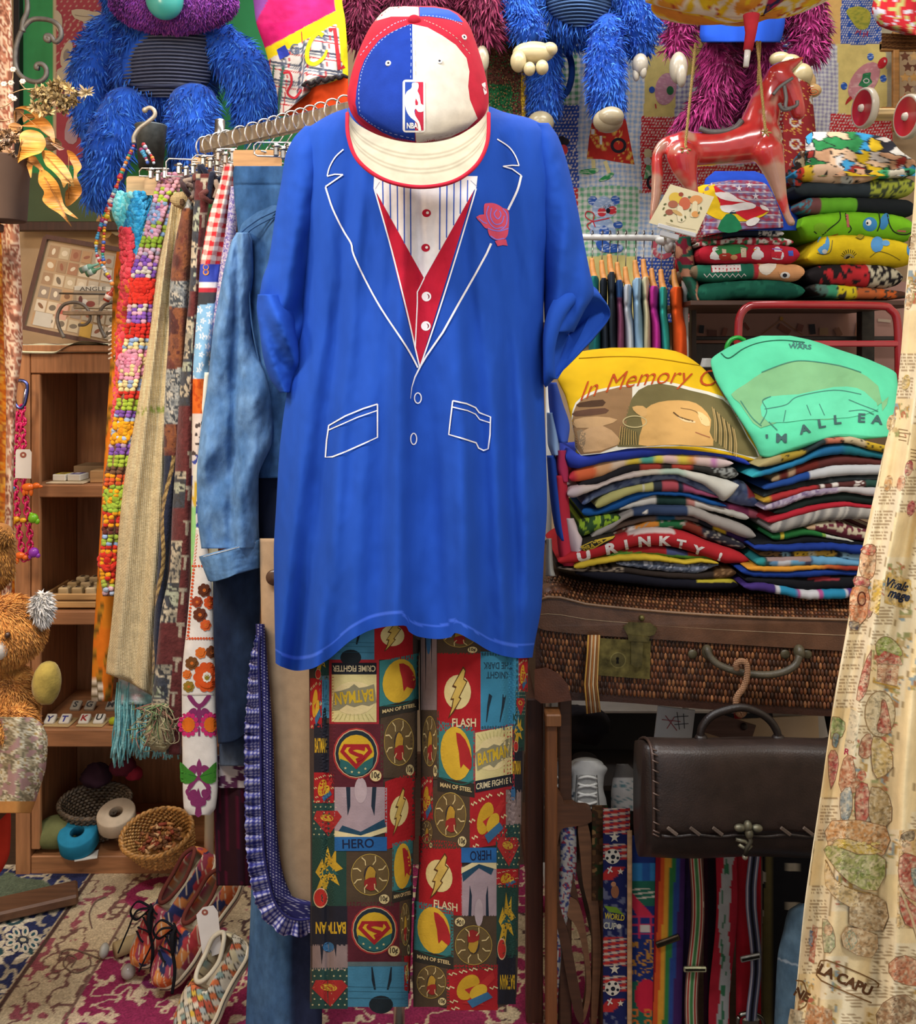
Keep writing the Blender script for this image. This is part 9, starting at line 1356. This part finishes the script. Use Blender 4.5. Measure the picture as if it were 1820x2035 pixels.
mb=MB(); ew=[e_(84,1208,17,30,-.02)]; mb.ball(*ew[0][:2],lin('b8b4ac'),12); fur(mb,ew,1200,.014,['c8c4c0','b4b0a8','d0ccc8'],.002,seed=3); mb.build('ear','fur',tb_,'white ear'); MB().ball(P(93,1358,yt-.02),(.029,.03,.047),lin('94803c'),16,nz=.2).build('foot','fur',tb_,'olive gold foot'); MB().ball(P(15,1262,yt-.073),.0065,lin('3a2418'),10).build('eye','plastic',tb_); mb=MB(); me_=[e_(-6,1288,24,24,-.06)]; mb.ball(*me_[0][:2],lin('c8c0b4'),12); mb.build('snout','fur',tb_,'white snout')
def c_skirt(x,y):n=noise(x/9,y/9,4); D,h_,ox,oy=voro(x/20,y/22,8,.8); a_=np.arctan2(oy,ox); C=pick(['8a7c60','6c6450','9c9074','7c7058'],noise(x/4,y/7,3)); C=put(C,D<.34+.14*np.cos(a_*7),'c4bca4'); C=put(C,(D<.14),'9c8454'); return put(C,(n>.66),'9c7c78')
s_=Surf([(1425,-20,66),(1440,-20,84),(1470,-20,95),(1520,-20,92),(1570,-20,78),(1600,-20,68),(1616,-20,62)],yt-.03,.06,vf(.010,12,2)); mb=MB(); s_.mesh(mb,lambda x,y:put(c_skirt(x,y),(y>1592),'b07c44'),80,110); mb.build('floral_skirt','cloth',tb_)
fuzzy('teddy_bear','darker brown teddy bear with a patterned ear above the orange one',[e_(-14,1110,44,66,.08),e_(-2,1062,30,24,.06)],['a87434','94622c','7c5428','b88444'],'8a5c2c',.010,7000,9,w_=.0015)
garment('red_cloth','bright red-orange cloth at the lower left edge above the rug','cloth',[(1585,-30,20),(1640,-30,22),(1690,-30,20),(1730,-30,4),(1745,-30,-10)],2.1,.03,'a82c1c','cloth',vf(.006,10,2),30,30)
# ---- shoes on the rug
def shoe(name,lb,toe,heel,up,width,colf,laces=True,lp='black laces'):
    toe=np.array(toe,float); heel=np.array(heel,float); A=toe-heel; L_=np.linalg.norm(A); A/=L_; U=np.array(up,float); U-=A*np.dot(U,A); U/=np.linalg.norm(U); W=np.cross(A,U)
    t=thing(name,lb,'shoe',tuple(toe),'pair of patchwork skate shoes' if laces else None); lw=lambda s:width*interp(s,[0,.04,.15,.35,.5,.7,.85,.95,1],[.25,.62,.82,.78,.82,1,.92,.6,.12])
    tr_=lambda x,y,z_:heel+np.multiply.outer(x,A)*L_+np.multiply.outer(y,W)+np.multiply.outer(z_,U)
    S=np.concatenate([np.linspace(0,.05,8),np.linspace(.06,.93,60),np.linspace(.94,1,12)])
  # sole
    mb=MB(); th=np.arange(28)/28*6.283; X=[]; ex=.5
    for s in S:w_=float(lw(s))+.004; ct,st=np.cos(th),np.sin(th); y=w_*np.sign(ct)*np.abs(ct)**.35; z_=.014*np.sign(st)*np.abs(st)**.5+.014; X.append(tr_(np.full(28,s),y,z_))
    mb.grid(np.array(X),lin('b8aa90'),True,True); sol=mb.build('sole','plastic',t,'cream rubber sole')
    mb=MB(); 
    for sg in(-1,1):mb.tube(tr_(S,sg*(np.array([float(lw(s))for s in S])+.0045),np.full(len(S),.019)),.0014,lin('24201e'),5)
    mb.build('sole_stripe','plastic',sol)
  # upper with a real opening
    nt_=40; ph=np.linspace(0,math.pi,nt_); X=[]; CC=[]
    for s in S:
        w_=float(lw(s))*.97; h=float(interp(s,[0,.03,.1,.3,.5,.62,.8,.95,1],[.03,.064,.072,.062,.066,.062,.046,.034,.022])); y=w_*np.cos(ph)*(1-.18*np.sin(ph)*(s<.6)); z_=.026+(h-.0)*np.sin(ph)**.7
        op=ss(.04,.08,s)*(1-ss(.50,.56,s)); dip=op*ss(.62,.8,np.sin(ph)); z_=z_-dip*(h-.004); X.append(tr_(np.full(nt_,s),y,z_)); CC.append(np.where((dip>.35)[:,None],lin('8c7c64'),colf(np.full(nt_,s),y/width,z_)))
    mb=MB(); mb.grid(np.array(X),np.array(CC)); upp=mb.build('upper','cloth',t)
  # padded collar
    cs=[]; zs=[]
    for a_ in np.linspace(0,6.283,50):s=.28-.235*math.cos(a_); cs.append((s,float(lw(s))*.62*math.sin(a_),float(interp(s,[0,.1,.3,.55],[.094,.094,.082,.086]))))
    cs=np.array(cs); mb=MB().tube(tr_(cs[:,0],cs[:,1],cs[:,2]),.0055,lin('5c2c24' if laces else 'b4ac98'),8); mb.build('collar','cloth',upp)
    if laces:
        mb=MB()
        for k in range(5):s=.58+.055*k; w_=.42*width; yy=np.linspace(-w_,w_,9); mb.tube(tr_(np.full(9,s)+.012*np.sin(yy*90*(1 if k%2 else-1)),yy,.034+float(interp(s,[.5,.62,.8,.9],[.066,.062,.048,.040]))*np.sqrt(1-(yy/width)**2)),.003,lin('16161a'),6,.5)
        for sx_,q in((1,[(.58,0,.1),(.60,.03,.125),(.70,.045,.11),(.72,.03,.09),(.6,.005,.1)]),(-1,[(.58,0,.1),(.62,.03,.13),(.72,.04,.10),(.66,.02,.095),(.58,0,.1)]),(1,[(.58,0,.1),(.66,.02,.12),(.82,.035,.09),(1.0,.045,.06)]),(-1,[(.58,0,.1),(.66,.025,.115),(.80,.05,.07),(.95,.055,.03)])):
            q=smoothpts(q,8); mb.tube(tr_(q[:,0],sx_*q[:,1],q[:,2]),.0042,lin('141418'),7,.5)
        mb.build('laces','cloth',upp,lp)
    return t
def c_patch(s,y,z_):D,h_,ox,oy=voro(s*9+y*1.2,y*2.2+z_*20,5,.9); C=pick(['b8582c','9c3438','b4683c','2c3050','a8443c','c07c44','8c3c4c','a8a08c'],h_); C=put(C,np.abs(ox+.5*oy)<.05,'c8b498'); return put(C,(s>.74)&(s<.82)&(np.abs(y)<.6)&(noise(s*60,y*0)>.5),'2c3460')
shoe('skate_shoe','orange patchwork skate shoe in front, with its black laces hanging and a white tag',P(322,1966,2.26)+[0,0,.0],P(478,1745,2.40),(-.45,-.75,.75),.047,c_patch)
shoe('skate_shoe','orange patchwork skate shoe behind its mate, nearer the basket',P(282,1925,2.32),P(430,1700,2.46),(-.45,-.75,.75),.046,lambda s,y,z_:c_patch(s+.3,y+.4,z_))
ptag([(403,1803),(424,1799),(433,1812),(441,1893),(404,1907),(390,1818)],2.17,'blank white price tag with red eyelet tied to the front skate shoe',(407,1813))
def c_chk(s,y,z_):u=s*14; v=y*2.6+z_*18; C=pick(['b8b09c','c0a040','b8643c','9ca4a0','c4bca8','7c9088','c4b894','a8503c','bcb4a0'],_h(np.floor(u+v).astype(int),np.floor(u-v).astype(int),5)); return put(C,(np.abs((u+v)%1-.5)>.44)|(np.abs((u-v)%1-.5)>.44),'3c342c')
shoe('slip_on_shoe','multicoloured checked slip-on shoe at the bottom edge of the picture',P(375,2075,2.1),P(492,1872,2.22),(-.55,-.7,.7),.05,c_chk,False)
a_=P(228,1850,2.40); b_=P(300,1818,2.46); a_[2]=.035; b_[2]=.035; MB().tube([a_,b_],.02,lin('a08c64'),16).build('cardboard_tube','paper',None,'short beige roll lying on the rug behind the skate shoes','roll'); MB().ball(a_+[-.028,0,.0],(.012,.018,.018),lin('a8a8a0'),10).build('glass_stopper','plastic',None,'clear glass knob at the left end of the beige roll','knob'); c_=P(255,1894,2.32); c_[2]=.034; MB().ball(c_,.018,lin('9c948c'),12).build('glass_ball','plastic',None,'small clear glass ball on the rug left of the skate shoes','glass ball')

# ---- timber post just outside the picture that holds the drapes, pot and bears
po=thing('display_post','tall wooden display post at the far left holding the pot and teddy bears','post',(float(P(-85,1,2.12)[0]),2.12,0)); px_=float(P(-85,1,2.12)[0])
part(po,'upright',(px_-.04,2.09,0),(px_+.02,2.15,3.28),'6a4630'); z_=float(P(0,441,2.1)[2]); part(po,'bracket',(px_+.021,2.06,z_-.02),(float(P(-8,1,2.1)[0]),2.14,z_-.001),'6a4630'); z_=float(P(0,1619,1.95)[2]); part(po,'bracket',(px_-.02,1.92,z_-.03),(float(P(-14,1,1.95)[0]),2.089,z_-.001),'6a4630'); z_=float(P(0,300,2.25)[2])
part(po,'cross_arm',(px_-.04,2.151,2.3),(float(P(-22,1,2.3)[0]),2.30,2.34),'6a4630')
